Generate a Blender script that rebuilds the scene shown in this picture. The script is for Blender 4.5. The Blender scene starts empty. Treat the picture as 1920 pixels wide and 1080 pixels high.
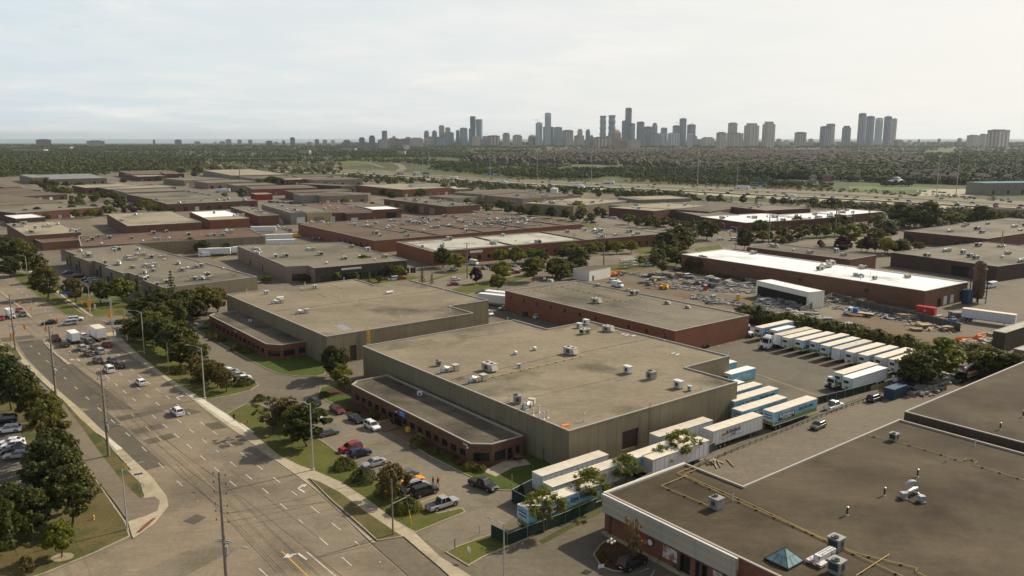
import bpy,bmesh,math,random
import numpy as np
from mathutils import Vector,Matrix
from math import sin,cos,pi,radians as R,atan,atan2,hypot
random.seed(7)
SC=bpy.context.scene
COL=SC.collection
# ---------------------------------------------------------------- camera
F,HZ,HC=1530.,258.,60.
TILT=atan((540-HZ)/F)
cam=bpy.data.cameras.new('camera');camo=bpy.data.objects.new('camera',cam);COL.objects.link(camo)
camo.location=(0,0,HC);camo.rotation_euler=(pi/2-TILT,0,0)
cam.sensor_width=36;cam.lens=F/1920*36;cam.clip_start=1;cam.clip_end=90000
SC.camera=camo
def P(px,py,z=0.):
 "where the sight line through a point of the photograph meets the level z"
 x=(px-960)/F;y=(540-py)/F
 dy=cos(TILT)+y*sin(TILT);dz=-sin(TILT)+y*cos(TILT)
 k=(z-HC)/dz
 return Vector((x*k,dy*k,z))
def HGT(bx,by,ty):
 "height of something standing at (bx,by) whose top shows at ty"
 p=P(bx,by);d=p.y
 y=(540-ty)/F
 dy=cos(TILT)+y*sin(TILT);dz=-sin(TILT)+y*cos(TILT)
 return HC+dz*d/dy
 # ---------------------------------------------------------------- materials
MATS={}
def new_mat(name):
 m=bpy.data.materials.new(name);m.use_nodes= True;MATS[name]=m
 nt=m.node_tree;nt.nodes.clear()
 o=nt.nodes.new('ShaderNodeOutputMaterial');b=nt.nodes.new('ShaderNodeBsdfPrincipled')
 nt.links.new(b.outputs[0],o.inputs[0])
 return m,nt,b
def N(nt,kind,**kw):
 n=nt.nodes.new('ShaderNode'+kind)
 for k,v in kw.items():
  if k in n.inputs:n.inputs[k].default_value=v
  else:setattr(n,k,v)
 return n
def rgb(c):return (c[0],c[1],c[2],1)
def warm(c,k=1.,b=.87):return (c[0]*k,c[1]*k*.975,c[2]*k*b)
def mixc(nt,fac,a,b,mode='MIX'):
 m=nt.nodes.new('ShaderNodeMix');m.data_type='RGBA';m.blend_type=mode
 for s,v in ((0,fac),(6,a),(7,b)):
  if hasattr(v,'node'):nt.links.new(v,m.inputs[s])
  elif isinstance(v,(int,float)):m.inputs[s].default_value=v
  else:m.inputs[s].default_value=rgb(v)
 return m.outputs[2]
def ramp(nt,src,lo,hi,a=0.,b=1.):
 m=nt.nodes.new('ShaderNodeMapRange');nt.links.new(src,m.inputs[0])
 m.inputs[1].default_value=lo;m.inputs[2].default_value=hi;m.inputs[3].default_value=a;m.inputs[4].default_value=b
 return m.outputs[0]
def coords(nt,kind,scale=(1,1,1),rot=0):
 if kind=='pos':s=N(nt,'NewGeometry').outputs['Position']
 else:
  s=N(nt,'TexCoord').outputs['UV' if kind=='uv' else 'Object']
 mp=N(nt,'Mapping');mp.inputs['Scale'].default_value=scale;mp.inputs['Rotation'].default_value=(0,0,rot)
 nt.links.new(s,mp.inputs[0]); return mp.outputs[0]
def noise(nt,vec,scale,detail=4,rough=.55):
 n=N(nt,'TexNoise',Scale=scale,Detail=detail,Roughness=rough);nt.links.new(vec,n.inputs['Vector']); return n.outputs['Fac']
def plain(name,col,rough=.6,metal=0.,var=.12,scale=3.,kind='obj',spec=.4,emit=0):
 m,nt,b=new_mat(name)
 v=coords(nt,kind)
 n=noise(nt,v,scale)
 c=mixc(nt,ramp(nt,n,.3,.7),[x*(1-var) for x in col],[min(1,x*(1+var)) for x in col])
 nt.links.new(c,b.inputs['Base Color']);b.inputs['Roughness'].default_value=rough
 b.inputs['Metallic'].default_value=metal;b.inputs['Specular IOR Level'].default_value=spec
 if emit:b.inputs['Emission Color'].default_value=rgb(col);b.inputs['Emission Strength'].default_value=emit
 return m
def ground_mat(name,c1,c2,big=.05,fine=2.5,stain=None,stain_scale=.02,stain_lo=.52,stain_hi=.68,rough=.9,rot=0.,stretch=1.,bump=0.):
 k_=1. if 'grass' in name else .84 if name.startswith('roof') else .93;c1,c2=(c1,c2) if 'white' in name else (warm(c1,k_),warm(c2,k_));stain=warm(stain,k_*(.7 if name.startswith('roof') and k_<1 else 1.)) if stain else None
 m,nt,b=new_mat(name)
 v=coords(nt,'pos',(1,stretch,1),rot)
 v0=coords(nt,'pos')
 n1=ramp(nt,noise(nt,v,big,5,.6),.32,.68)
 n2=ramp(nt,noise(nt,v0,fine,3,.7),.25,.75)
 c=mixc(nt,n1,c1,c2)
 if stain:
  n3=ramp(nt,noise(nt,coords(nt,'pos',(1,1,1),rot+1),stain_scale,6,.62),stain_lo,stain_hi)
  c=mixc(nt,n3,c,stain)
 c=mixc(nt,.5,c,mixc(nt,n2,(.33,.33,.33),(.67,.67,.67)),'OVERLAY')
 if 'roof' in name or 'asphalt' in name:
  n4=ramp(nt,noise(nt,coords(nt,'pos',(1,4 if 'road' not in name else 9,1),rot),.22,6,.7),.3,.7);n5=ramp(nt,noise(nt,v0,.55,5,.75),.28,.72)
  c=mixc(nt,.38 if 'white' not in name else .15,c,mixc(nt,n4,(.34,.335,.32),(.64,.64,.64)),'OVERLAY');c=mixc(nt,.35 if 'white' not in name else .1,c,mixc(nt,n5,(.36,.36,.36),(.64,.64,.64)),'OVERLAY')
 nt.links.new(c,b.inputs['Base Color']);b.inputs['Roughness'].default_value=rough
 b.inputs['Specular IOR Level'].default_value=.25
 if bump:
  bp=N(nt,'Bump',Strength=bump,Distance=.1);nt.links.new(n2,bp.inputs['Height']);nt.links.new(bp.outputs[0],b.inputs['Normal'])
 return m
def brick_mat(name,c1,c2,mortar,w=.6,h=.2,rough=.85,blotch=.3):
 m,nt,b=new_mat(name)
 v=coords(nt,'uv')
 t=N(nt,'TexBrick');nt.links.new(v,t.inputs['Vector'])
 t.inputs['Color1'].default_value=rgb(c1);t.inputs['Color2'].default_value=rgb(c2);t.inputs['Mortar'].default_value=rgb(mortar)
 t.inputs['Scale'].default_value=1;t.inputs['Brick Width'].default_value=w;t.inputs['Row Height'].default_value=h;t.inputs['Mortar Size'].default_value=.012
 n=ramp(nt,noise(nt,coords(nt,'uv',(.25,.8,1)),.8,5,.65),.3,.7)
 c=mixc(nt,blotch,t.outputs[0],mixc(nt,n,(.3,.3,.3),(.7,.7,.7)),'OVERLAY')
 nt.links.new(c,b.inputs['Base Color']);b.inputs['Roughness'].default_value=rough;b.inputs['Specular IOR Level'].default_value=.2
 return m
def panel_mat(name,c1,c2,seam,w=2.4,h=30,rib=0.,rough=.85,streak=.35):
 "precast or metal panels: vertical seams, streaks of dirt and optional ribs"
 c1,c2,seam=warm(c1,.9),warm(c2,.9),warm(seam,.85)
 m,nt,b=new_mat(name)
 v=coords(nt,'uv')
 t=N(nt,'TexBrick',offset=0.);nt.links.new(v,t.inputs['Vector'])
 t.inputs['Color1'].default_value=rgb(c1);t.inputs['Color2'].default_value=rgb(c2);t.inputs['Mortar'].default_value=rgb(seam)
 t.inputs['Scale'].default_value=1;t.inputs['Brick Width'].default_value=w;t.inputs['Row Height'].default_value=h;t.inputs['Mortar Size'].default_value=.04;t.inputs['Bias'].default_value=-.1
 n=ramp(nt,noise(nt,coords(nt,'uv',(1.6,.12,1)),1.3,5,.7),.28,.72)
 n2=ramp(nt,noise(nt,coords(nt,'uv',(.1,.3,1)),.8,4,.6),.3,.7)
 c=mixc(nt,streak,t.outputs[0],mixc(nt,n,(.25,.25,.25),(.72,.72,.7)),'OVERLAY')
 c=mixc(nt,streak*.6,c,mixc(nt,n2,(.3,.3,.28),(.66,.66,.68)),'OVERLAY')
 nt.links.new(c,b.inputs['Base Color']);b.inputs['Roughness'].default_value=rough;b.inputs['Specular IOR Level'].default_value=.2
 if rib:
  w_=N(nt,'TexWave',Scale=rib);w_.bands_direction='X';nt.links.new(v,w_.inputs[0])
  bp=N(nt,'Bump',Strength=.8,Distance=.08);nt.links.new(w_.outputs['Fac'],bp.inputs['Height']);nt.links.new(bp.outputs[0],b.inputs['Normal'])
 return m
def leaf_mat(name,c1,c2,rnd=.35,trans=.3):
 m,nt,b=new_mat(name)
 v=coords(nt,'obj')
 n=ramp(nt,noise(nt,v,.9,2),.35,.65)
 oi=N(nt,'ObjectInfo')
 c=mixc(nt,n,c1,c2)
 hs=N(nt,'HueSaturation');nt.links.new(c,hs.inputs['Color'])
 nt.links.new(ramp(nt,oi.outputs['Random'],0,1,.5-.035*rnd/.35,.5+.02*rnd/.35),hs.inputs['Hue'])
 nt.links.new(ramp(nt,oi.outputs['Random'],0,1,1+rnd,1-rnd),hs.inputs['Value'])
 nt.links.new(hs.outputs[0],b.inputs['Base Color']);b.inputs['Roughness'].default_value=.65;b.inputs['Specular IOR Level'].default_value=.25
 tr=N(nt,'BsdfTranslucent');nt.links.new(hs.outputs[0],tr.inputs[0])
 mx=N(nt,'MixShader');mx.inputs[0].default_value=trans
 nt.links.new(b.outputs[0],mx.inputs[1]);nt.links.new(tr.outputs[0],mx.inputs[2])
 out=[x for x in nt.nodes if x.type=='OUTPUT_MATERIAL'][0];nt.links.new(mx.outputs[0],out.inputs[0])
 return m
def M(n):return MATS[n]
# ---------------------------------------------------------------- mesh building
def clean(n):
 n=n.split('#')[0]
 return n
class MB:
 def __init__(s):s.v=[];s.f=[];s.uv=[];s.mi=[];s.cur=0
 def vert(s,p):s.v.append((p[0],p[1],p[2])); return len(s.v)-1
 def face(s,ps,uv=None):
  i=[s.vert(p) for p in ps];s.f.append(i);s.uv.append(uv);s.mi.append(s.cur)
 def box(s,c,d,rot=0.,M4=None):
  "box centred at c with full sizes d, turned about z"
  hx,hy,hz=d[0]/2,d[1]/2,d[2]/2
  b=len(s.v);cr,sr=cos(rot),sin(rot)
  for x in (-hx,hx):
   for y in (-hy,hy):
    for z in (-hz,hz):
     p=Vector((c[0]+x*cr-y*sr,c[1]+x*sr+y*cr,c[2]+z))
     if M4:p=M4@p
     s.v.append(tuple(p))
  for q in ((0,1,3,2),(4,6,7,5),(0,4,5,1),(2,3,7,6),(0,2,6,4),(1,5,7,3)):
   s.f.append([b+k for k in q]);s.uv.append(None);s.mi.append(s.cur)
  return s
 def hull8(s,lo,hi):
  "frustum from 4 lower and 4 upper points"
  b=len(s.v);s.v+=[tuple(p) for p in lo]+[tuple(p) for p in hi]
  n=len(lo)
  s.f.append([b+k for k in range(n-1,-1,-1)]);s.f.append([b+n+k for k in range(n)])
  for k in range(n):s.f.append([b+k,b+(k+1)%n,b+n+(k+1)%n,b+n+k])
  for _ in range(n+2):s.uv.append(None);s.mi.append(s.cur)
  return s
 def tube(s,pts,r,seg=8,cap=True):
  "tube through points, r number or list"
  rs=r if isinstance(r,(list,tuple)) else [r]*len(pts)
  pts=[Vector(p) for p in pts];rings=[]
  for i,p in enumerate(pts):
   d=(pts[min(i+1,len(pts)-1)]-pts[max(i-1,0)]).normalized()
   a=d.cross(Vector((0,0,1)))
   if a.length<.05:a=d.cross(Vector((1,0,0)))
   a.normalize();b_=d.cross(a)
   rings.append([s.vert(p+(a*cos(2*pi*k/seg)+b_*sin(2*pi*k/seg))*rs[i]) for k in range(seg)])
  for i in range(len(rings)-1):
   for k in range(seg):
    s.f.append([rings[i][k],rings[i+1][k],rings[i+1][(k+1)%seg],rings[i][(k+1)%seg]]);s.uv.append(None);s.mi.append(s.cur)
  if cap:
   s.f.append(list(rings[0]));s.f.append(list(reversed(rings[-1])))
   s.uv+=[None,None];s.mi+=[s.cur]*2
  return s
 def lathe(s,c,prof,seg=12):
  rings=[[s.vert((c[0]+r*cos(2*pi*k/seg),c[1]+r*sin(2*pi*k/seg),c[2]+z)) for k in range(seg)] for r,z in prof]
  for i in range(len(rings)-1):
   for k in range(seg):
    s.f.append([rings[i][k],rings[i][(k+1)%seg],rings[i+1][(k+1)%seg],rings[i+1][k]]);s.uv.append(None);s.mi.append(s.cur)
  s.f.append(list(reversed(rings[0])));s.f.append(list(rings[-1]));s.uv+=[None]*2;s.mi+=[s.cur]*2
  return s
 def prism(s,poly,z0,z1,side_uv=True):
  n=len(poly)
  s.face([(p[0],p[1],z1) for p in poly]);s.face([(p[0],p[1],z0) for p in reversed(poly)])
  for k in range(n):
   a,b=poly[k],poly[(k+1)%n]
   s.face([(a[0],a[1],z0),(b[0],b[1],z0),(b[0],b[1],z1),(a[0],a[1],z1)])
  return s
 def mesh(s,name,mats,smooth=False):
  me=bpy.data.meshes.new(name);me.from_pydata(s.v,[],s.f)
  if any(u is not None for u in s.uv):
   l=me.uv_layers.new(name='UVMap');k=0
   for f,u in zip(s.f,s.uv):
    for j in range(len(f)):
     if u is not None:l.data[k].uv=u[j]
     k+=1
  if not isinstance(mats,(list,tuple)):mats=[mats]
  for m in mats:me.materials.append(M(m) if isinstance(m,str) else m)
  if len(mats)>1:me.polygons.foreach_set('material_index',s.mi)
  if smooth:me.polygons.foreach_set('use_smooth',[True]*len(me.polygons))
  me.update(); return me
 def obj(s,name,mats,parent=None,smooth=False,loc=None,rz=0):
  o=bpy.data.objects.new(name,s.mesh(name,mats,smooth));COL.objects.link(o)
  if parent is not None:o.parent=parent
  if loc is not None:o.location=loc
  if rz:o.rotation_euler.z=rz
  return o
def tag(o,label=None,cat=None,group=None,kind=None):
 if label:o['label']=label
 if cat:o['category']=cat
 if group:o['group']=group
 if kind:o['kind']=kind
 return o
def empty(name,loc=(0,0,0),rz=0.,label=None,cat=None,group=None):
 o=bpy.data.objects.new(name,None);COL.objects.link(o);o.location=loc;o.rotation_euler.z=rz
 o.empty_display_size=.2
 return tag(o,label,cat,group)
def dup(root,loc,rz=0.,label=None,group=None,scale=None,mats=None,cat=None):
 "a copy of a thing with copies of its parts; mats swaps the material of named parts"
 def rec(o,par):
  c=o.copy();COL.objects.link(c)
  if par is not None:c.parent=par
  b=o.name.split('.')[0]
  if mats and b in mats and c.type=='MESH':
   c.material_slots[0].link='OBJECT';c.material_slots[0].material=M(mats[b])
  for ch in KIDS.get(o.name,()):rec(ch,c)
  return c
 c=rec(root,None);c.location=loc;c.rotation_euler.z=rz
 if scale is not None:c.scale=(scale,)*3 if isinstance(scale,(int,float)) else scale
 if label:c['label']=label
 if group:c['group']=group
 if cat:c['category']=cat
 c.hide_render= False
 return c
KIDS={}
PROTOS=[]
def proto(o):
 "remember the parts of a thing once it is finished, so that dup() can copy it"
 allk=[x for x in bpy.data.objects if x.parent is not None]
 mp={}
 for x in allk:mp.setdefault(x.parent.name,[]).append(x)
 def rec(q):
  KIDS[q.name]=mp.get(q.name,[])
  for c in KIDS[q.name]:rec(c)
 rec(o);PROTOS.append(o); return o
def drop_protos():
 for o in PROTOS:
  def rec(q):
   ks=KIDS.get(q.name,[])
   for c in ks:rec(c)
   bpy.data.objects.remove(q,do_unlink=True)
  rec(o)
def poly_obj(name,pts,z,mat,parent=None,kind='structure',label=None,cat=None):
 bm=bmesh.new();vs=[bm.verts.new((p[0],p[1],z)) for p in pts];f=bm.faces.new(vs);f.normal_update()
 if f.normal.z<0:f.normal_flip()
 bmesh.ops.triangulate(bm,faces=bm.faces[:])
 me=bpy.data.meshes.new(name);bm.to_mesh(me);bm.free();me.materials.append(M(mat))
 o=bpy.data.objects.new(name,me);COL.objects.link(o)
 if parent is not None:o.parent=parent
 if kind:o['kind']=kind
 if label:o['label']=label
 if cat:o['category']=cat
 return o
def PX(pts,z=0.):return [P(a,b,z) for a,b in pts]
def area(pts):return sum(pts[i-1][0]*pts[i][1]-pts[i][0]*pts[i-1][1] for i in range(len(pts)))/2
def ccw(pts):return list(pts) if area(pts)>0 else list(reversed(pts))
def inset(pts,w):
 n=len(pts);out=[]
 for i in range(n):
  a,b,c=Vector(pts[i-1][:2]),Vector(pts[i][:2]),Vector(pts[(i+1)%n][:2])
  d1=(b-a).normalized();d2=(c-b).normalized()
  n1=Vector((-d1.y,d1.x));n2=Vector((-d2.y,d2.x))
  k=1+n1.dot(n2)
  if k<.2:k=.2
  out.append(b+(n1+n2)*w/k)
 return out
def lawn(pts,name='lawn',mat='grass',z=.12,kerb=True,kw=.2,kmat='kerb',kz=.02):
 pts=ccw([Vector((p[0],p[1])) for p in pts])
 inn=inset(pts,kw) if kerb else pts
 poly_obj(name,inn,z,mat)
 mb=MB();n=len(pts)
 for k in range(n):
  a,b=pts[k],pts[(k+1)%n];c,d=inn[(k+1)%n],inn[k]
  if kerb:mb.face([(a.x,a.y,z+kz),(b.x,b.y,z+kz),(c.x,c.y,z+kz),(d.x,d.y,z+kz)])
  if kerb:mb.face([(d.x,d.y,z+kz),(c.x,c.y,z+kz),(c.x,c.y,z-.01),(d.x,d.y,z-.01)])
  mb.face([(a.x,a.y,-.02),(b.x,b.y,-.02),(b.x,b.y,z+(kz if kerb else 0)),(a.x,a.y,z+(kz if kerb else 0))])
 o=mb.obj('kerb',kmat);o['kind']='structure'
def strip(line,w,z,mat,name,kind='structure'):
 "band of width w along a world polyline"
 mb=MB();line=[Vector((p[0],p[1])) for p in line];L,Rr=[],[]
 for i,p in enumerate(line):
  d=(line[min(i+1,len(line)-1)]-line[max(i-1,0)]).normalized();nn=Vector((-d.y,d.x))*w/2
  L.append(p+nn);Rr.append(p-nn)
 for i in range(len(line)-1):
  mb.face([(Rr[i].x,Rr[i].y,z),(Rr[i+1].x,Rr[i+1].y,z),(L[i+1].x,L[i+1].y,z),(L[i].x,L[i].y,z)])
 o=mb.obj(name,mat);o['kind']=kind; return o
def text_mesh(s,size,mat,name,parent,mtx,bold=0.):
 "letters as thin solid shapes; mtx places them"
 cu=bpy.data.curves.new(name,'FONT');cu.body=s;cu.size=size;cu.extrude=.01;cu.align_x='CENTER';cu.align_y='CENTER';cu.offset=bold
 to=bpy.data.objects.new(name,cu);COL.objects.link(to)
 dg=bpy.context.evaluated_depsgraph_get();me=bpy.data.meshes.new_from_object(to.evaluated_get(dg))
 bpy.data.objects.remove(to,do_unlink=True);bpy.data.curves.remove(cu)
 me.name=name;me.materials.clear();me.materials.append(M(mat));me.transform(mtx)
 o=bpy.data.objects.new(name,me);COL.objects.link(o)
 if parent is not None:o.parent=parent
 return o
def rotm(x=0,y=0,z=0):return Matrix.Rotation(R(z),4,'Z')@Matrix.Rotation(R(y),4,'Y')@Matrix.Rotation(R(x),4,'X')
UA,VA=R(128.3),R(38.0)
Ud=Vector((cos(UA),sin(UA)));Vd=Vector((cos(VA),sin(VA)))
def along(p,d,px):
 "walk from p in direction d until it shows at photograph column px"
 q=(px-960)/F
 def f(t):
  X=p[0]+d[0]*t;Y=p[1]+d[1]*t
  depth=Y*cos(TILT)-(p[2]-HC)*sin(TILT)
  return X-q*depth
 t0,t1=0.,1.;a,b=f(t0),f(t1)
 t=-a/(b-a)
 return Vector((p[0]+d[0]*t,p[1]+d[1]*t,p[2]))
 # ---------------------------------------------------------------- light and sky
SUN_AZ,SUN_EL=34.,37.
w=bpy.data.worlds.new('World');SC.world=w;w.use_nodes= True
nt=w.node_tree;nt.nodes.clear()
wo=nt.nodes.new('ShaderNodeOutputWorld');bg=nt.nodes.new('ShaderNodeBackground')
sky=nt.nodes.new('ShaderNodeTexSky');sky.sky_type='NISHITA';sky.sun_disc= False
sky.sun_elevation=R(SUN_EL);sky.sun_rotation=R(90-SUN_AZ);sky.air_density=1.0;sky.dust_density=3.0;sky.ozone_density=1.2;sky.altitude=100
gm=nt.nodes.new('ShaderNodeTexCoord')
sep=nt.nodes.new('ShaderNodeSeparateXYZ');nt.links.new(gm.outputs['Generated'],sep.inputs[0])
# thin high cloud: direction flattened on to a layer, so streaks gather towards the horizon
mz=nt.nodes.new('ShaderNodeMath');mz.operation='MAXIMUM';nt.links.new(sep.outputs[2],mz.inputs[0]);mz.inputs[1].default_value=.0
ma=nt.nodes.new('ShaderNodeMath');ma.operation='ADD';nt.links.new(mz.outputs[0],ma.inputs[0]);ma.inputs[1].default_value=.09
dv=nt.nodes.new('ShaderNodeVectorMath');dv.operation='DIVIDE'
cb=nt.nodes.new('ShaderNodeCombineXYZ')
for k in range(3):nt.links.new(ma.outputs[0],cb.inputs[k])
nt.links.new(gm.outputs['Generated'],dv.inputs[0]);nt.links.new(cb.outputs[0],dv.inputs[1])
mp=N(nt,'Mapping');mp.inputs['Scale'].default_value=(1.3,1.2,0);nt.links.new(dv.outputs[0],mp.inputs[0])
cn=noise(nt,mp.outputs[0],.9,7,.6)
cn2=noise(nt,mp.outputs[0],.25,3,.5)
cf=ramp(nt,cn,.42,.66);cf2=ramp(nt,cn2,.35,.65,.25,1)
mm=nt.nodes.new('ShaderNodeMath');mm.operation='MULTIPLY';nt.links.new(cf,mm.inputs[0]);nt.links.new(cf2,mm.inputs[1])
vf=ramp(nt,mz.outputs[0],0.15,.34,.9,.0)
dt=nt.nodes.new('ShaderNodeVectorMath');dt.operation='DOT_PRODUCT';nt.links.new(gm.outputs['Generated'],dt.inputs[0]);dt.inputs[1].default_value=(cos(R(SUN_AZ)),sin(R(SUN_AZ)),.12)
air=mixc(nt,ramp(nt,dt.outputs['Value'],.1,1.0),(6.7,7.5,7.9),(8.7,8.4,7.8))
veil=mixc(nt,vf,mixc(nt,1.,sky.outputs[0],(.8,.8,.8),'MULTIPLY'),air)
mc=nt.nodes.new('ShaderNodeMath');mc.operation='MULTIPLY';nt.links.new(mm.outputs[0],mc.inputs[0]);mc.inputs[1].default_value=.8
c=mixc(nt,mc.outputs[0],veil,(8.8,8.45,7.9))
nt.links.new(c,bg.inputs[0]);bg.inputs[1].default_value=.10
nt.links.new(bg.outputs[0],wo.inputs[0])
sl=bpy.data.lights.new('sun','SUN');sl.energy=4.9;sl.angle=R(.6);sl.color=(1,.885,.69)
so=bpy.data.objects.new('sun',sl);COL.objects.link(so)
sd=Vector((cos(R(SUN_AZ))*cos(R(SUN_EL)),sin(R(SUN_AZ))*cos(R(SUN_EL)),sin(R(SUN_EL))))
so.rotation_euler=(-sd).to_track_quat('-Z','Y').to_euler();so.location=sd*400
SC.view_settings.view_transform='Standard';SC.view_settings.look='None';SC.view_settings.gamma=1;SC.view_settings.exposure=.16
SC.render.engine='CYCLES'
cy=SC.cycles
cy.max_bounces=4;cy.diffuse_bounces=2;cy.glossy_bounces=2;cy.transmission_bounces=2;cy.volume_bounces=0;cy.transparent_max_bounces=6
cy.use_denoising= True;cy.denoiser='OPENIMAGEDENOISE';cy.sample_clamp_indirect=4
cy.caustics_reflective= False;cy.caustics_refractive= False
SC.render.threads_mode='AUTO'
# ---------------------------------------------------------------- palette
ground_mat('land',(.035,.05,.018),(.075,.085,.03),big=.004,fine=.05,stain=(.10,.10,.05),stain_scale=.0015,stain_lo=.5,stain_hi=.7)
ground_mat('field',(.07,.085,.022),(.105,.11,.03),big=.01,fine=.2,stain=(.05,.068,.02),stain_scale=.008,stain_lo=.46,stain_hi=.56)
ground_mat('sport_grass',(.075,.13,.035),(.09,.15,.04),big=.02,fine=.2)
ground_mat('estate_asphalt',(.125,.11,.09),(.185,.16,.13),big=.03,fine=1.2,stain=(.10,.088,.07),stain_scale=.025,stain_lo=.54,stain_hi=.75)
ground_mat('road_asphalt',(.20,.168,.132),(.25,.21,.165),big=.035,fine=1.6,stain=(.135,.115,.092),stain_scale=.05,stain_lo=.48,stain_hi=.66,rot=UA,stretch=6)
ground_mat('patch_asphalt',(.095,.085,.07),(.12,.105,.088),big=.08,fine=1.6,stain=(.08,.07,.06),stain_scale=.1)
ground_mat('yard_asphalt',(.115,.105,.088),(.145,.13,.11),big=.04,fine=1.4,stain=(.085,.076,.063),stain_scale=.05)
ground_mat('lot_asphalt',(.17,.15,.122),(.205,.18,.148),big=.05,fine=1.5,stain=(.13,.115,.09),stain_scale=.06)
ground_mat('path_asphalt',(.16,.135,.11),(.19,.165,.135),big=.1,fine=1.8)
ground_mat('highway_asphalt',(.17,.155,.13),(.20,.18,.15),big=.02,fine=.3)
ground_mat('highway_concrete',(.30,.27,.215),(.36,.32,.26),big=.02,fine=.3)
ground_mat('concrete',(.34,.30,.235),(.42,.37,.29),big=.12,fine=1.2,stain=(.27,.235,.18),stain_scale=.2)
ground_mat('new_concrete',(.50,.49,.45),(.60,.58,.53),big=.3,fine=1.2)
ground_mat('kerb',(.30,.27,.21),(.38,.335,.27),big=.3,fine=2)
ground_mat('grass',(.058,.07,.011),(.098,.105,.02),big=.12,fine=2.6,stain=(.125,.105,.035),stain_scale=.11,stain_lo=.5,stain_hi=.72,bump=.6)
ground_mat('lush_grass',(.045,.07,.009),(.065,.092,.014),big=.15,fine=2.6,bump=.6)
ground_mat('dry_grass',(.09,.075,.028),(.13,.105,.045),big=.15,fine=2.6,stain=(.05,.065,.018),stain_scale=.12,stain_lo=.45,stain_hi=.6,bump=.6)
ground_mat('dirt',(.11,.072,.042),(.175,.12,.075),big=.05,fine=.8,stain=(.13,.12,.10),stain_scale=.05,stain_lo=.45,stain_hi=.62,bump=.8)
ground_mat('mulch',(.06,.03,.018),(.10,.05,.03),big=.4,fine=4,bump=.6)
ground_mat('bare_soil',(.24,.20,.15),(.32,.27,.2),big=.4,fine=4)
ground_mat('paint_white',(.34,.32,.28),(.66,.64,.6),big=.7,fine=5)
ground_mat('paint_yellow',(.55,.34,.06),(.62,.40,.1),big=.8,fine=5)
ground_mat('paint_faded',(.30,.26,.16),(.36,.31,.2),big=.8,fine=5)
ground_mat('tactile_red',(.15,.06,.04),(.19,.08,.055),fine=5)
ground_mat('lake',(.16,.24,.30),(.18,.27,.33),big=.0008,fine=.01,rough=.35)
ground_mat('roof_tan',(.19,.165,.127),(.285,.248,.19),big=.035,fine=1.5,stain=(.125,.11,.085),stain_scale=.04,stain_lo=.54,stain_hi=.68,rot=VA,stretch=1.8)
ground_mat('roof_tan_dark',(.115,.10,.08),(.19,.17,.135),big=.05,fine=1.8,stain=(.075,.066,.052),stain_scale=.06,stain_lo=.46,stain_hi=.66,rot=UA,stretch=2.5)
ground_mat('roof_brown',(.06,.045,.028),(.125,.10,.068),big=.04,fine=2.0,stain=(.05,.034,.018),stain_scale=.035,stain_lo=.45,stain_hi=.62,rot=UA,stretch=1.6)
ground_mat('roof_far_brown',(.105,.078,.062),(.15,.115,.09),big=.03,fine=.6,rot=VA,stretch=1.8)
ground_mat('roof_grey',(.165,.15,.122),(.22,.2,.165),big=.03,fine=1.2,stain=(.115,.105,.086),stain_scale=.035,stain_lo=.5,stain_hi=.7,rot=VA,stretch=1.8)
ground_mat('roof_red',(.125,.078,.058),(.17,.108,.08),big=.03,fine=.9,stain=(.12,.09,.07),stain_scale=.03)
ground_mat('roof_midbrown',(.125,.105,.082),(.165,.14,.11),big=.03,fine=.8,stain=(.095,.08,.062),stain_scale=.03)
ground_mat('roof_light',(.30,.27,.215),(.36,.325,.26),big=.03,fine=.8,stain=(.22,.195,.155),stain_scale=.03)
ground_mat('roof_white',(.66,.69,.70),(.74,.77,.78),big=.04,fine=.6,stain=(.56,.55,.52),stain_scale=.05,stain_lo=.55,stain_hi=.8)
ground_mat('roof_silver',(.42,.43,.42),(.52,.53,.51),big=.04,fine=.8,stain=(.33,.32,.30),stain_scale=.08,stain_lo=.5,stain_hi=.65)
ground_mat('roof_bluegrey',(.19,.21,.25),(.25,.27,.31),big=.03,fine=.6)
ground_mat('roof_blue',(.09,.22,.33),(.11,.25,.36),big=.03,fine=.6)
brick_mat('brick_red',(.23,.092,.055),(.175,.068,.042),(.19,.125,.09),.7,.24)
brick_mat('brick_brown',(.165,.082,.052),(.125,.064,.042),(.16,.10,.07),.7,.24)
brick_mat('brick_maroon',(.135,.057,.043),(.105,.045,.035),(.11,.07,.055),.7,.24)
brick_mat('brick_dark',(.085,.055,.04),(.07,.045,.035),(.08,.06,.05),.7,.24)
brick_mat('block_beige',(.27,.205,.16),(.24,.185,.145),(.2,.16,.12),.8,.4)
panel_mat('wall_precast',(.255,.225,.165),(.215,.19,.14),(.14,.12,.09),2.44)
panel_mat('wall_tan',(.25,.215,.165),(.225,.195,.15),(.16,.14,.11),3)
panel_mat('wall_grey',(.27,.26,.235),(.24,.23,.21),(.17,.165,.15),3)
panel_mat('wall_dark',(.085,.07,.055),(.07,.06,.05),(.04,.035,.03),1.2,streak=.2)
panel_mat('wall_light',(.42,.385,.31),(.38,.35,.29),(.28,.25,.2),3)
panel_mat('wall_white',(.85,.87,.87),(.8,.82,.82),(.45,.45,.43),1.2,streak=.2)
panel_mat('wall_cream',(.46,.38,.23),(.42,.35,.21),(.3,.25,.16),2)
panel_mat('fascia_white',(.55,.53,.48),(.52,.5,.46),(.35,.34,.31),6,.3,streak=.15)
plain('coping',(.36,.33,.28),.5,0,.1);plain('coping_dark',(.05,.045,.04),.5);plain('coping_white',(.62,.6,.55),.5)
plain('glass_dark',(.02,.022,.025),.12,0,.2,spec=.7);plain('frame_dark',(.05,.04,.035),.5);plain('frame_white',(.55,.55,.52),.5)
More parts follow.
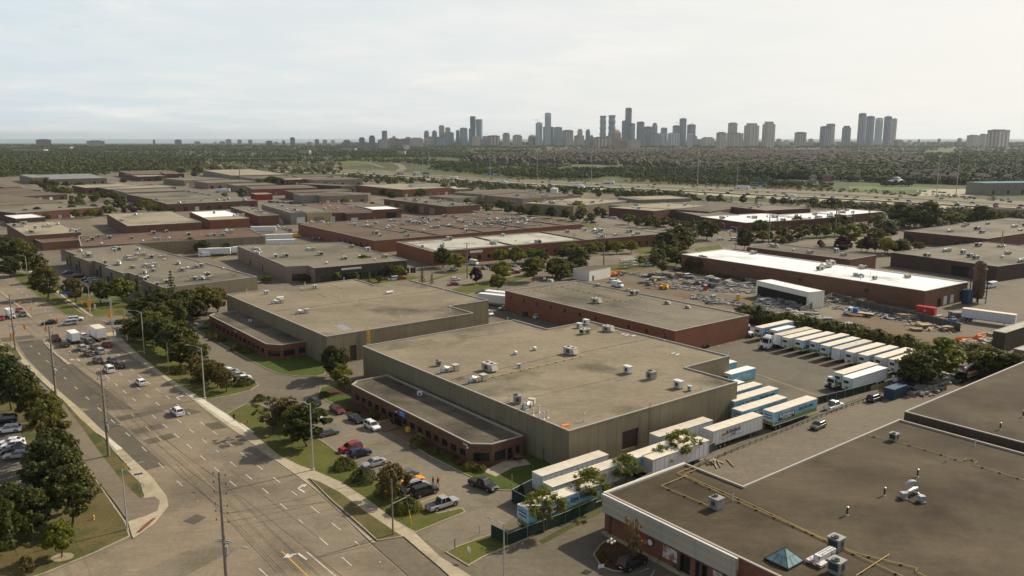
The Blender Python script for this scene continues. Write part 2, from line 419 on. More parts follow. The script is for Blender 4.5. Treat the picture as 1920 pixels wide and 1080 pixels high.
plain('door_brown',(.06,.038,.03),.6);plain('door_white',(.6,.6,.57),.6);plain('door_grey',(.2,.19,.175),.6);plain('black_opening',(.012,.011,.01),.9)
plain('galv',(.42,.43,.43),.4,.55,.18,2.);plain('unit_beige',(.44,.41,.345),.55,0,.12,2);plain('unit_white',(.62,.62,.6),.5,0,.08);plain('unit_grey',(.27,.27,.26),.55,.2)
plain('unit_dark',(.03,.03,.03),.6);plain('black_metal',(.025,.022,.02),.5);plain('rust',(.22,.07,.03),.8,0,.3,6);plain('pipe_yellow',(.50,.36,.12),.5,0,.1);plain('pipe_dark',(.05,.03,.025),.6)
plain('pvc_white',(.62,.6,.56),.5);plain('steel_pole',(.40,.395,.37),.45,.3,.1);plain('concrete_pole',(.40,.375,.32),.8,0,.15,1.5);plain('wood_pole',(.20,.165,.125),.85,0,.2)
plain('lamp_glass',(.75,.72,.62),.3);plain('signal_yellow',(.70,.28,.02),.5);plain('red_paint',(.42,.03,.025),.4);plain('orange_paint',(.75,.22,.02),.4);plain('yellow_paint',(.75,.45,.04),.4)
plain('green_metal',(.10,.14,.06),.5);plain('green_screen',(.012,.03,.018),.85,0,.25,.4);plain('skylight_glass',(.17,.28,.28),.15,0,.3,.6,spec=.8);plain('sign_white',(.7,.7,.68),.5);plain('sign_blue',(.03,.10,.38),.5);plain('sign_red',(.5,.03,.03),.5)
plain('tyre',(.015,.015,.015),.85);plain('rim',(.35,.35,.35),.35,.7);plain('chrome',(.5,.5,.5),.25,.8);plain('headlight',(.7,.7,.68),.2);plain('taillight',(.35,.015,.015),.3);plain('car_glass',(.015,.018,.02),.06,0,.1,spec=.9);plain('plastic_black',(.02,.02,.02),.6)
for n_,c_ in dict(white=(.70,.72,.73),silver=(.38,.38,.38),grey=(.12,.12,.12),black=(.013,.013,.014),red=(.28,.015,.015),darkred=(.14,.012,.015),blue=(.02,.05,.16),navy=(.012,.016,.04),beige=(.34,.29,.21),orange=(.75,.26,.01),yellow=(.75,.42,.02),tan=(.2,.17,.13),lightblue=(.12,.3,.42),green=(.03,.1,.04),bronze=(.10,.085,.065)).items():
 plain('car_'+n_,c_,.28,.25 if n_ in ('silver','grey','bronze') else 0,.03,spec=.6)
plain('trailer_white',(.64,.66,.67),.45,0,.06,.8);plain('trailer_roof',(.62,.56,.45),.6,0,.14,.5);plain('trailer_roof_white',(.70,.72,.72),.5,0,.06,.5);plain('navy_panel',(.025,.035,.10),.5);plain('logo_orange',(.75,.35,.05),.5);plain('logo_green',(.2,.3,.04),.5);plain('ink',(.03,.03,.05),.5)
plain('bark',(.085,.065,.05),.9,0,.25,2);plain('lumber',(.38,.30,.20),.8,0,.2,1.5);plain('lumber_dark',(.26,.19,.12),.8,0,.2,1.5);plain('steel_grey',(.22,.22,.21),.5,.3,.25,.8);plain('aluminium',(.36,.36,.35),.5,.2,.3,.8);plain('tarp_blue',(.03,.14,.42),.5);plain('wrap_white',(.7,.7,.7),.4);plain('container_blue',(.03,.06,.12),.6,0,.2);plain('skin',(.35,.2,.13),.6);plain('cloth_dark',(.02,.02,.025),.9);plain('cloth_red',(.35,.03,.03),.9);plain('cloth_grey',(.15,.15,.16),.9);plain('hair_dark',(.02,.015,.012),.8)
plain('stone',(.33,.3,.26),.9,0,.25,3);plain('wood_bench',(.14,.10,.07),.8)
leaf_mat('leaf_green',(.068,.080,.013),(.135,.145,.024),.32,.45)
leaf_mat('leaf_dark',(.046,.054,.011),(.098,.105,.02),.3,.4)
leaf_mat('leaf_bright',(.105,.13,.012),(.19,.205,.024),.25,.45)
leaf_mat('leaf_autumn',(.115,.075,.02),(.14,.13,.032),.35,.4)
leaf_mat('leaf_purple',(.05,.016,.022),(.09,.03,.038),.2,.35)
leaf_mat('leaf_conifer',(.046,.056,.013),(.09,.098,.02),.28,.35)
ground_mat('step_brick',(.16,.10,.07),(.2,.13,.09),fine=5)
leaf_mat('leaf_silver',(.12,.135,.085),(.17,.18,.12),.2)
def forest_mat(name,cols,scale=.012):
 m,nt,b=new_mat(name);v=coords(nt,'pos')
 n1=ramp(nt,noise(nt,v,scale*.4,4),.4,.6);n2=ramp(nt,noise(nt,v,.03,2),.35,.65)
 c=mixc(nt,n1,cols[0],cols[1]);c=mixc(nt,n2,c,cols[2])
 nt.links.new(c,b.inputs['Base Color']);b.inputs['Roughness'].default_value=.8;b.inputs['Specular IOR Level'].default_value=.15
 return m
forest_mat('forest',((.034,.052,.014),(.085,.10,.022),(.05,.068,.018)))
forest_mat('forest_olive',((.05,.06,.016),(.095,.10,.025),(.06,.07,.02)))
forest_mat('house_roofs',((.085,.066,.055),(.06,.055,.05),(.115,.085,.066)),.05)
def trailer_art(name):
 "side of a trailer: sky above, rolling green field below"
 m,nt,b=new_mat(name);v=coords(nt,'obj');s=N(nt,'SeparateXYZ');nt.links.new(v,s.inputs[0])
 wv=N(nt,'Math',operation='SINE');mu=N(nt,'Math',operation='MULTIPLY');nt.links.new(s.outputs[0],mu.inputs[0]);mu.inputs[1].default_value=.38;nt.links.new(mu.outputs[0],wv.inputs[0])
 m2=N(nt,'Math',operation='MULTIPLY_ADD');nt.links.new(wv.outputs[0],m2.inputs[0]);m2.inputs[1].default_value=.28;m2.inputs[2].default_value=1.95
 lt=N(nt,'Math',operation='LESS_THAN');nt.links.new(s.outputs[2],lt.inputs[0]);nt.links.new(m2.outputs[0],lt.inputs[1])
 cl=ramp(nt,noise(nt,coords(nt,'obj',(.5,.5,1.2)),.9,4),.5,.68)
 sk=mixc(nt,cl,(.17,.42,.55),(.5,.62,.66))
 gr=mixc(nt,ramp(nt,noise(nt,v,1.2,4),.3,.7),(.10,.17,.025),(.2,.28,.05))
 c=mixc(nt,lt.outputs[0],sk,gr)
 nt.links.new(c,b.inputs['Base Color']);b.inputs['Roughness'].default_value=.45
trailer_art('trailer_art')
plain('fence_mesh',(.07,.07,.065),.8);plain('lumber_green',(.30,.30,.12),.85,0,.15,.6);plain('rust_dark',(.10,.05,.035),.8,0,.4,1.2);plain('rubble_dark',(.06,.045,.035),.9,0,.3,2)
def blotchy(name,base,spot,scale,lo,hi):
 m,nt,b=new_mat(name);v=coords(nt,'obj');c=mixc(nt,ramp(nt,noise(nt,v,scale,5),lo,hi),base,spot);nt.links.new(c,b.inputs['Base Color']);b.inputs['Roughness'].default_value=.6
blotchy('duct_rusty',(.55,.56,.58),(.30,.09,.03),.9,.54,.60)
blotchy('poster',(.62,.60,.58),(.30,.14,.09),1.1,.45,.62)
panel_mat('roof_pinkstripe',(.55,.34,.26),(.50,.30,.23),(.12,.09,.08),2.2,2.2)
plain('roof_blue_grey2',(.20,.25,.28),.6)
ground_mat('road_worn',(.175,.15,.122),(.22,.19,.152),big=.035,fine=1.6,stain=(.13,.112,.09),stain_scale=.06,rot=UA,stretch=6)
# ---------------------------------------------------------------- the ground and the roads
def sheet(name,z,mat,pts):return poly_obj(name,pts,z,mat)
poly_obj('ground',[(-40000,-300),(40000,-300),(40000,40000),(-40000,40000)],-.06,'land')
poly_obj('lake',[P(-300,268.5),P(-2500,262),P(-1200,260),P(900,260),P(780,266.5),P(600,267.5),P(300,269)],0,'lake')
# the industrial estate as one sheet of asphalt
poly_obj('estate_ground',[Vector((-260,-40)),Vector((420,-40)),P(2500,470),P(2250,425),P(1920,402),P(1600,387),P(1280,372),P(960,353),P(640,331),P(430,326),P(200,320),P(20,332),P(-300,345),P(-700,420)],0,'estate_asphalt')
RK=[(900,1200),(765,1080),(696,1019),(640,964),(590,918),(554,891),(480,838),(404.7,784),(340,734),(270,683),(209,640),(198,625)]
LKERB=[(5,642),(30,651),(45,672),(110,733),(150,768),(205,820),(284,894),(313,932),(316,950),(290,983),(250,1011),(176,1041),(79,1080),(-60,1120)]
road=[Vector(p) for p in PX([(1000,1290)]+RK+[(237,614),(300,598),(420,572),(330,560),(250,590),(160,594),(120,590),(82,564),(37,530),(8,508),(-60,480),(-300,420),(-420,440),(-200,560)]+LKERB+[(-200,1300)])]
poly_obj('main_road',road,.012,'road_asphalt')
PZ=[.0140]
def patch(pts,mat='patch_asphalt',z=.02,name='road_patch'):PZ[0]+=.0003;poly_obj(name,PX(pts),PZ[0],mat)
# darker relaid lanes
patch([(30,640),(75,638),(160,700),(250,768),(190,770),(150,765),(110,732),(50,672)],'patch_asphalt')
patch([(250,640),(285,632),(300,655),(330,690),(300,700),(262,672)],'patch_asphalt')
patch([(155,771),(190,762),(310,872),(268,884)],'patch_asphalt')
patch([(216,782),(300,766),(308,772),(226,790)]);patch([(245,806),(300,795),(310,802),(256,814)]);patch([(268,826),(320,812),(330,820),(280,834)])
patch([(330,772),(352,766),(380,772),(352,780)]);patch([(380,795),(415,790),(430,802),(398,806)])
patch([(250,1085),(330,1040),(420,1010),(440,1030),(330,1090)],'lot_asphalt');patch([(450,950),(545,935),(690,1015),(620,1045)],'road_worn');patch([(372,840),(470,822),(560,895),(520,910)],'road_worn');patch([(342,978),(368,964),(388,970),(364,984)]);patch([(570,973),(640,960),(660,985),(600,1000)],'lot_asphalt')
patch([(0,634),(60,628),(66,634),(4,642)])
# worn wheel tracks and seams
for a,b in (((450,930),(640,1080)),((330,870),(520,1075)),((430,880),(600,1010)),((180,800),(300,930)),((300,700),(420,800))):
 strip([P(*a),P(*b)],.12,.024,'patch_asphalt','tar_seam')
for a,b in (((600,1045),(705,1020)),((430,962),(610,942)),((440,988),(640,952)),((410,905),(560,889)),((190,650),(240,642))):
 strip([P(*a),P(*b)],.14,.024,'patch_asphalt','tar_seam')
 # pavements beside the road
sw=[(554,891),(480,838),(404.7,784),(340,734),(270,683),(209,640),(198,625),(215,622),(232,640),(262,668),(310,706),(366,741),(424,776),(463,805),(520,853),(560,873),(589,883),(639,905),(690,939),(740,977),(778,1000),(825,1045),(878,1078),(920,1110),(880,1110),(850,1088),(825,1065),(793,1038),(757,1007),(683,957),(639,924),(601,904),(581,898),(575,900),(620,945),(671,990),(705,1018),(697,1019),(640,964),(590,918)]
poly_obj('pavement',PX(sw),.13,'concrete')
mb=MB()
for (a,b) in zip(RK[1:],RK[2:]):
 p,q=P(*a),P(*b);d=(q-p).normalized();n_=Vector((-d.y,d.x,0))
 if p.y>0:mb.face([p+Vector((0,0,.01)),q+Vector((0,0,.01)),q+Vector((0,0,.13)),p+Vector((0,0,.13))]);mb.face([p-n_*-.25+Vector((0,0,.026)),p+Vector((0,0,.026)),q+Vector((0,0,.026)),q+n_*.25+Vector((0,0,.026))])
tag(mb.obj('kerb','kerb'),kind='structure')
for seg in (((350,745),(385,764),(413,781),(372,758)),):pass
poly_obj('pavement',PX([(355,742),(392,768),(412,783),(440,800),(452,798),(424,777),(380,748)]),.134,'new_concrete')
poly_obj('pavement',PX([(445,800),(462,812),(478,812),(452,794)]),.138,'new_concrete')
# left side: strip of concrete by the kerb, path, verge
poly_obj('pavement',PX([(5,642),(30,651),(45,672),(110,733),(150,768),(205,820),(284,894),(313,932),(316,950),(290,983),(250,1011),(247,1004),(240,979),(275,968),(296,958),(300,940),(290,932),(270,935),(236,885),(246,882),(212,845),(196,823),(180,812),(150,785),(100,735),(40,680),(24,655),(0,647)]),.13,'concrete')
poly_obj('pavement',PX([(194,818),(204,822),(230,842),(219,846)]),.138,'new_concrete')
poly_obj('cycle_path',PX([(-30,640),(0,648),(28,664),(42,684),(107,747),(152,790),(179,838),(227,900),(264,934),(290,932),(300,940),(296,958),(275,968),(240,979),(220,950),(167,880),(135,832),(90,778),(40,722),(0,690),(-30,680)]),.125,'path_asphalt')
poly_obj('tactile_strip',PX([(254,1001),(262,1000),(280,985),(293,972),(286,973),(272,984)]),.137,'tactile_red')
poly_obj('verge',PX([(104,740),(118,750),(150,785),(180,812),(212,845),(238,882),(262,905),(271,932),(262,935),(227,900),(179,838),(145,790)]),.135,'dry_grass')
poly_obj('verge',PX([(3,644),(14,645),(30,655),(42,674),(38,676),(24,664)]),.135,'dry_grass')
lawn(PX([(-200,760),(0,700),(60,760),(95,800),(140,850),(167,880),(205,935),(236,980),(244,1006),(176,1038),(79,1078),(-60,1118),(-240,1130)]),mat='dry_grass')
poly_obj('car_park',PX([(-300,690),(-60,730),(30,790),(84,920),(-40,975),(-300,960)]),.15,'patch_asphalt')
for k in range(6):strip([P(-40+k*3,892+k*9),P(38+k*8.5,868+k*9.6)],.12,.16,'paint_white','parking_line')
# boulevard wedge and the lawns of the offices
lawn(PX([(581,898),(601,904),(639,924),(683,957),(757,1007),(707,1015),(671,982),(620,938)]),mat='dry_grass',z=.14)
lawn(PX([(424,777),(440,768),(458,759),(487,757),(510,770),(560,800),(612,832),(636,850),(671,875),(702,894),(735,915),(771,937),(800,954),(822,963),(866,953),(873,960),(862,966),(838,975),(778,1000),(740,978),(690,940),(639,906),(589,884),(560,874),(520,854),(463,806)]))
lawn(PX([(216,622),(240,614),(320,596),(345,610),(372,650),(410,690),(440,706),(475,712),(486,722),(470,732),(430,742),(385,751),(366,741),(310,706),(262,668),(232,640)]))
lawn(PX([(365,618),(400,637),(430,654),(460,671),(495,690),(520,701),(560,706.5),(595,706),(608,702),(625,690),(640,640),(500,600),(400,590)]),mat='lush_grass')
lawn(PX([(597,738),(600,728),(625,720),(660,715),(760,700),(1000,800),(1040,880),(1010,895),(990,912),(962,921),(930,920),(905,906),(880,894),(809,858),(762,830),(715,805),(683,790),(645,768),(612,752)]),mat='lush_grass')
poly_obj('planting_bed',PX([(640,758),(655,752),(700,770),(790,815),(885,866),(905,862),(935,875),(915,884),(885,880),(860,874),(800,843),(760,820),(700,788)]),.15,'mulch')
poly_obj('planting_bed',PX([(608,735),(640,722),(665,735),(640,742)]),.15,'mulch')
poly_obj('path',PX([(905,885),(930,895),(962,878),(995,872),(985,862),(945,866)]),.155,'concrete')
poly_obj('path',PX([(718,806),(740,795),(778,815),(764,831)]),.155,'step_brick')
lawn(PX([(835,1036),(860,1024),(919,1003),(935,1000),(1000,985),(1110,940),(1115,945),(984,1013),(905,1046),(878,1062)]))
lawn(PX([(1112,1040),(1125,1022),(1150,1005),(1215,1035),(1175,1072),(1150,1072),(1125,1062)]),mat='mulch')
# verges beyond the crossing
lawn(PX([(160,593),(120,590),(82,564),(37,530),(15,514),(30,508),(62,516),(100,548),(150,585),(166,592)]),mat='grass')
poly_obj('pavement',PX([(30,500),(45,504),(80,528),(120,560),(170,594),(175,594),(120,556),(84,524),(50,500)]),.13,'concrete')
lawn(PX([(176,594),(120,556),(84,524),(50,500),(20,480),(60,480),(110,540),(150,552),(250,560),(330,575),(235,592)]),mat='grass')
# median islands
lawn(PX([(80,636),(90,640),(108,664),(134,682),(137,684),(126,684),(100,662),(82,644)]),mat='concrete',kw=.15)
lawn(PX([(62,596),(56,596),(42,582),(24,568),(-10,540),(4,548),(32,568),(48,582)]),mat='concrete',kw=.15)
# markings: dashes along lanes given as lists of (from, to) in the photograph
WH,YE=[],[]
def dashes(pts,gap=7.6,l=3.,col=WH):
 q=[P(*p) for p in pts];s0=0.
 for a,b in zip(q,q[1:]):
  L=(b-a).length;d=(b-a)/L;t=s0
  while t<L:col.append((a+d*t,a+d*min(L,t+l)));t+=gap
  s0=t-L
dashes([(243,691),(308,740),(358,778),(409,816),(475,867),(557,929),(674,1022),(714,1055),(760,1095)])
dashes([(224,700),(304,764),(349,800),(410,848),(482,907),(568,981),(672,1072),(700,1097)])
dashes([(200,706),(266,762),(316,804),(374,853),(446,915)])
dashes([(57,648),(100,688),(124,711),(150,734),(216,794),(263,835),(331,901),(372,940)],10.5)
dashes([(135,649),(165,676),(200,706)]);dashes([(150,637),(190,672),(224,700)]);dashes([(168,632),(210,665),(243,691)])
dashes([(96,592),(58,560),(20,532),(-10,508)],9);dashes([(486,1066),(520,1098)],20,5)
for a,b in (((575,1035),(632,1083)),((100,583),(0,596)),((96,606),(10,622)),((192,600),(209,607)),((105,640),(85,637))):WH.append((P(*a),P(*b)))
for a,b in (((544,905),(571,932)),((529,1034),(585,1088)),((246,776),(252,781)),((273,800),(282,808)),((293,817),(303,827))):YE.append((P(*a),P(*b)))
YE.pop(0)
strip([P(300,822),P(360,875),P(425,940)],.12,.026,'paint_faded','centre_line')
for col_,m_,n_,w_ in ((WH,'paint_white','lane_marking',.15),(YE,'paint_yellow','centre_line',.16)):
 mb=MB()
 for a,b in col_:
  d=(b-a).normalized();nn=Vector((-d.y,d.x,0))*w_/2
  mb.face([(q.x,q.y,.03) for q in (a-nn,b-nn,b+nn,a+nn)])
 tag(mb.obj(n_,m_),kind='structure')
def arrow(px,py,ang,side=0,s=1.,name='turn_arrow'):
 c=P(px,py);mb=MB();a=R(ang)
 shapes=[[(-1.5,-.12),(.5,-.12),(.5,.12),(-1.5,.12)]]
 if side==0:shapes.append([(.5,-.45),(1.8,0),(.5,.45)])
 else:
  k=side
  shapes+=[[(.5,-.12*k),(.75,.9*k),(.45,.9*k),(.2,.1*k)][::1 if k>0 else -1],[(.05,.8*k),(1.15,.8*k),(.6,1.7*k)][::1 if k>0 else -1]]
 for sh in shapes:mb.face([(c.x+(x*cos(a)-y*sin(a))*s,c.y+(x*sin(a)+y*cos(a))*s,.031) for x,y in sh])
 tag(mb.obj(name,'paint_white'),kind='structure')
arrow(561,917,134,-1,1.25);arrow(562,1040,134,1,1.35);arrow(146,674,130,1,1.3);arrow(221,664,130,-1,1.2);arrow(332,746,130,-1,1.2)
# yards
poly_obj('trailer_yard',PX([(890,575),(905,540),(960,590),(1290,640),(1390,610),(1520,592),(1720,660),(1800,720),(1430,760),(1300,872),(1190,900),(960,975),(925,990),(900,960),(1000,905),(1100,700),(960,620)]),.008,'yard_asphalt')
poly_obj('car_park',PX([(500,752),(590,742),(598,740),(645,768),(715,805),(809,858),(880,894),(925,918),(962,922),(975,960),(925,1003),(860,1024),(835,1036),(790,1010),(841,974),(873,960),(822,963),(771,937),(702,894),(636,850),(560,800)]),.016,'lot_asphalt')
poly_obj('construction_yard',PX([(1090,522),(1150,505),(1240,505),(1290,500),(1400,520),(1800,600),(1800,660),(1700,690),(1640,665),(1500,620),(1400,585),(1290,560)]),.012,'dirt')
poly_obj('storage_yard',PX([(1200,515),(1240,505),(1290,500),(1400,520),(1640,575),(1560,600),(1440,560),(1300,545)]),.016,'lot_asphalt')
for k,(x,y) in enumerate([(655,812),(690,830),(716,850),(752,873),(790,893),(836,917)]):
 strip([P(x-26,y+14),P(x+16,y-3)],.12,.024,'paint_faded','parking_line')
strip([P(785,943),P(832,925)],.15,.024,'paint_yellow','parking_line')
strip([P(1415,700),P(1480,722),P(1545,745)],.15,.016,'paint_faded','parking_line');strip([P(1432,706),P(1560,752)],.15,.016,'paint_faded','parking_line')
for a,b in (((1335,630),(1350,651)),((1350,622),(1372,645)),((960,586),(985,612)),((1500,763),(1555,742))):strip([P(*a),P(*b)],.15,.016,'paint_faded','parking_line')
# cross street behind the trees and estate roads
def street(pts,w,mat='lot_asphalt',z=.02,walks=True):
 l=[P(*p) for p in pts];strip(l,w,z,mat,'street')
street([(760,555),(860,525),(1000,499),(1100,487),(1200,480),(1330,470),(1480,455),(1700,446)],17)
street([(1340,482),(1330,470),(1290,455),(1250,443),(1130,412),(1020,393),(900,375)],13)
street([(200,420),(150,395),(110,375),(75,355),(55,340)],12)
street([(580,500),(540,470),(500,450),(470,440)],9)
for pts in ([(800,530),(860,514),(950,501),(1000,495),(960,492),(860,506),(760,540)],[(795,560),(870,535),(940,522),(1010,512),(1000,520),(960,530),(900,545),(830,570)],[(1020,510),(1200,490),(1280,482),(1290,496),(1100,515)],[(1300,466),(1350,458),(1358,470),(1310,480)],[(1000,405),(1060,412),(1100,425),(1050,428)],[(1085,418),(1130,422),(1115,427),(1080,425)],[(1500,443),(1560,438),(1600,440),(1520,449)],[(1180,465),(1260,458),(1290,470),(1200,478)],
[(385,478),(430,468),(442,476),(400,487)],[(90,392),(130,386),(180,400),(150,404)],[(560,525),(740,515),(800,520),(700,540)]):
 lawn(PX(pts),mat='grass',kmat='kerb')
 # fields and scrub between the estate and the highway and beyond it
for nm,m_,z,pts in (('field','field',-.02,[(-50,316),(60,322),(150,325),(230,318),(100,306),(-50,305)]),
('field','field',-.02,[(230,322),(420,326),(640,331),(960,352),(1280,371),(1600,387),(1920,402),(2100,408),(2100,385),(1600,360),(960,334),(640,312),(600,300),(400,300),(330,308)]),
('field','field',-.015,[(600,303),(760,300),(760,306),(600,315)]),('field','sport_grass',-.01,[(640,298),(720,299),(700,304),(640,305)]),
('field','field',-.015,[(950,312),(1280,318),(1280,345),(960,334),(760,322)]),
('field','sport_grass',-.01,[(1590,349),(1720,350),(1800,356),(1620,356),(1595,355)]),
('field','dry_grass',-.005,[(1540,355),(1700,359),(1720,364),(1540,358)]),('car_park','highway_concrete',-.003,[(1720,356),(1810,354),(1850,368),(1720,367)])):
 poly_obj(nm,PX(pts),z,m_)
 # the highway: four carriageways
CW=[]
def band(y640,y960,y1280,y1600,y1920,mat,z,name='highway'):
 top=[(520,y640[0]-4),(640,y640[0]),(960,y960[0]),(1280,y1280[0]),(1600,y1600[0]),(1920,y1920[0]),(2200,y1920[0]+(y1920[0]-y1600[0])*.85)]
 bot=[(520,y640[1]-4),(640,y640[1]),(960,y960[1]),(1280,y1280[1]),(1600,y1600[1]),(1920,y1920[1]),(2200,y1920[1]+(y1920[1]-y1600[1])*.85)]
 poly_obj(name,PX(top)+PX(bot)[::-1],z,mat)
 CW.append((top,bot))
band((317.5,319),(336.3,338.6),(348,352.2),(360,365),(378,384),'highway_asphalt',.01)
band((320,321.2),(339.5,341),(353.5,355),(368,370.5),(386,388.5),'highway_asphalt',.01)
band((322,323.4),(341.8,344),(356.4,359.2),(371.5,374.6),(389.5,393),'highway_concrete',.01)
band((324.2,326),(344.9,347.6),(359.9,363.6),(375.6,380.2),(394,399.3),'highway_concrete',.01)
for pts,w_ in (([(640,318),(700,319),(738,323),(748,321),(756,316),(752,310),(740,306),(700,305)],14),([(720,314),(700,308),(690,306),(660,303)],9),([(330,318),(420,316),(480,313),(560,312)],12),([(340,300),(390,304),(420,312)],12),([(410,296),(520,303),(640,318)],14)):
 strip([P(*p) for p in pts],w_,.006,'highway_asphalt','slip_road')
def sign_gantry():pass
# haze
hm=bpy.data.materials.new('haze_air');hm.use_nodes= True;t_=hm.node_tree;t_.nodes.clear();MATS['haze_air']=hm
ho=t_.nodes.new('ShaderNodeOutputMaterial');pv=t_.nodes.new('ShaderNodeVolumePrincipled');pv.inputs['Color'].default_value=(.78,.88,.98,1);pv.inputs['Density'].default_value=HAZE if 'HAZE' in globals() else .00003;pv.inputs['Anisotropy'].default_value=.3
t_.links.new(pv.outputs[0],ho.inputs['Volume'])
hb=MB();hb.box((0,20500,129),(84000,44000,262));h_=hb.obj('haze','haze_air');h_['kind']='stuff'
# ---------------------------------------------------------------- buildings
BL={}
def facade(mb,a,b,z0,z1,ops,depth=.25):
 "wall a to b (outside on the right hand when walking) with openings (s0,s1,za,zb); reveals go inwards"
 a=Vector(a[:2]);b=Vector(b[:2]);L=(b-a).length;d=(b-a)/L;nn=Vector((-d.y,d.x))*depth
 ss=sorted({0.,L}|{max(0,min(L,o[0])) for o in ops}|{max(0,min(L,o[1])) for o in ops});zs=sorted({z0,z1}|{o[2] for o in ops}|{o[3] for o in ops})
 pt= lambda s,z,k=0:((a+d*s+nn*k).x,(a+d*s+nn*k).y,z)
 for s0,s1 in zip(ss,ss[1:]):
  for za,zb in zip(zs,zs[1:]):
   m,q=(s0+s1)/2,(za+zb)/2
   if any(o[0]<m<o[1] and o[2]<q<o[3] for o in ops):continue
   mb.face([pt(s0,za),pt(s1,za),pt(s1,zb),pt(s0,zb)],[(s0,za),(s1,za),(s1,zb),(s0,zb)])
 for o in ops:
  s0,s1,za,zb=o[:4]
  for q in ([pt(s0,za),pt(s0,zb),pt(s0,zb,1),pt(s0,za,1)],[pt(s1,zb),pt(s1,za),pt(s1,za,1),pt(s1,zb,1)],[pt(s0,zb),pt(s1,zb),pt(s1,zb,1),pt(s0,zb,1)],[pt(s1,za),pt(s0,za),pt(s0,za,1),pt(s1,za,1)]):
   mb.face(q,[(0,0),(0,.2),(.2,.2),(.2,0)])
def building(name,label,pts,h,wall,roof,z0=-.1,par=.3,cap='coping',capw=.28,ops=None,cat='building',group=None,detail=False,walls=None,parent=None):
 pts=[Vector(p[:2]) for p in pts];h+=.011*len(BL)
 if area(pts)<0:raise ValueError('turn the footprint of '+label)
 c=sum(pts,Vector((0,0)))/len(pts)
 if parent is None:root=empty(name,(c.x,c.y,0),0,label,cat,group)
 else:root=parent;c=Vector(root.location[:2])
 loc=[p-c for p in pts];n=len(pts);ops=ops or {}
 sets={}
 for k in range(n):
  wm=(walls or {}).get(k,wall);mb=sets.setdefault(wm,MB())
  a,b=loc[k],loc[(k+1)%n];oo=ops.get(k,[])
  facade(mb,a,b,z0,h,oo,.3)
  d=(b-a).normalized();nn=Vector((-d.y,d.x));ang=atan2(d.y,d.x)
  for o in oo:
   s0,s1,za,zb,kind=o
   m=a+d*(s0+s1)/2+nn*.27
   if kind=='window':
    w=MB();w.box((m.x,m.y,(za+zb)/2),(s1-s0,.06,zb-za),ang);wo_=w.obj('window','glass_dark',root)
    if detail:
     f=MB();nb=max(1,round((s1-s0)/1.3));q=a+d*(s0+s1)/2+nn*.22
     for i in range(nb+1):
      e=q+d*((i/nb-.5)*(s1-s0-.06));f.box((e.x,e.y,(za+zb)/2),(.06,.05,zb-za-.06),ang)
     for zz in (za+.03,zb-.03):f.box((q.x,q.y,zz),(s1-s0,.05,.06),ang)
     f.obj('frame','frame_dark',wo_)
   else:
    mt={'dock':'door_white','door':'door_brown','dark':'black_opening','grey':'door_grey','blind':'wall_light'}[kind]
    w=MB();w.box((m.x,m.y,(za+zb)/2),(s1-s0,.08,zb-za),ang);w.obj('door' if kind!='dark' else 'doorway',mt,root)
 for wm,mb in sets.items():mb.obj('wall',wm,root)
 inn=inset(loc,capw);zr=h-par
 mb=MB()
 for k in range(n):
  a,b,c2,d2=loc[k],loc[(k+1)%n],inn[(k+1)%n],inn[k]
  ou=inset(loc,-.04);a,b=ou[k],ou[(k+1)%n]
  mb.face([(a.x,a.y,h+.05),(b.x,b.y,h+.05),(c2.x,c2.y,h+.05),(d2.x,d2.y,h+.05)])
  mb.face([(d2.x,d2.y,h+.05),(c2.x,c2.y,h+.05),(c2.x,c2.y,zr),(d2.x,d2.y,zr)])
  mb.face([(a.x,a.y,h-.12),(b.x,b.y,h-.12),(b.x,b.y,h+.05),(a.x,a.y,h+.05)])
 mb.obj('parapet',cap,root)
 r=poly_obj('roof',inn,zr,roof,root,None)
 BL[label]=(root,h-par)
 return root,loc
def PY(p):
 "row of the photograph at which a point shows"
 y=p.y;z=p.z-HC;d=y*cos(TILT)-z*sin(TILT);u=y*sin(TILT)+z*cos(TILT)
 return 540-F*u/d
def rect(n,l,r,h,ang=None):
 "footprint from the roof's near corner and its left and right corners in the photograph"
 p0=P(n[0],n[1],h);best= None
 for k in range(10,66):
  a=R(k);vd=Vector((cos(a),sin(a)));ud=Vector((-sin(a),cos(a)))
  pr=along(p0,vd,r[0]);pl=along(p0,ud,l[0])
  if (pr-p0).dot(vd.to_3d())<2 or (pl-p0).dot(ud.to_3d())<2:continue
  e=(PY(pr)-r[1])**2+(PY(pl)-l[1])**2+max(0,(pr-p0).length-400)/50+max(0,(pl-p0).length-220)/20+abs(k-35)*.01
  if best is None or e<best[0]:best=(e,pr,pl)
 if best is None:print('BAD RECT',n,l,r,h);best=(0,p0+Vd.to_3d()*40,p0+Ud.to_3d()*20)
 pr,pl=best[1:]
 if best[0]>12:print('rect off',n,l,r,h,round(best[0]))
 return [p0,pr,pr+(pl-p0),pl]
def path_fp(start,h,steps,ud=Ud,vd=Vd,close='U'):
 "footprint walked from a roof corner: each step a direction and the column it ends at"
 p=P(start[0],start[1],h);out=[p]
 for k,px in steps:
  d=vd if k=='V' else ud;p=along(p,d,px);out.append(p)
 q=out[-1];a=out[0]
 # last corner closes the walk at right angles
 if close=='U':t=(Vector(q[:2])-Vector(a[:2])).dot(ud);e=Vector(a[:2])+ud*t
 else:t=(Vector(q[:2])-Vector(a[:2])).dot(vd);e=Vector(a[:2])+vd*t
 out.append(Vector((e.x,e.y,h)))
 return out
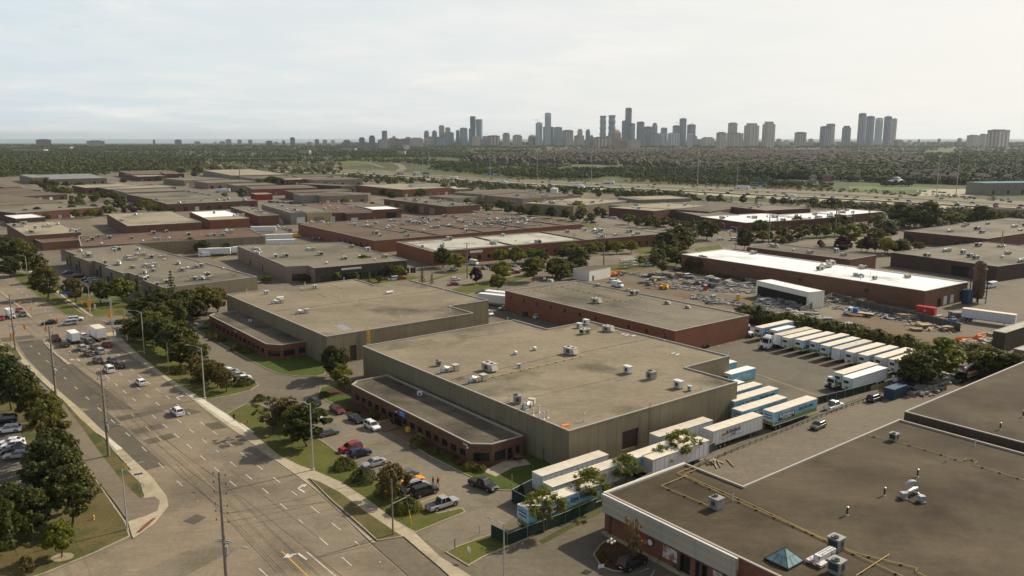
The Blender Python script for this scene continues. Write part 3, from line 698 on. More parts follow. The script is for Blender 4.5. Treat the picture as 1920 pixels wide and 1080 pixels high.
 # --- the large precast warehouse in the middle and its low brick office
HA=8.
fpA=path_fp((1067,808),HA,[('V',1383),('U',1285),('V',1368),('U',1106),('V',1026),('U',964)],close='U')
L0=(fpA[1]-fpA[0]).length
def s_at(fp,k,px,z=0):
 a,b=Vector(fp[k][:3]),Vector(fp[(k+1)%len(fp)][:3]);a.z=b.z=z
 d=(b-a).normalized(); return (along(a,d,px)-a).length
building('warehouse','large precast grey warehouse with brown roof and low brick office in the centre',fpA,HA,'wall_precast','roof_tan',detail=True,
ops={0:[(s_at(fpA,0,1166),s_at(fpA,0,1196),.9,4.6,'door')],len(fpA)-1:[(s_at(fpA,len(fpA)-1,1018),s_at(fpA,len(fpA)-1,1026),0.,2.3,'grey')]})
def office(label,start,h,px_chamfer,px_wall,px_left,px_back,host,wins,dirs=None,doors=()):
 "low brick wing: near edge along U, chamfered corner at its right end"
 a=P(start[0],start[1],h)
 l=along(a,Ud,px_left)
 c1=P(px_chamfer[0],px_chamfer[1],h)
 w1=along(c1,Vd,px_wall)
 l2=l+Vector((Vd.x,Vd.y,0))*(.0)
 back=along(l+Vector((Vd.x,Vd.y,0))*2.2+Vector((Ud.x,Ud.y,0))*1.8,Vd,px_back)
 lc=l+Vector((Vd.x,Vd.y,0))*2.2+Vector((Ud.x,Ud.y,0))*1.8
 t=(Vector(back[:2])-Vector(w1[:2])).dot(Ud);wb=Vector((w1.x,w1.y))+Ud*t
 return [a,c1,w1,Vector((wb.x,wb.y,h)),lc,l]
HO=4.1
fo=office('',(882,832),HO,(923,833),981,659,722,None,None)
nE=(Vector(fo[0][:2])-Vector(fo[5][:2])).length
def bays(L,n,w,z0,z1,first=1.2,skip=(),kind='window'):
 st=(L-2*first)/n; return [(first+st*(i+.5)-w/2,first+st*(i+.5)+w/2,z0,z1,kind) for i in range(n) if i not in skip]
o5=bays(nE,15,nE/15*.62,.9,2.3,skip=(6,));st=(nE-2.4)/15
o5.append((1.2+st*6.5-1.7,1.2+st*6.5+1.7,.15,2.5,'window'))
building('office_block','low brick office wing with blue sign in front of the central warehouse',fo,HO,'brick_brown','roof_tan_dark',detail=True,ops={5:o5,
0:[(.5,(fo[1]-fo[0]).length-.5,.6,2.4,'window')],1:[(.5,3.2,.5,2.4,'window'),(3.6,4.8,0.05,2.4,'window'),(5.6,(fo[2]-fo[1]).length-.8,.8,2.4,'window')],4:[(.6,2.2,.9,2.3,'window')]})
# --- its twin to the left
fpB=path_fp((612,631),HA,[('V',888),('U',842),('V',916),('U',769),('V',701),('U',666)],close='U')
kB=len(fpB)-1
building('warehouse','precast grey warehouse with tan roof and yellow wall ladder left of centre',fpB,HA,'wall_precast','roof_tan',detail=True,
ops={0:[(s_at(fpB,0,657),s_at(fpB,0,669),.1,4.4,'door')]})
fb=office('',(499,645),HO,(527,647),576,392,447,None,None)
nB=(Vector(fb[0][:2])-Vector(fb[5][:2])).length
building('office_block','low red brick office wing in front of the left warehouse',fb,HO,'brick_red','roof_tan_dark',detail=True,ops={5:bays(nB,13,nB/13*.6,.9,2.4),
0:[(.4,(fb[1]-fb[0]).length-.4,.7,2.4,'window')],1:[(.6,4,.7,2.4,'window'),(5,(fb[2]-fb[1]).length-.6,.8,2.4,'window')]})
# --- long red brick building behind
HCb=7.
fpC=rect((1266,621),(947,545),(1405,592),HCb)
kk=len(fpC)-1
LC=(fpC[0]-fpC[3]).length
building('warehouse','long red brick warehouse with brown roof beside the trailer yard',fpC,HCb,'brick_red','roof_grey',detail=True,
ops={3:[(LC*(i+.5)/11-.5,LC*(i+.5)/11+.5,4.4,5.6,'window') for i in range(11) if i!=7]+[(s_at(fpC,3,1174),s_at(fpC,3,1189),.2,2.2,'dock')]})
# --- the building in the bottom right corner: corrugated fascia over a brick front
HD=6.4
pD=P(1135,925,HD);udD=Vector((cos(R(128.0)),sin(R(128.0))));vdD=Vector((cos(R(38.4)),sin(R(38.4))))
qD=along(pD,vdD,1285);q2=along(qD,-udD,1393);q3=along(q2,vdD,1686);q3b=P(1690,780,HD);q4=along(q2,vdD,1990)
pR=along(pD,-udD,1386);far=pR-Vector((udD.x,udD.y,0))*45
q4=q3
far2=q4+Vector((-udD.x,-udD.y,0))*70;far=pD+Vector((-udD.x,-udD.y,0))*((far2-pD).dot(Vector((-udD.x,-udD.y,0))))
fpD=[pD,far,far2,q4,q2,qD]
LD=(far-pD).length;sF=(pR-pD).length
rootD,locD=building('shop_building','large brown flat roofed building with brick shop front in the near right corner',fpD,HD,'brick_red','roof_brown',detail=True,cap='coping',capw=.3,
ops={0:[(sF*.47,sF*.585,.9,2.9,'window'),(sF*.60,sF*.68,.2,2.9,'window'),(sF*.715,sF*.80,.4,2.9,'window'),(sF*.83,sF*.93,.4,2.9,'window'),(sF*1.03,sF*1.15,.4,2.9,'window'),(sF*1.2,sF*1.32,.4,2.9,'window'),(sF*1.36,sF*1.5,.4,2.9,'window')]})
cD=Vector(rootD.location[:2])
def fascia(a,b,z0,z1,out,mat,nm,root,c):
 a=Vector(a[:2])-c;b=Vector(b[:2])-c;d=(b-a).normalized();nn=Vector((d.y,-d.x));L=(b-a).length
 mb=MB();n=int((z1-z0)/.22);pr=[]
 for i in range(n+1):
  z=z0+(z1-z0)*i/n;pr+=[(out,z),(out,z+(z1-z0)/n*.55),(out+.07,z+(z1-z0)/n*.6),(out+.07,z+(z1-z0)/n*.95)] if i<n else [(out,z)]
 for (u0,w0),(u1,w1) in zip(pr,pr[1:]):
  A,B=a+nn*u0,b+nn*u0;C,D=b+nn*u1,a+nn*u1
  mb.face([(A.x,A.y,w0),(B.x,B.y,w0),(C.x,C.y,w1),(D.x,D.y,w1)],[(0,w0),(L,w0),(L,w1),(0,w1)])
 for e,s in ((a,1),(b,-1)):
  A,B=e,e+nn*out;q=[(A.x,A.y,z0),(B.x,B.y,z0),(B.x,B.y,z1),(A.x,A.y,z1)]
  mb.face(q if s>0 else q[::-1],[(0,z0),(out,z0),(out,z1),(0,z1)])
 A,B,C,D=a,b,b+nn*out,a+nn*out
 mb.face([(A.x,A.y,z0),(B.x,B.y,z0),(C.x,C.y,z0),(D.x,D.y,z0)])
 A,B,C,D=[v for v in (a,b,b+nn*out,a+nn*out)];zt=z1-.01;mb.face([(D.x,D.y,zt),(C.x,C.y,zt),(B.x,B.y,zt),(A.x,A.y,zt)])
 mb.obj(nm,mat,root)
 cb_=MB();m=(a+b)/2+nn*(out/2+.04);m=(a+b)/2+nn*(out-.1);cb_.box((m.x,m.y,z1+.06),(L+.2,.32,.12),atan2(d.y,d.x));cb_.obj('coping','coping_white',root)
fascia(pD,pR,3.55,HD-.02,.6,'fascia_white','fascia',rootD,cD)
nD=Vector((-Vd.x,-Vd.y));qd_=Vector(pD[:2])
fascia(Vector(qD[:2]),Vector(pD[:2]),3.55,HD-.02,.35,'fascia_white','fascia',rootD,cD)
mbf=MB();d=Vector((-udD.x,-udD.y));a=Vector(pR[:2])-cD+Vector((-vdD.x,-vdD.y))*.5
for i in range(30):
 s=.3+i*1.3;p=a+d*s;mbf.box((p.x,p.y,4.1),(.07,.07,1.3),R(128))
for z in (3.5,4.1,4.7):p=a+d*19;mbf.box((p.x,p.y,z),(38,.08,.08),atan2(d.y,d.x))
mbf.obj('sign_rail','rust',rootD)
# raised roof beyond
HE=7.4
e0=P(1696,772,HE);e1=along(e0,vdD,2300);e3=e0+Vector((-udD.x,-udD.y,0))*75;fpE=[e0,e3,e3+(e1-e0),e1]
building('warehouse','higher dark roofed building running off the right edge behind the near shop building',fpE,HE,'wall_dark','roof_brown',cap='coping',capw=.3)
HW=6
def B(kind,label,n,l,r,h,wall,roof,ang=None,**k):
 fp=rect(n,l,r,h,ang)
 return building(kind,label,fp,h,wall,roof,**k),fp
def LW(fp,k):return (Vector(fp[k][:2])-Vector(fp[(k+1)%len(fp)][:2])).length
# --- white roofed brick warehouse on the right
fw=rect((1735,546),(1278,473),(1815,523),7)
lw3,lw0=LW(fw,3),LW(fw,0)
building('warehouse','long dark brick warehouse with a bright white roof behind the construction yard',fw,7,'brick_brown','roof_white',cap='coping_white',capw=.5,
ops={0:[(lw0*.30,lw0*.38,.1,3.2,'dark'),(lw0*.44,lw0*.54,.3,3.6,'dock'),(lw0*.60,lw0*.70,.3,3.6,'dock'),(lw0*.82,lw0*.9,.1,4.2,'dark')],3:[(lw3*.26,lw3*.27,3.4,4.6,'window'),(lw3*.55,lw3*.565,3.4,4.6,'window'),(lw3*.8,lw3*.815,3.4,4.6,'window')]})
fq=rect((1594,487),(1400,458),(1643,472),6.5)
building('warehouse','brown brick building with stepped end behind the white roofed warehouse',fq,6.5,'brick_brown','roof_midbrown')
B('warehouse','dark brick building with pale roof and rooftop units at the right edge',(1870,500),(1671,478),(2050,478),6.5,'brick_dark','roof_grey',ops={3:[(30,38,.1,4.6,'dark')]})
fz=rect((1851,448),(1695,437),(2040,420),6.5)
building('warehouse','dark brick building with pale pillars and gravel roof at the right',fz,6.5,'brick_maroon','roof_grey',ops={3:[(LW(fz,3)*(i+.25)/6,LW(fz,3)*(i+.8)/6,1,4.2,'window') for i in range(6)]})
B('warehouse','low maroon building with grey roof on the right edge near the highway',(1925,420),(1872,414),(2100,409),6,'brick_maroon','roof_grey')
# --- white roofed strip by the crossing
fa=rect((1500,418),(1313,408),(1540,409),6)
fpw=[P(1392,419,6),P(1525,412,6)]
B('shop_building','white roofed brick strip building with pale fascia by the far crossing',(1398,418),(1312,407),(1527,412),6,'brick_maroon','roof_white',cap='coping_white',capw=.6,walls=None)
B('shop_building','further white roofed brick strip building behind the far crossing',(1510,411),(1446,401),(1600,404),6,'brick_maroon','roof_white',cap='coping_white',capw=.6)
B('shop_building','furthest white roofed strip building half hidden by trees',(1580,404),(1520,396),(1655,396),6,'brick_maroon','roof_white',cap='coping_white',capw=.6)
B('warehouse','maroon brick warehouse with flat grey roof behind the white strip roofs',(1436,395),(1370,389),(1520,392),8,'brick_maroon','roof_grey')
B('warehouse','long low maroon building with tan roof left of the maroon warehouse',(1330,397),(1142,389),(1425,385),7,'brick_maroon','roof_midbrown')
B('warehouse','dark walled low building in front of the maroon warehouses',(1312,405),(1262,394),(1386,401),6,'wall_dark','roof_grey')
B('warehouse','red brick building with a white sign and tan roof near the highway',(1226,396),(1143,388),(1330,385),7,'brick_maroon','roof_light')
B('warehouse','warehouse with cream ribbed roof seen behind the street trees',(1075,387),(985,372),(1175,372),8,'wall_tan','roof_light',ang=30,cap='coping_white')
B('warehouse','tall pale roofed block rising above the cream ribbed roof',(1197,375),(1159,368),(1296,370),9.5,'wall_tan','roof_light',cap='coping_white')
# --- white and grey panelled roof along the second street
f7=rect((812,473),(743,452),(1250,437),6.5)
l0=LW(f7,0)
r7,loc7=building('warehouse','long brick warehouse with silver and grey roof sections along the second street',f7,6.5,'brick_red','roof_grey',ops={0:[(l0*(i+.3)/26,l0*(i+.62)/26,1.2,3.3,'window') for i in range(26)]})
c7=Vector(r7.location[:2])
def sub_roof(root,fp,s0,s1,t0,t1,z,mat,nm='roof_section'):
 a,v,u=Vector(fp[0][:2]),Vector(fp[1][:2])-Vector(fp[0][:2]),Vector(fp[3][:2])-Vector(fp[0][:2]);c=Vector(root.location[:2])
 zz=[q[1] for q in BL.values() if q[0]==root][0]+.02;poly_obj(nm,[a+v*s+u*t-c for s,t in ((s0,t0),(s1,t0),(s1,t1),(s0,t1))],zz,mat,root,None)
sub_roof(r7,f7,.03,.30,.12,.93,6.23,'roof_silver');sub_roof(r7,f7,.32,.60,.12,.93,6.23,'roof_silver')
mb=MB()
for s in (.31,.61):
 a=Vector(f7[0][:2])+(Vector(f7[1][:2])-Vector(f7[0][:2]))*s-c7;b=a+(Vector(f7[3][:2])-Vector(f7[0][:2]));m=(a+b)/2;mb.box((m.x,m.y,6.55),((b-a).length,.5,.7),atan2((b-a).y,(b-a).x))
mb.obj('fire_wall','brick_maroon',r7)
# --- row behind with dark stepped fire walls
f8=rect((702,452),(562,421),(1090,421),6.5)
r8,_=building('warehouse','long red brick building with brown roof and dark stepped fire walls',f8,6.5,'brick_red','roof_far_brown',ops={3:[(LW(f8,3)*.9-i*7,LW(f8,3)*.9-i*7+4,.4,4,'window') for i in range(6)]})
c8=Vector(r8.location[:2]);mb=MB()
for s in (.28,.48,.70,.9):
 a=Vector(f8[0][:2])+(Vector(f8[1][:2])-Vector(f8[0][:2]))*s-c8;b=a+(Vector(f8[3][:2])-Vector(f8[0][:2]))*.45;m=(a+b)/2;mb.box((m.x,m.y,6.5),((b-a).length,.5,.8),atan2((b-a).y,(b-a).x))
mb.obj('fire_wall','brick_dark',r8)
B('warehouse','brick unit block with rooftop clutter behind the stepped fire walls',(760,437),(650,417),(985,414),6.5,'brick_red','roof_far_brown')
B('warehouse','second brick unit block with brown roof right of the rooftop clutter',(900,427),(860,410),(1020,411),6.5,'brick_red','roof_far_brown')
B('warehouse','small brick unit block at the bend of the far street',(925,405),(885,396),(938,401),6,'brick_red','roof_far_brown')
B('warehouse','brown building with large pale loading doors and a grey roof',(838,388),(720,373),(900,383),8,'brick_brown','roof_grey',ops={3:[(10+i*16,18+i*16,.5,6,'blind') for i in range(5)]})
B('warehouse','brown warehouse ending in a bright white roof patch',(700,394),(640,380),(752,390),7,'brick_brown','roof_midbrown',ops={0:[(10,18,.1,4.5,'dark')]})
sub_roof(BL['brown warehouse ending in a bright white roof patch'][0],rect((700,394),(640,380),(752,390),7),.1,.97,.03,.35,6.73,'roof_white')
B('warehouse','brown gabled unit with one white shutter left of the parked vans',(650,401),(618,388),(697,398),6.5,'brick_brown','roof_midbrown',ops={0:[(3,8,.2,3.6,'dock')]})
B('shop_building','single storey brick annexe of the stepped row with grey units on its roof',(610,426),(559,418),(642,421),5.5,'brick_red','roof_red')
# --- left of centre
f6=rect((537,501),(445,462),(590,503),6.5,ang=38)
f6=path_fp((537,501),6.5,[('V',578)],Vector((cos(R(122)),sin(R(122)))),Vector((cos(R(30)),sin(R(30)))),close='U')[:2]
fpg=[P(537,501,6.5),P(578,499,6.5),P(590,504,6.5),P(763,489,6.5),P(640,455,6.5),P(470,460,6.5),P(445,462,6.5)]
building('warehouse','pinkish block walled building with a dark brown office front beside the street',fpg,6.5,'block_beige','roof_grey',walls={2:'wall_dark',1:'block_beige'},ops={2:[(2+i*3.2,4.4+i*3.2,.8,3.2,'window') for i in range(14)],6:[(22,24,0,2.6,'door'),(42,44,0,2.6,'door')],0:[(2,8,.4,3.4,'window')]})
f5=rect((320,540),(122,472),(482,513),6.5)
a5,b5=Vector(f5[3][:2]),Vector(f5[0][:2]);d5=(b5-a5).normalized();L5=(b5-a5).length;n5=Vector((d5.y,-d5.x))
zig=[]
for i in range(6):
 s0,s1=L5*i/6,L5*(i+1)/6
 zig+=[a5+d5*s0+n5*(2.2 if i%2 else 0),a5+d5*s1+n5*(2.2 if i%2 else 0)]
fp5=[Vector(f5[1][:2]),Vector(f5[2][:2])]+zig
ops5={}
for i in range(6):ops5[2+2*i]=[(1.5,5,.3,3.2,'window'),(6.5,9,.3,5.4,'window')] if L5/6>10 else [(1,3.5,.3,3.2,'window')]
building('shop_building','pale concrete unit building with a stepped front and many small rooftop units',fp5,6.5,'wall_tan','roof_grey',ops=ops5)
f3=rect((152,463),(147,434),(497,443),6.5)
B('warehouse','long building with a red brown roof and grey concrete side wall',(152,463),(147,434),(497,443),6.5,'wall_precast','roof_red')
B('warehouse','brick building with tan roof and low front annexe at the left',(49,443),(12,422),(152,438),6.5,'brick_brown','roof_light')
B('shop_building','low brick annexe with two rooftop units in front of the tan roof',(80,456),(62,449),(150,453),4.2,'brick_brown','roof_red')
B('warehouse','square brown brick warehouse with plain tan roof',(240,425),(200,402),(378,418),7,'brick_brown','roof_light')
f2=rect((393,414),(355,398),(468,412),7)
r2,_=building('warehouse','square red brick warehouse with half white half tan roof',f2,7,'brick_red','roof_light')
sub_roof(r2,f2,.02,.98,.35,.98,6.73,'roof_white')
B('shop_building','small dark building with a white roof left of the tan roof',(30,411),(8,405),(85,408),5,'brick_dark','roof_white',cap='coping_white')
fk=rect((485,406),(432,389),(523,403),7);B('warehouse','dark brick warehouse with grey roof beside the curved steel hut',(485,406),(432,389),(523,403),7,'brick_brown','roof_grey')
B('warehouse','grey metal warehouse with a white shutter beside the cream striped unit',(545,400),(490,384),(573,398),8,'wall_grey','roof_grey',ops={0:[(4,10,.2,5,'dock')]})
B('shop_building','cream and brown striped unit with loading docks beside the grey metal warehouse',(575,401),(536,388),(623,399),7,'wall_cream','roof_grey',ops={0:[(5,12,.5,4.5,'grey'),(17,25,.5,4.5,'dock')]})
B('warehouse','brown brick building with two dark rooftop boxes right of the striped unit',(628,400),(566,383),(700,393),6.5,'brick_brown','roof_red')
# --- the far estate, rows of low roofs (near corner, left, right, height, wall, roof)
FAR=[
('tan row with brick piers behind the square warehouses',(315,384),(286,377),(483,381),6,'brick_brown','roof_grey',None),
('long grey roofed row above the tan row with piers',(300,377),(262,371),(420,374),6,'brick_brown','roof_grey',None),
('second long grey roofed row',(265,370),(237,365),(380,366),6,'brick_brown','roof_grey',None),
('third long grey roofed row',(235,362),(212,357),(345,359),6,'wall_tan','roof_grey',None),
('fourth long grey roofed row',(205,356),(180,352),(330,353),6,'brick_dark','roof_light',None),
('long row with a dark maroon left end',(160,353),(135,348),(270,348),6,'brick_maroon','roof_light',None),
('row ending in a tan unit with two doors',(262,347),(200,344),(287,344),6,'brick_brown','roof_light',None),
('bluish roofed building by the wood',(90,337),(70,328),(200,333),7,'wall_tan','roof_bluegrey',None),
('plain concrete block left of the bluish roof',(60,334),(36,328.5),(92,331),8,'wall_tan','roof_bluegrey',None),
('small orange brick building at the left edge',(8,352),(-60,345),(41,349),6,'brick_red','roof_midbrown',None),
('dark roofed unit at the left edge behind the brick building',(-20,361),(-80,355),(76,358),5,'brick_dark','roof_far_brown',None),
('brown roofed row at the left edge',(-20,372),(-90,365),(126,369),5,'brick_dark','roof_far_brown',None),
('grey concrete hall at the left edge',(-10,386),(-100,372),(118,378),7,'wall_tan','roof_midbrown',None),
('brick fronted building with a long pale roof and parked cars above it',(30,401),(-90,390),(190,395),6,'brick_maroon','roof_grey',None),
('maroon row at the back of the estate near the wood',(250,328),(222,321),(345,325),7,'brick_maroon','roof_midbrown',None),
('pale roofed building inside the maroon row',(260,332),(235,327),(312,330),6,'brick_maroon','roof_light',None),
('maroon block right of the maroon row',(310,327),(300,322),(333,325),8,'brick_maroon','roof_midbrown',None),
('long pale building beside the highway slip road',(435,330),(380,319),(540,324),8,'wall_grey','roof_light',None),
('tan building in front of the long pale building',(475,336),(420,326),(560,331),7,'wall_grey','roof_midbrown',None),
('grey units with lorries parked before them',(345,339),(306,335),(430,335),6.5,'wall_tan','roof_grey',None),
('tan block walled unit with a white trailer beside it',(390,344),(364,340),(480,341),6.5,'block_beige','roof_grey',None),
('grey unit under the tall pole',(443,349),(424,345),(520,345),6.5,'wall_tan','roof_grey',None),
('red brick building with a long brown roof right of the tall pole',(475,356),(460,350),(595,353),6.5,'brick_red','roof_midbrown',None),
('bright red metal shed',(480,366),(470,363),(511,364),5,'shed_red','roof_light',None),
('brown unit right of the red shed',(550,362),(534,358),(660,358),7,'brick_brown','roof_midbrown',None),
('pale grey unit with white doors right of the red shed',(565,368),(550,363),(660,363),7,'wall_grey','roof_midbrown',None),
('beige unit right of the pale grey unit',(605,369),(587,365),(690,366),7,'block_beige','roof_midbrown',None),
('orange brick unit near the highway',(535,338),(520,333),(625,335),6.5,'brick_brown','roof_light',None),
('red brick block close to the highway',(560,333),(548,329),(625,330),7,'brick_red','roof_midbrown',None),
('grey unit in front of the orange brick unit',(590,339),(566,335),(680,336),7,'wall_grey','roof_midbrown',None),
('dark office building with brown roof',(640,350),(560,346),(668,348),7,'wall_dark','roof_far_brown',None),
('long brick building with a pale roof in front of the highway trees',(755,357),(668,348),(845,352),7,'brick_red','roof_light',None),
('white walled penthouse building on the pale roof',(775,347.5),(766,345),(824,345),9,'wall_white','roof_light',None),
('grey brick unit left of the parked blue car',(663,366),(600,362),(695,363),7,'block_beige','roof_grey',None),
('low pale roof right of the white tank',(855,356),(840,353),(885,353),5,'wall_tan','roof_light',None),
('grey warehouse with a brown roof right of the white tank',(905,366),(851,359),(1010,357),8,'wall_grey','roof_midbrown',None),
('tan brick warehouse with scattered roof units',(980,374),(905,369),(1090,369),7,'block_beige','roof_midbrown',None),
('dark gabled building by the parked cars',(850,373),(805,368),(905,368),6,'wall_grey','roof_midbrown',None),
]
panel_mat('shed_red',(.33,.05,.04),(.30,.045,.04),(.2,.03,.03),2)
for lab,n_,l_,r_,h_,w_,rf_,an in FAR:
 fp=rect(n_,l_,r_,h_,an)
 if area(fp)<0:continue
 LL=LW(fp,0);k=max(2,int(LL/9))
 ops={} if LL<12 or 'shed' in lab else {0:[(LL*(i+.3)/k,LL*(i+.3)/k+3.2,.3,3.4,random.choice(['window','window','grey','dock'])) for i in range(k)]}
 building('industrial_unit',lab,fp,h_,w_,rf_,ops=ops,capw=.4)
 # ---------------------------------------------------------------- trees
def leaf_cloud(mb,centres,n,size,spread,rng,up=.35):
 for (c,r) in centres:
  for _ in range(n):
   d=Vector((rng.gauss(0,1),rng.gauss(0,1),rng.gauss(0,1)))
   if d.length<.01:continue
   d.normalize();p=c+Vector((d.x*r,d.y*r,d.z*r*.75))*(rng.random()**.35)
   nn=(d+Vector((rng.gauss(0,.5),rng.gauss(0,.5),up+rng.gauss(0,.5)))).normalized()
   a=nn.cross(Vector((rng.gauss(0,1),rng.gauss(0,1),rng.gauss(0,1)))).normalized();b=nn.cross(a)
   s=size*rng.uniform(.6,1.35)
   mb.face([p-a*s*.5-b*s*.28,p+a*s*.1-b*s*.5,p+a*s*.55+b*s*.1,p+a*s*.05+b*s*.5])
def tree_proto(kind,label,H=8.,W=6.,mat='leaf_green',trunk_h=.12,nc=66,nl=50,size=.42,seed=1,airy=False,limbs=7):
 rng=random.Random(seed);root=empty(kind,(0,-500,0),0,label,'tree')
 t=MB();th=H*trunk_h
 bend=Vector((rng.uniform(-.3,.3),rng.uniform(-.3,.3),0))
 top=Vector((bend.x*2,bend.y*2,H*.82))
 t.tube([(0,0,-.1),(bend.x*.3,bend.y*.3,th*.5),(bend.x,bend.y,th),(bend.x*1.5,bend.y*1.5,H*.55),top],[.028*H*.8,.024*H*.8,.02*H*.8,.012*H*.8,.004*H],7)
 cs=[]
 zc=(H+th)/2;hz=(H-th)/2
 for i in range(nc):
  while True:
   d=Vector((rng.uniform(-1,1),rng.uniform(-1,1),rng.uniform(-1,1)))
   if .12<d.length<1:break
  d=d.normalized()*(d.length**.45)
  wob=1+.25*sin(3*atan2(d.y,d.x)+seed)+rng.uniform(-.12,.12)
  k=1-.35*max(0,d.z)
  c=Vector((d.x*W/2*.82*wob*k,d.y*W/2*.82*wob*k,zc+d.z*hz*.85));cs.append((c,W*(.08 if airy else .098)*rng.uniform(.7,1.5)))
 for i in range(limbs):
  c=cs[rng.randrange(len(cs))][0];z0=th+(c.z-th)*rng.uniform(0,.4);z0=max(th*.8,z0)
  p0=Vector((bend.x,bend.y,z0));t.tube([p0,p0+(c-p0)*.5+Vector((0,0,.2)),c],[.009*H,.006*H,.002*H],5)
 t.obj('trunk','bark',root)
 m=MB();leaf_cloud(m,cs,nl,size,0,rng);m.obj('crown',mat,root)
 return proto(root)
def conifer_proto(kind,label,H=9.,W=4.6,mat='leaf_conifer',seed=3,layers=15,n=75,size=.45,lean=0.):
 rng=random.Random(seed);root=empty(kind,(0,-500,0),0,label,'tree')
 t=MB();t.tube([(0,0,-.1),(0,0,H*.5),(0,0,H*.97)],[.02*H,.012*H,.002*H],7);t.obj('trunk','bark',root)
 m=MB()
 for L in range(layers):
  f=L/(layers-1);z=H*(.1+.88*f);r=W/2*(1-f)**.8*(1+.12*sin(L*2.3))+.1
  nb=max(4,int(11*(1-f))+3)
  for b in range(nb):
   a=2*pi*b/nb+rng.uniform(-.3,.3)+L;rr=r*rng.uniform(.72,1.12)
   for k in range(max(3,int(n/nb*(1-f*.6)))):
    q=rng.random()**.6;p=Vector((cos(a)*rr*q,sin(a)*rr*q,z-.22*rr*q*q+rng.uniform(-.18,.12)*H*.08))
    p+=Vector((rng.gauss(0,.12),rng.gauss(0,.12),0))*W*.3*q
    nn=Vector((cos(a)*.5+rng.gauss(0,.4),sin(a)*.5+rng.gauss(0,.4),.8)).normalized();u=nn.cross(Vector((rng.gauss(0,1),rng.gauss(0,1),0.3))).normalized();v=nn.cross(u);s=size*rng.uniform(.6,1.3)
    m.face([p-u*s*.5,p-v*s*.4,p+u*s*.5,p+v*s*.4])
 m.obj('crown',mat,root); return proto(root)
def shrub_proto(kind,label,W=3.,H=1.7,mat='leaf_dark',seed=5,n=900,size=.22,cat='shrub'):
 rng=random.Random(seed);root=empty(kind,(0,-500,0),0,label,cat);m=MB()
 for _ in range(n):
  a,u=rng.uniform(0,2*pi),rng.random();el=u*pi/2
  rr=(1+.12*sin(3*a+seed)+.08*sin(7*a+el*4))*rng.uniform(.86,1.04)
  d=Vector((cos(a)*cos(el),sin(a)*cos(el),sin(el)));p=Vector((d.x*W/2*rr,d.y*W/2*rr,d.z*H*rr+.05))
  nn=(d+Vector((rng.gauss(0,.4),rng.gauss(0,.4),rng.gauss(0,.3)))).normalized();a_=nn.cross(Vector((rng.gauss(0,1),rng.gauss(0,1),rng.gauss(0,1)))).normalized();b_=nn.cross(a_);s=size*rng.uniform(.6,1.3)
  m.face([p-a_*s*.6,p-b_*s*.5,p+a_*s*.6,p+b_*s*.5])
 m.obj('foliage',mat,root)
 t=MB();
 for k in range(5):a=k*1.3;t.tube([(0,0,0),(cos(a)*W*.2,sin(a)*W*.2,H*.7)],[.06,.03],5)
 t.obj('stem','bark',root); return proto(root)
TR={
'oak':tree_proto('leafy_tree','x',8,7.2,'leaf_green',seed=1),'maple':tree_proto('leafy_tree','x',8.5,6.8,'leaf_green',seed=2,nc=72),
'dark':tree_proto('leafy_tree','x',8.5,7.4,'leaf_dark',seed=3,nc=74),'bright':tree_proto('leafy_tree','x',7.5,6.8,'leaf_bright',trunk_h=.2,seed=4),'bright2':tree_proto('leafy_tree','x',7.5,6.4,'leaf_bright',trunk_h=.2,seed=14),
'purple':tree_proto('purple_tree','x',7,5.2,'leaf_purple',seed=5),'autumn':tree_proto('autumn_tree','x',7,5.4,'leaf_autumn',seed=6,nl=30),
'locust':tree_proto('honey_locust','x',7.5,7.,'leaf_bright',trunk_h=.3,nc=58,nl=40,size=.30,seed=8,airy=True,limbs=22),'bare':tree_proto('thin_tree','x',7.5,5.6,'leaf_autumn',nc=34,nl=26,size=.26,seed=9,airy=True,limbs=24),
'silver':tree_proto('silver_tree','x',8,7,'leaf_silver',seed=10,trunk_h=.15),
'pine':conifer_proto('pine_tree','x'),'spruce':conifer_proto('spruce_tree','x',10,4.2,seed=7),'bigpine':tree_proto('pine_tree','x',9,7,'leaf_conifer',trunk_h=.1,nc=84,nl=54,size=.36,seed=12,limbs=10),
'shrub':shrub_proto('round_shrub','x',3.1,1.35,'leaf_green',5,2400,.15),'bush':shrub_proto('bush','x',3,2.2,'leaf_green',6),'lowshrub':shrub_proto('flowering_shrub','x',1.6,.9,'leaf_autumn',8,350,.2),'hedge':shrub_proto('hedge_shrub','x',4.2,2.6,'leaf_green',9,1300,.26)}
# ---------------------------------------------------------------- vehicles (nose towards +x, wheels on z = 0)
def wheels(root,xs,y,r,w=.24,dual=False,rimmat='rim'):
 for x in xs:
  for sgn in (-1,1):
   m=MB();yy=y*sgn
   m.tube([(x,yy-w/2,r),(x,yy-w/2+.03,r),(x,yy+w/2-.03,r),(x,yy+w/2,r)],[r*.92,r,r,r*.92],14);t=m.obj('wheel','tyre',root)
   m=MB();m.tube([(x,yy+sgn*(w/2-.04),r),(x,yy+sgn*(w/2+.012),r)],[r*.62,r*.56],10);m.obj('rim',rimmat,t)
def loft(mb,st):
 "stations: (x, [(y,z)...]) half rings from the sill up to the centre line"
 rings=[]
 for x,hr in st:
  full=[(y,z) for y,z in hr]+[(-y,z) for y,z in reversed(hr) if y>1e-6]
  rings.append([mb.vert((x,y,z)) for y,z in full])
 for a,b in zip(rings,rings[1:]):
  n=len(a)
  for k in range(n):
   mb.f.append([a[k],b[k],b[(k+1)%n],a[(k+1)%n]]);mb.uv.append(None);mb.mi.append(mb.cur)
 mb.f.append(list(reversed(rings[0])));mb.f.append(list(rings[-1]));mb.uv+=[None]*2;mb.mi+=[mb.cur]*2
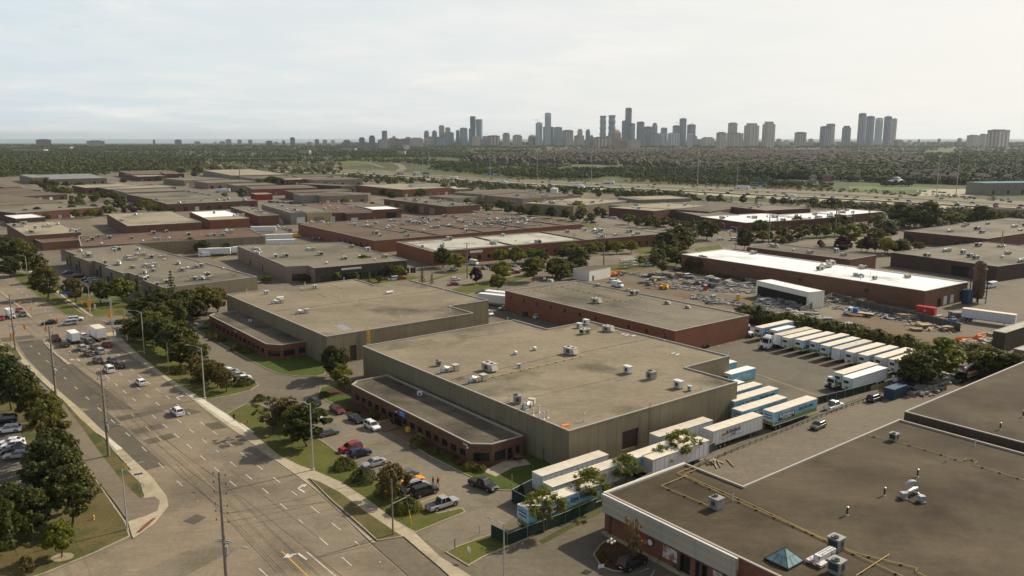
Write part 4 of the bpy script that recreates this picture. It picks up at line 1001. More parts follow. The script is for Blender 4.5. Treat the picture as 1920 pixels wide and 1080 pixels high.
def car_proto(kind,L,W,H,zb,prof,cab,col='car_grey',bed=None,wr=.33,wx=None,rack=False,cat='car'):
 """prof: (x fraction, belt height) along the bonnet/boot line; cab: x of windscreen base, roof front, roof rear, rear glass base (fractions from the tail)"""
 root=empty(kind,(0,-500,0),0,'x',cat);hw=W/2;st=[]
 for fx,z,k in prof:
  x=(fx-.5)*L;w_=hw*k
  st.append((x,[(w_*.9,zb),(w_,zb+.14),(w_,z*.62),(w_*.96,z-.04),(w_*.86,z),(0,z+.03)]))
 m=MB();loft(m,st)
 x0,x1,x2,x3=[(c-.5)*L for c in cab];zt=[p[1] for p in prof];bz=max(zt)-.02;rw,bw=hw*.72,hw*.9
 # pillars
 for sy in (-1,1):
  for (xa,xb) in ((x0,x1),(x3,x2)):m.tube([(xa,sy*bw,bz),(xb,sy*rw,H-.04)],.04,5)
  xm=(x1+x2)/2;m.tube([(xm,sy*bw*1.0,bz),(xm,sy*(rw+.02),H-.04)],.035,5)
  # wing mirrors
  m.box((x0-.25 if x0>x3 else x0+.25,sy*(hw+.06),bz+.08),(.14,.2,.13))
 body=m.obj('body',col,root,smooth=False)
 for p in body.data.polygons:p.use_smooth= False
 r=MB();r.hull8([(x1+.04,-rw-.03,H-.07),(x1+.04,rw+.03,H-.07),(x2-.04,rw+.03,H-.07),(x2-.04,-rw-.03,H-.07)],[(x1-.08,-rw*.88,H),(x1-.08,rw*.88,H),(x2+.08,rw*.88,H),(x2+.08,-rw*.88,H)]);r.obj('roof',col,root)
 g=MB();g.hull8([(x0,-bw,bz-.03),(x0,bw,bz-.03),(x3,bw,bz-.03),(x3,-bw,bz-.03)],[(x1,-rw,H-.065),(x1,rw,H-.065),(x2,rw,H-.065),(x2,-rw,H-.065)]);g.obj('window','car_glass',root)
 wx=wx or (.19,.80)
 wheels(root,[(a-.5)*L for a in wx],hw-.12,wr)
 for f in wx:
  for sy in (-1,1):a=MB();a.tube([((f-.5)*L,sy*(hw-.16),wr+.02),((f-.5)*L,sy*(hw+.004),wr+.02)],wr*1.16,14);a.obj('wheel_arch','plastic_black',root)
 zf=prof[-1][1];zr=prof[0][1]
 for sy in (-1,1):
  b=MB();b.box((L/2-.10,sy*hw*.66,zf-.12),(.24,hw*.40,.14));b.obj('headlight','headlight',root)
  b=MB();b.box((-L/2+.09,sy*hw*.70,zr-.14),(.2,hw*.34,.18));b.obj('taillight','taillight',root)
 b=MB();b.box((L/2-.05,0,zb+.2),(.14,W*.72,.2));b.obj('grille','plastic_black',root)
 b=MB();b.box((-L/2+.0,0,zr-.32),(.05,.5,.13));b.obj('number_plate','sign_white',root)
 if rack:
  b=MB()
  for sy in (-1,1):b.tube([(x1-.3,sy*rw*.85,H+.05),(x2+.3,sy*rw*.85,H+.05)],.03,5)
  b.obj('roof_rack','plastic_black',root)
 if bed:
  b=MB();x4=(bed[0]-.5)*L;x5=(bed[1]-.5)*L;b.box(((x4+x5)/2,0,prof[1][1]+.025),(abs(x5-x4),W*.78,.04));b.obj('bed','plastic_black',root)
 return proto(root)
SD=[(0,.86,.84),(.02,.93,.93),(.14,.97,.98),(.3,.93,1),(.68,.93,1),(.80,.86,.99),(.95,.74,.93),(1,.62,.80)]
SU=[(0,.98,.88),(.015,1.05,.95),(.1,1.04,1),(.7,1.03,1),(.78,1.02,.99),(.95,.92,.94),(1,.74,.84)]
PU=[(0,1.0,.93),(.01,1.05,.99),(.4,1.06,1),(.72,1.06,1),(.78,1.08,1),(.95,1.02,.96),(1,.86,.88)]
VH={
'sedan':car_proto('parked_car',4.75,1.84,1.44,.22,SD,(.72,.56,.27,.13)),
'hatch':car_proto('parked_car',4.3,1.78,1.5,.22,[(0,.92,.88),(.02,.98,.96),(.15,.97,1),(.7,.93,1),(.8,.88,.99),(.95,.76,.93),(1,.62,.82)],(.74,.58,.13,.02)),
'suv':car_proto('parked_suv',4.65,1.87,1.7,.26,SU,(.74,.6,.10,.015),wr=.36,rack=True,cat='car'),
'bigsuv':car_proto('parked_suv',5.0,1.97,1.86,.28,SU,(.75,.63,.06,.01),wr=.39,rack=True,cat='car'),
'pickup':car_proto('pickup_truck',5.85,2.0,1.92,.36,PU,(.73,.62,.40,.36),wr=.41,bed=(.02,.35),wx=(.2,.82),cat='pickup truck'),
'minivan':car_proto('minivan',5.0,1.95,1.75,.22,[(0,.98,.9),(.015,1.02,.97),(.1,1.02,1),(.78,1.0,1),(.86,.95,.97),(.96,.8,.93),(1,.66,.84)],(.84,.66,.06,.01),wr=.34,cat='van')}
def van_proto():
 root=empty('delivery_van',(0,-500,0),0,'x','van');m=MB()
 st=[]
 for x,z,k in ((-2.85,2.4,.94),(-2.8,2.5,1),(1.0,2.5,1),(1.5,2.35,.97),(2.2,1.35,.95),(2.75,1.05,.9),(2.9,.8,.8)):st.append((x,[(.96*k,.3),(1.0*k,.5),(1.0*k,z*.6),(.93*k,z-.1),(.8*k,z),(0,z+.03)]))
 loft(m,st);m.obj('body','car_white',root)
 g=MB();g.face([(2.18,-.8,1.42),(2.18,.8,1.42),(1.56,.72,2.3),(1.56,-.72,2.3)])
 for sy in (-1,1):g.box((1.35,sy*.985,1.65),(.85,.03,.5))
 g.obj('window','car_glass',root)
 wheels(root,(-1.75,1.85),.9,.37)
 for sy in (-1,1):b=MB();b.box((2.78,sy*.66,.92),(.2,.3,.18));b.obj('headlight','headlight',root)
 return proto(root)
VH['van']=van_proto()
def cab(root,x,L=2.0,W=2.4,H=2.9,nose=1.3,mat='car_white',z=.6):
 "cab of a lorry; x is its rear wall"
 m=MB();hw=W/2
 lo=[(x,-hw,z),(x,hw,z),(x+L,hw,z),(x+L,-hw,z)];hi=[(x,-hw*.94,H),(x,hw*.94,H),(x+L*.72,hw*.9,H),(x+L*.72,-hw*.9,H)]
 m.hull8(lo,hi)
 if nose:m.hull8([(x+L-.2,-hw*.86,z),(x+L-.2,hw*.86,z),(x+L+nose,hw*.74,z),(x+L+nose,-hw*.74,z)],[(x+L-.2,-hw*.82,z+1.15),(x+L-.2,hw*.82,z+1.15),(x+L+nose-.12,hw*.66,z+.92),(x+L+nose-.12,-hw*.66,z+.92)])
 for sy in (-1,1):
  m.box((x+L-.1,sy*(hw*.93),z+.2),(1.0,.45,.55));m.box((x+L+.1,sy*(hw+.22),z+1.55),(.12,.14,.55));m.tube([(x+L-.1,sy*hw*.9,z+1.6),(x+L+.1,sy*(hw+.2),z+1.6)],.03,5)
 m.obj('cab',mat,root)
 g=MB();t=.42;zz0,zz1=z+(H-z)*t,z+(H-z)*.84
 def fx(zv):return x+L-(L*.28)*(zv-z)/(H-z)+.02
 g.face([(fx(zz0),-hw*.86,zz0),(fx(zz0),hw*.86,zz0),(fx(zz1),hw*.82,zz1),(fx(zz1),-hw*.82,zz1)])
 for sy in (-1,1):g.box((x+L*.5,sy*(hw*.985),(zz0+zz1)/2),(L*.42,.04,(zz1-zz0)*.9))
 g.obj('window','car_glass',root)
 b=MB();b.box((x+L+nose+.0,0,z+.42),(.1,W*.42,.72));b.box((x+L+nose+.04,0,z-.08),(.2,W*.86,.25));b.obj('grille','plastic_black',root)
 for sy in (-1,1):b=MB();b.box((x+L+nose-.08,sy*hw*.66,z+.3),(.24,.3,.24));b.obj('headlight','headlight',root)
def tractor_proto(mat='car_white',nose=1.3,high=True,name='truck_tractor'):
 root=empty(name,(0,-500,0),0,'x','truck')
 f=MB();f.box((0,.42,.8),(6.6,.12,.28));f.box((0,-.42,.8),(6.6,.12,.28));f.box((-1.6,0,1.02),(1.1,.9,.16));f.box((.3,.95,.72),(1.2,.5,.55));f.box((.3,-.95,.72),(1.2,.5,.55));f.obj('chassis','black_metal',root)
 cab(root,.5,2.1 if high else 1.7,2.4,3.55 if high else 2.9,nose,mat)
 if high:m=MB();m.hull8([(.5,-1.1,3.5),(.5,1.1,3.5),(2.0,1,3.5),(2.0,-1,3.5)],[(.5,-1.05,4.0),(.5,1.05,4.0),(1.1,.8,3.9),(1.1,-.8,3.9)]);m.obj('wind_deflector',mat,root)
 e=MB();e.tube([(.4,1.0,1.2),(.4,1.0,3.3)],.09,8);e.obj('exhaust','chrome',root)
 wheels(root,(2.9+nose*.35,),.98,.5,.3);wheels(root,(-1.2,-2.5),.92,.5,.55)
 return proto(root)
VH['tractor']=tractor_proto();VH['daytractor']=tractor_proto(high=False,name='truck_tractor')
def yard_tractor():
 root=empty('yard_tractor',(0,-500,0),0,'x','truck');f=MB();f.box((-.6,0,.8),(4.6,.95,.3));f.box((2.1,0,.62),(1.2,2.3,.55));f.box((-1.2,0,1.1),(1.2,.9,.15));f.obj('chassis','black_metal',root)
 cab(root,.8,1.5,2.1,2.95,0,'car_white',.9);wheels(root,(1.6,),.98,.5,.3);wheels(root,(-1.9,),.92,.5,.55); return proto(root)
VH['yard']=yard_tractor()
def box_truck(mat='trailer_white',name='box_truck',L=6.2):
 root=empty(name,(0,-500,0),0,'x','truck');f=MB();f.box((0,0,.75),(L+2,.9,.25));f.obj('chassis','black_metal',root)
 cab(root,L/2-.1,1.5,2.1,2.5,.55,'car_white',.5)
 b=MB();b.box((-.4,0,2.25),(L,2.45,2.6));b.obj('cargo_box',mat,root)
 r=MB();r.box((-.4,0,3.57),(L+.04,2.49,.05));r.obj('roof','trailer_roof_white',root)
 d=MB();d.box((-.4-L/2-.02,0,2.2),(.05,2.2,2.3));d.obj('rear_door','unit_white',root)
 for sy in (-1,1):t=MB();t.box((-.4-L/2-.02,sy*1.0,.8),(.08,.25,.12));t.obj('taillight','taillight',root)
 wheels(root,(-2.2,),.9,.45,.5);wheels(root,(L/2+.9,),.92,.45,.28); return proto(root)
VH['box']=box_truck()
TH=4.1
def trailer_proto(art=True,reefer=True,L=15.6,roofm='trailer_roof',axles=2,text=True,ribs=False,name='semi_trailer',logo=None):
 """nose (refrigeration unit) at +x, doors at -x; origin under the middle of the floor"""
 root=empty(name,(0,-500,0),0,'x','trailer');hw=1.3;z0=1.15
 m=MB();m.box((0,0,(z0+TH)/2),(L,hw*2,TH-z0-.06));m.obj('body','trailer_art' if art else 'trailer_white',root)
 r=MB();r.box((0,0,TH-.0),(L+.05,hw*2+.05,.07))
 if ribs:
  for i in range(int(L/.6)):r.box((-L/2+.4+i*.6,0,TH+.045),(.05,hw*2-.1,.03))
 r.obj('roof',roofm,root)
 fr=MB()
 for sx in (-1,1):
  for sy in (-1,1):fr.box((sx*(L/2-.03),sy*(hw-.03),(z0+TH)/2),(.1,.1,TH-z0-.02))
 for sy in (-1,1):fr.box((0,sy*(hw-.01),z0+.06),(L,.06,.16));fr.box((0,sy*(hw-.01),TH-.1),(L,.06,.09))
 if ribs or not art:
  for i in range(int(L/1.2)):
   for sy in (-1,1):fr.box((-L/2+.8+i*1.2,sy*(hw+.003),(z0+TH)/2),(.05,.02,TH-z0-.3))
 fr.obj('frame','galv' if not art else 'trailer_white',root)
 ch=MB();ch.box((-.3,.5,1.0),(L-1.5,.12,.3));ch.box((-.3,-.5,1.0),(L-1.5,.12,.3));ch.box((-L/2+.15,0,.62),(.12,2.3,.14));ch.box((-L/2+.2,.7,.85),(.1,.1,.5));ch.box((-L/2+.2,-.7,.85),(.1,.1,.5));ch.obj('chassis','black_metal',root)
 for sy in (-1,1):g=MB();g.box((L/2-3.2,sy*.85,.6),(.16,.16,1.15));g.box((L/2-3.2,sy*.85,.05),(.35,.3,.08));g.obj('landing_leg','galv',root)
 wheels(root,[-L/2+1.2+i*1.3 for i in range(axles)],.95,.5,.5)
 for sy in (-1,1):
  d=MB();d.box((-L/2-.03,sy*.63,(z0+TH)/2),(.05,1.2,TH-z0-.25));dd=d.obj('rear_door','trailer_art' if art else 'unit_white',root)
  b=MB();b.tube([(-L/2-.08,sy*.35,z0+.1),(-L/2-.08,sy*.35,TH-.2)],.025,5);b.tube([(-L/2-.08,sy*.9,z0+.1),(-L/2-.08,sy*.9,TH-.2)],.025,5);b.obj('door_bar','galv',dd)
  t=MB();t.box((-L/2-.05,sy*1.0,.95),(.06,.3,.14));t.obj('taillight','taillight',root)
 if reefer:
  u=MB();u.hull8([(L/2,-.95,2.0),(L/2,.95,2.0),(L/2+.38,.85,2.05),(L/2+.38,-.85,2.05)],[(L/2,-.98,3.85),(L/2,.98,3.85),(L/2+.45,.88,3.75),(L/2+.45,-.88,3.75)]);uu=u.obj('cooling_unit','unit_white',root)
  b=MB();b.box((L/2+.43,.0,3.1),(.04,1.3,.7));b.obj('grille','unit_dark',uu);b=MB();b.tube([(L/2+.2,0,1.2),(L/2+.2,0,1.9)],.3,8);b.obj('fuel_tank','unit_grey',root)
 for sy in (1,-1):
  rz=180 if sy>0 else 0
  T= lambda x,z:Matrix.Translation((x*(-1 if sy>0 else 1),sy*(hw+.035),z))@rotm(90,0,rz)
  if text and art:
   p=MB();p.box(((-3.2)*(-1 if sy>0 else 1),sy*(hw+.012),2.65),(5.6,.02,1.5));pp=p.obj('name_panel','navy_panel',root)
   text_mesh('BURNBRAE',1.02,'paint_sign','lettering',pp,T(-3.2,2.85),.02)
   text_mesh('NATURELLEMENT',.42,'paint_sign','lettering',pp,T(-3.2,2.25),.01)
   text_mesh('Eggs for Life!',1.05,'ink','lettering',root,T(3.6,3.15),.02)
  elif logo:
   p=MB();s_=-1 if sy>0 else 1;p.box((-4.6*s_,sy*(hw+.02),2.75),(1.3,.03,.45));p.obj('emblem','logo_green',root)
   p=MB();p.box((-4.6*s_,sy*(hw+.02),3.1),(.8,.03,.3));p.obj('emblem','logo_orange',root)
   text_mesh('BURNBRAE',.92,'ink','lettering',root,T(-1.6,3.0),.015);text_mesh('FARMS',.4,'ink','lettering',root,T(-1.6,2.35),.01)
   f=MB()
   for zz in (3.55,2.05):f.box((-2.2*s_,sy*(hw+.012),zz),(6.4,.02,.04))
   f.obj('name_frame','ink',root)
 if text and art:
  p=MB();p.box((-L/2-.07,0,3.0),(.02,1.9,.75));pp=p.obj('name_panel','navy_panel',root)
  text_mesh('BURNBRAE',.38,'paint_sign','lettering',pp,Matrix.Translation((-L/2-.095,0,3.0))@rotm(90,0,-90),.01)
 return proto(root)
plain('paint_sign',(.75,.75,.74),.5)
VH['t_art']=trailer_proto();VH['t_white']=trailer_proto(False,True,text=False,roofm='trailer_roof');VH['t_old']=trailer_proto(False,False,text=False,ribs=True);VH['t_logo']=trailer_proto(False,False,text=False,logo=True,axles=3)
VH['t_short']=trailer_proto(True,True,L=9.5,text=False,name='semi_trailer');VH['t_wshort']=trailer_proto(False,True,L=9.0,text=False,roofm='trailer_roof_white')
# distant vehicles: shape only, no parts
def far_car(name,L,W,H,van=False):
 m=MB();z=.95
 loft(m,[((f-.5)*L,[(W/2*k,.25),(W/2*k,zz),(0,zz+.02)]) for f,zz,k in ((0,.85,.9),(.05,.95,1),(.7,.95,1),(1,.7,.85))])
 m.cur=1;x0,x1,x2,x3=(.25*L,.1*L,-.3*L,-.42*L) if not van else (.36*L,.2*L,-.44*L,-.47*L)
 m.hull8([(x0,-W*.45,z),(x0,W*.45,z),(x3,W*.45,z),(x3,-W*.45,z)],[(x1,-W*.36,H-.06),(x1,W*.36,H-.06),(x2,W*.36,H-.06),(x2,-W*.36,H-.06)])
 m.cur=0;m.box(((x1+x2)/2,0,H-.03),(abs(x1-x2),W*.74,.06))
 m.cur=2
 for x in (-.3*L,.3*L):m.tube([(x,-W/2,.32),(x,W/2,.32)],.34,8)
 o=m.obj(name,['car_white','car_glass','tyre']);o.location=(0,-500,0);tag(o,'x','car'); return proto(o)
FC={'car':far_car('distant_car',4.6,1.85,1.5),'suv':far_car('distant_car',4.7,1.9,1.75,True)}
def far_lorry():
 m=MB();m.box((-2,0,2.6),(14.5,2.6,2.9));m.box((-2,0,1.0),(14,1.6,.3));m.hull8([(5.8,-1.2,.6),(5.8,1.2,.6),(8.8,1.1,.6),(8.8,-1.1,.6)],[(5.8,-1.1,3.7),(5.8,1.1,3.7),(7.4,1,3.3),(7.4,-1,3.3)]);m.cur=2
 for x in (-8,-6.8,3.2,4.4,8):m.tube([(x,-1.25,.5),(x,1.25,.5)],.5,8)
 m.cur=1;m.box((7.9,0,2.4),(.5,2.0,.9));o=m.obj('lorry',['car_white','car_glass','tyre']);o.location=(0,-500,0);tag(o,'x','truck'); return proto(o)
FC['lorry']=far_lorry()
# ---------------------------------------------------------------- roof equipment
def unit_proto(name,sz,mat='unit_beige',fans=1,hood=True,curb=True):
 root=empty(name,(0,-500,0),0,'x','roof unit');L,W,H=sz;z=.3
 if curb:m=MB();m.box((0,0,z/2),(L*.8,W*.8,z));m.obj('curb','unit_grey',root)
 m=MB();m.box((0,0,z+H/2),(L,W,H));m.box((0,0,z+H+.03),(L+.1,W+.1,.07))
 for k in range(int(L/.7)):m.box((-L/2+.5+k*.7,-W/2-.01,z+H/2),(.04,.04,H*.9))
 b=m.obj('cabinet',mat,root)
 for k in range(fans):
  f=MB();x=L*(-.25+.5*k/max(1,fans-1)) if fans>1 else -L*.22;f.lathe((x,0,z+H+.06),[(min(.42,W*.3),0),(min(.42,W*.3),.12),(min(.36,W*.26),.12),(.12,.06),(.1,.16)],14);f.obj('fan','unit_dark',root)
 if hood:m=MB();m.hull8([(L/2,-W*.4,z+H*.15),(L/2,W*.4,z+H*.15),(L/2+.55,W*.4,z+H*.1),(L/2+.55,-W*.4,z+H*.1)],[(L/2,-W*.4,z+H*.9),(L/2,W*.4,z+H*.9),(L/2+.1,W*.4,z+H*.9),(L/2+.1,-W*.4,z+H*.9)]);m.obj('hood',mat,root)
 g=MB();g.box((-L/2-.01,0,z+H*.5),(.03,W*.75,H*.7));g.obj('louvre','unit_dark',root);g=MB();g.box((0,-W/2-.012,z+H*.45),(L*.4,.03,H*.6));g.obj('louvre','unit_dark',root)
 return proto(root)
RU={'rtu':unit_proto('rooftop_unit',(2.6,1.6,1.1)),'rtu_big':unit_proto('rooftop_unit',(3.4,2.2,1.5),fans=2),'white':unit_proto('rooftop_unit',(1.8,1.1,1.25),'unit_white',0,False),'cond':unit_proto('condenser_unit',(1.2,1.2,.95),'unit_grey',1,False),'mini':unit_proto('condenser_unit',(1.0,.45,.8),'unit_white',0,False)}
def pipe_proto(name,h,r,mat,cap=True):
 root=empty(name,(0,-500,0),0,'x','vent');m=MB();m.tube([(0,0,0),(0,0,h)],r,9);m.obj('pipe',mat,root)
 m=MB();m.lathe((0,0,0),[(r*2,0),(r*1.2,.18)],9);m.obj('flashing','galv',root)
 if cap:m=MB();m.lathe((0,0,h),[(r*1.6,-.05),(r*1.6,.1),(r*.3,.2)],10);m.obj('cap','galv',root)
 return proto(root)
RU['pipe']=pipe_proto('vent_pipe',1.15,.07,'pvc_white');RU['dpipe']=pipe_proto('vent_pipe',1.2,.13,'pipe_dark');RU['fat']=pipe_proto('exhaust_stack',1.6,.22,'pvc_white')
def mushroom():
 root=empty('roof_fan',(0,-500,0),0,'x','vent');m=MB();m.box((0,0,.15),(.8,.8,.3));m.obj('curb','unit_grey',root);m=MB();m.lathe((0,0,.3),[(.3,0),(.3,.25),(.55,.3),(.55,.5),(.3,.68),(.05,.72)],14);m.obj('hood','unit_white',root); return proto(root)
RU['mush']=mushroom()
def duct():
 root=empty('duct_unit',(0,-500,0),0,'x','roof unit');m=MB();m.tube([(-2.2,0,0),(-2.2,0,.5),(-2.0,0,.95),(-1.5,0,1.15),(-.6,0,.85)],.55,10);m.obj('elbow_duct','galv',root)
 m=MB();m.box((.1,0,.75),(1.5,1.1,.9));m.tube([(-.6,0,.8),(-.2,0,.8)],.4,10);m.obj('fan_housing','unit_beige',root);m=MB();m.box((1.6,0,.8),(1.3,1.5,1.2));m.box((1.6,0,1.43),(1.5,1.7,.07));m.obj('cabinet','unit_beige',root);m=MB();m.box((2.27,0,.8),(.04,1.2,.9));m.obj('louvre','unit_dark',root)
 m=MB()
 for x in (-.6,.5,1.2,2):m.box((x,0,.15),(.1,1.3,.3))
 m.obj('support','galv',root); return proto(root)
RU['duct']=duct()
def turbine():
 root=empty('round_ventilator',(0,-500,0),0,'x','vent');m=MB();m.tube([(-1.3,0,.55),(1.3,0,.55)],.5,12);m.obj('drum','unit_white',root);m=MB();m.box((0,0,.15),(1.2,.7,.3));m.obj('curb','unit_grey',root); return proto(root)
RU['drum']=turbine()
# ---------------------------------------------------------------- poles and signals
def lamp_proto(H=11.,arm=2.8,double=False,name='street_lamp',mat='steel_pole',kink=False):
 root=empty(name,(0,-500,0),0,'x','street lamp');m=MB();m.tube([(0,0,0),(0,0,H*.5),(0,0,H)],[.15,.12,.085],9);m.obj('pole',mat,root)
 m=MB();m.box((0,0,.15),(.45,.45,.3));m.obj('base','concrete_pole',root)
 for s in ((1,-1) if double else (1,)):
  a=MB();a.tube([(0,0,H-.4),(s*arm*.35,0,H+.15),(s*arm,0,H+.35)],[.06,.05,.04],7);aa=a.obj('arm',mat,root)
  l=MB();l.hull8([(s*(arm-.1),-.14,H+.27),(s*(arm-.1),.14,H+.27),(s*(arm+.65),.1,H+.3),(s*(arm+.65),-.1,H+.3)][::s],[(s*(arm-.1),-.12,H+.45),(s*(arm-.1),.12,H+.45),(s*(arm+.6),.08,H+.4),(s*(arm+.6),-.08,H+.4)][::s]);l.obj('lamp_head','unit_grey',aa)
 return proto(root)
PL={'lamp':lamp_proto(),'double':lamp_proto(9.5,2.2,True)}
def mast_proto():
 root=empty('high_mast_light',(0,-500,0),0,'x','light mast');m=MB();m.tube([(0,0,0),(0,0,20),(0,0,40)],[.55,.4,.24],9);m.obj('pole','steel_pole',root)
 m=MB();m.lathe((0,0,39.2),[(1.1,0),(1.4,.15),(1.1,.3)],12);m.obj('ring','steel_pole',root)
 for k in range(6):a=k*pi/3;l=MB();l.box((cos(a)*1.7,sin(a)*1.7,39.1),(.9,.5,.35),a);l.obj('lamp_head','unit_beige',root)
 return proto(root)
PL['mast']=mast_proto()
def utility_proto(H=16.5,arms=(.4,1.6,2.9,4.6,5.6,6.8),lamp=True,crossarm=True,mat='wood_pole'):
 root=empty('utility_pole',(0,-500,0),0,'x','utility pole');m=MB();m.tube([(0,0,0),(0,0,H*.5),(0,0,H)],[.27,.22,.15],9);m.obj('pole',mat,root)
 m=MB()
 for k,d in enumerate(arms):
  s=1 if k%2 else -1
  for sg in (1,-1) if k>0 else (1,-1):
   m.tube([(0,0,H-d),(sg*.85,0,H-d+.12)],.035,5);i_=MB();i_.lathe((sg*.95,0,H-d+.0),[(.10,0),(.05,.06),(.10,.12),(.05,.18),(.10,.24),(.04,.3)],7);i_.obj('insulator','pipe_dark',root)
 m.obj('bracket','unit_grey',root) if arms else None
 if crossarm:c=MB();c.box((0,.2,H-9.6),(2.3,.12,.14));c.box((0,-.2,H-9.6),(2.3,.12,.14));c.obj('crossarm','unit_grey',root);c=MB();c.tube([(.28,.0,H-11.5),(.28,0,H-10.2)],.24,9);c.obj('conduit','unit_grey',root)
 if lamp:a=MB();a.tube([(0,0,H-12),(1.6,0,H-10.3),(3.0,0,H-9.9)],[.05,.04,.04],6);aa=a.obj('lamp_arm','steel_pole',root);l=MB();l.box((3.3,0,H-9.9),(.8,.28,.14));l.obj('lamp_head','unit_grey',aa)
 return proto(root)
PL['utility']=utility_proto();PL['plain']=utility_proto(13,(),False,False);PL['ut2']=utility_proto(13,(.3,1.2,2.2),True,False)
def signal_proto():
 root=empty('traffic_signal',(0,-500,0),0,'x','traffic light');m=MB();m.tube([(0,0,0),(0,0,6.3)],[.1,.08],8);m.obj('pole','steel_pole',root)
 for x,z in ((.25,3.2),(3.6,5.4)):
  h=MB();h.box((x,0,z),(.36,.26,1.05));h.box((x,.12,z),(.62,.04,1.3));hh=h.obj('signal_head','signal_yellow',root)
  for k,c in enumerate(('taillight','unit_dark','unit_dark')):l=MB();l.lathe((x,-.14,z+.32-.32*k),[(.1,0),(.1,.02)],9);l.obj('lens',c,hh)
 a=MB();a.tube([(0,0,5.7),(1.8,0,6.1),(3.7,0,6.05)],.05,6);a.obj('arm','steel_pole',root)
 return proto(root)
PL['signal']=signal_proto()
def person(label,loc,rz,top='cloth_dark',legs='cloth_dark',stride=.18,s=1.0):
 J=[(0,0,.95),(0,0,1.15),(0,0,1.42),(0,0,1.54),(.0,0,1.68),(.02,0,1.76),(0,.19,1.40),(.04,.27,1.12),(.14,.27,.88),(0,-.19,1.40),(-.04,-.27,1.12),(.06,-.27,.86),(.0,.1,.88),(stride*.6,.11,.5),(stride*.7,.11,.08),(stride*.7+.18,.12,.04),(.0,-.1,.88),(-stride*.3,-.11,.5),(-stride,-.11,.1),(-stride+.17,-.12,.04)]
 E=[(0,1),(1,2),(2,3),(3,4),(4,5),(2,6),(6,7),(7,8),(2,9),(9,10),(10,11),(0,12),(12,13),(13,14),(14,15),(0,16),(16,17),(17,18),(18,19)]
 r=[.15,.135,.16,.06,.10,.085,.065,.048,.035,.065,.048,.035,.095,.065,.045,.04,.095,.065,.045,.04]
 me=bpy.data.meshes.new('person');me.from_pydata(J,E,[]);o=bpy.data.objects.new('person',me);COL.objects.link(o)
 o.modifiers.new('s','SKIN');sv=me.skin_vertices
 if not sv:
  bm=bmesh.new();bm.from_mesh(me);bm.verts.layers.skin.verify();bm.to_mesh(me);bm.free();sv=me.skin_vertices
 for k,q in enumerate(r):sv[0].data[k].radius=(q,q)
 sv[0].data[0].use_root= True
 o.modifiers.new('u','SUBSURF').levels=1
 dg=bpy.context.evaluated_depsgraph_get();m2=bpy.data.meshes.new_from_object(o.evaluated_get(dg));o.modifiers.clear();o.data=m2
 for mt in (top,legs,'skin','hair_dark'):m2.materials.append(M(mt))
 for p in m2.polygons:
  z=p.center.z;x=p.center.x
  p.material_index=1 if z<.95 and abs(p.center.y)<.22 else (3 if z>1.70 or (z>1.58 and x<-.02) else (2 if z>1.50 or (abs(p.center.y)>.22 and z<.92) else 0))
 o.location=loc;o.rotation_euler.z=rz;o.scale=(s,s,s);tag(o,label,'person'); return o
 # ---------------------------------------------------------------- placing things
NIGHT= None
def car(kind,px,py,hd,col,label,group=None,z=.7,gz=0.):
 p=P(px,py,z)
 mats={'body':'car_'+col,'roof':'car_'+col} if col else None
 return dup(VH[kind],(p.x,p.y,.03+gz),R(hd),label,group,mats=mats)
G='vehicles queueing on the main road'
car('pickup',104,634,131,'darkred','dark red pickup waiting in the left turn lane of the main road',G)
car('suv',121,645,131,'black','black car behind the dark red pickup in the left turn lane',G)
car('hatch',156,629,131,'white','white car between the two box lorries',G)
car('suv',167,639,131,'grey','grey car with lit tail lamps behind the white car between the lorries',G)
car('sedan',200,645,131,'red','red saloon behind the larger box lorry in the kerb lane',G)
car('suv',154,652,131,'silver','silver car behind the smaller box lorry',G)
car('hatch',177,650,131,'grey','dark grey hatchback left of the red saloon in the queue',G)
car('suv',187,658,131,'silver','silver car just behind the dark grey hatchback',G)
car('sedan',166,662,131,'bronze','brown saloon beside the second silver car in the queue',G)
car('suv',183,675,130,'bronze','brown car with red lamps behind the brown saloon',G)
car('suv',210,675,130,'grey','blue grey car on the right of the red lamped brown car',G)
car('suv',224,684,130,'black','black car behind the blue grey car in the queue',G)
car('bigsuv',204,692,130,'white','white large car with a dark rear window at the tail of the queue',G)
car('hatch',263.5,716,130,'white','white hatchback driving alone in the middle lane',G)
car('suv',332,771,130,'white','white car nearest the camera on the main road',G)
p=P(137,629,2);dup(VH['box'],(p.x,p.y,.02),R(131),'smaller white box lorry with pale blue roof waiting at the lights',G,.92)
p=P(183,624,2);dup(VH['box'],(p.x,p.y,.02),R(131),'larger white box lorry with cream roof beside the kerb at the lights',G,1.12,mats={'roof':'trailer_roof'})
car('sedan',92,604,212,'black','black saloon turning in the middle of the crossing')
car('minivan',129,605.5,215,'silver','silver minivan turning through the crossing behind the black saloon')
car('suv',142,598,30,'white','white car with a dark roof line at the mouth of the side street')
car('sedan',228,603,30,'black','black saloon leaving along the side street past the bus shelter')
p=P(18,584,2);dup(VH['box'],(p.x,p.y,.02),R(-47),'white flatbed lorry facing the camera beyond the crossing',None,.8)
car('sedan',37,581,-47,'red','red car waiting beyond the crossing beside the white lorry')
car('suv',43,589,-47,'grey','grey car waiting in front of the red car beyond the crossing')
car('hatch',1,596,-47,'red','red car cut by the left edge at the crossing')
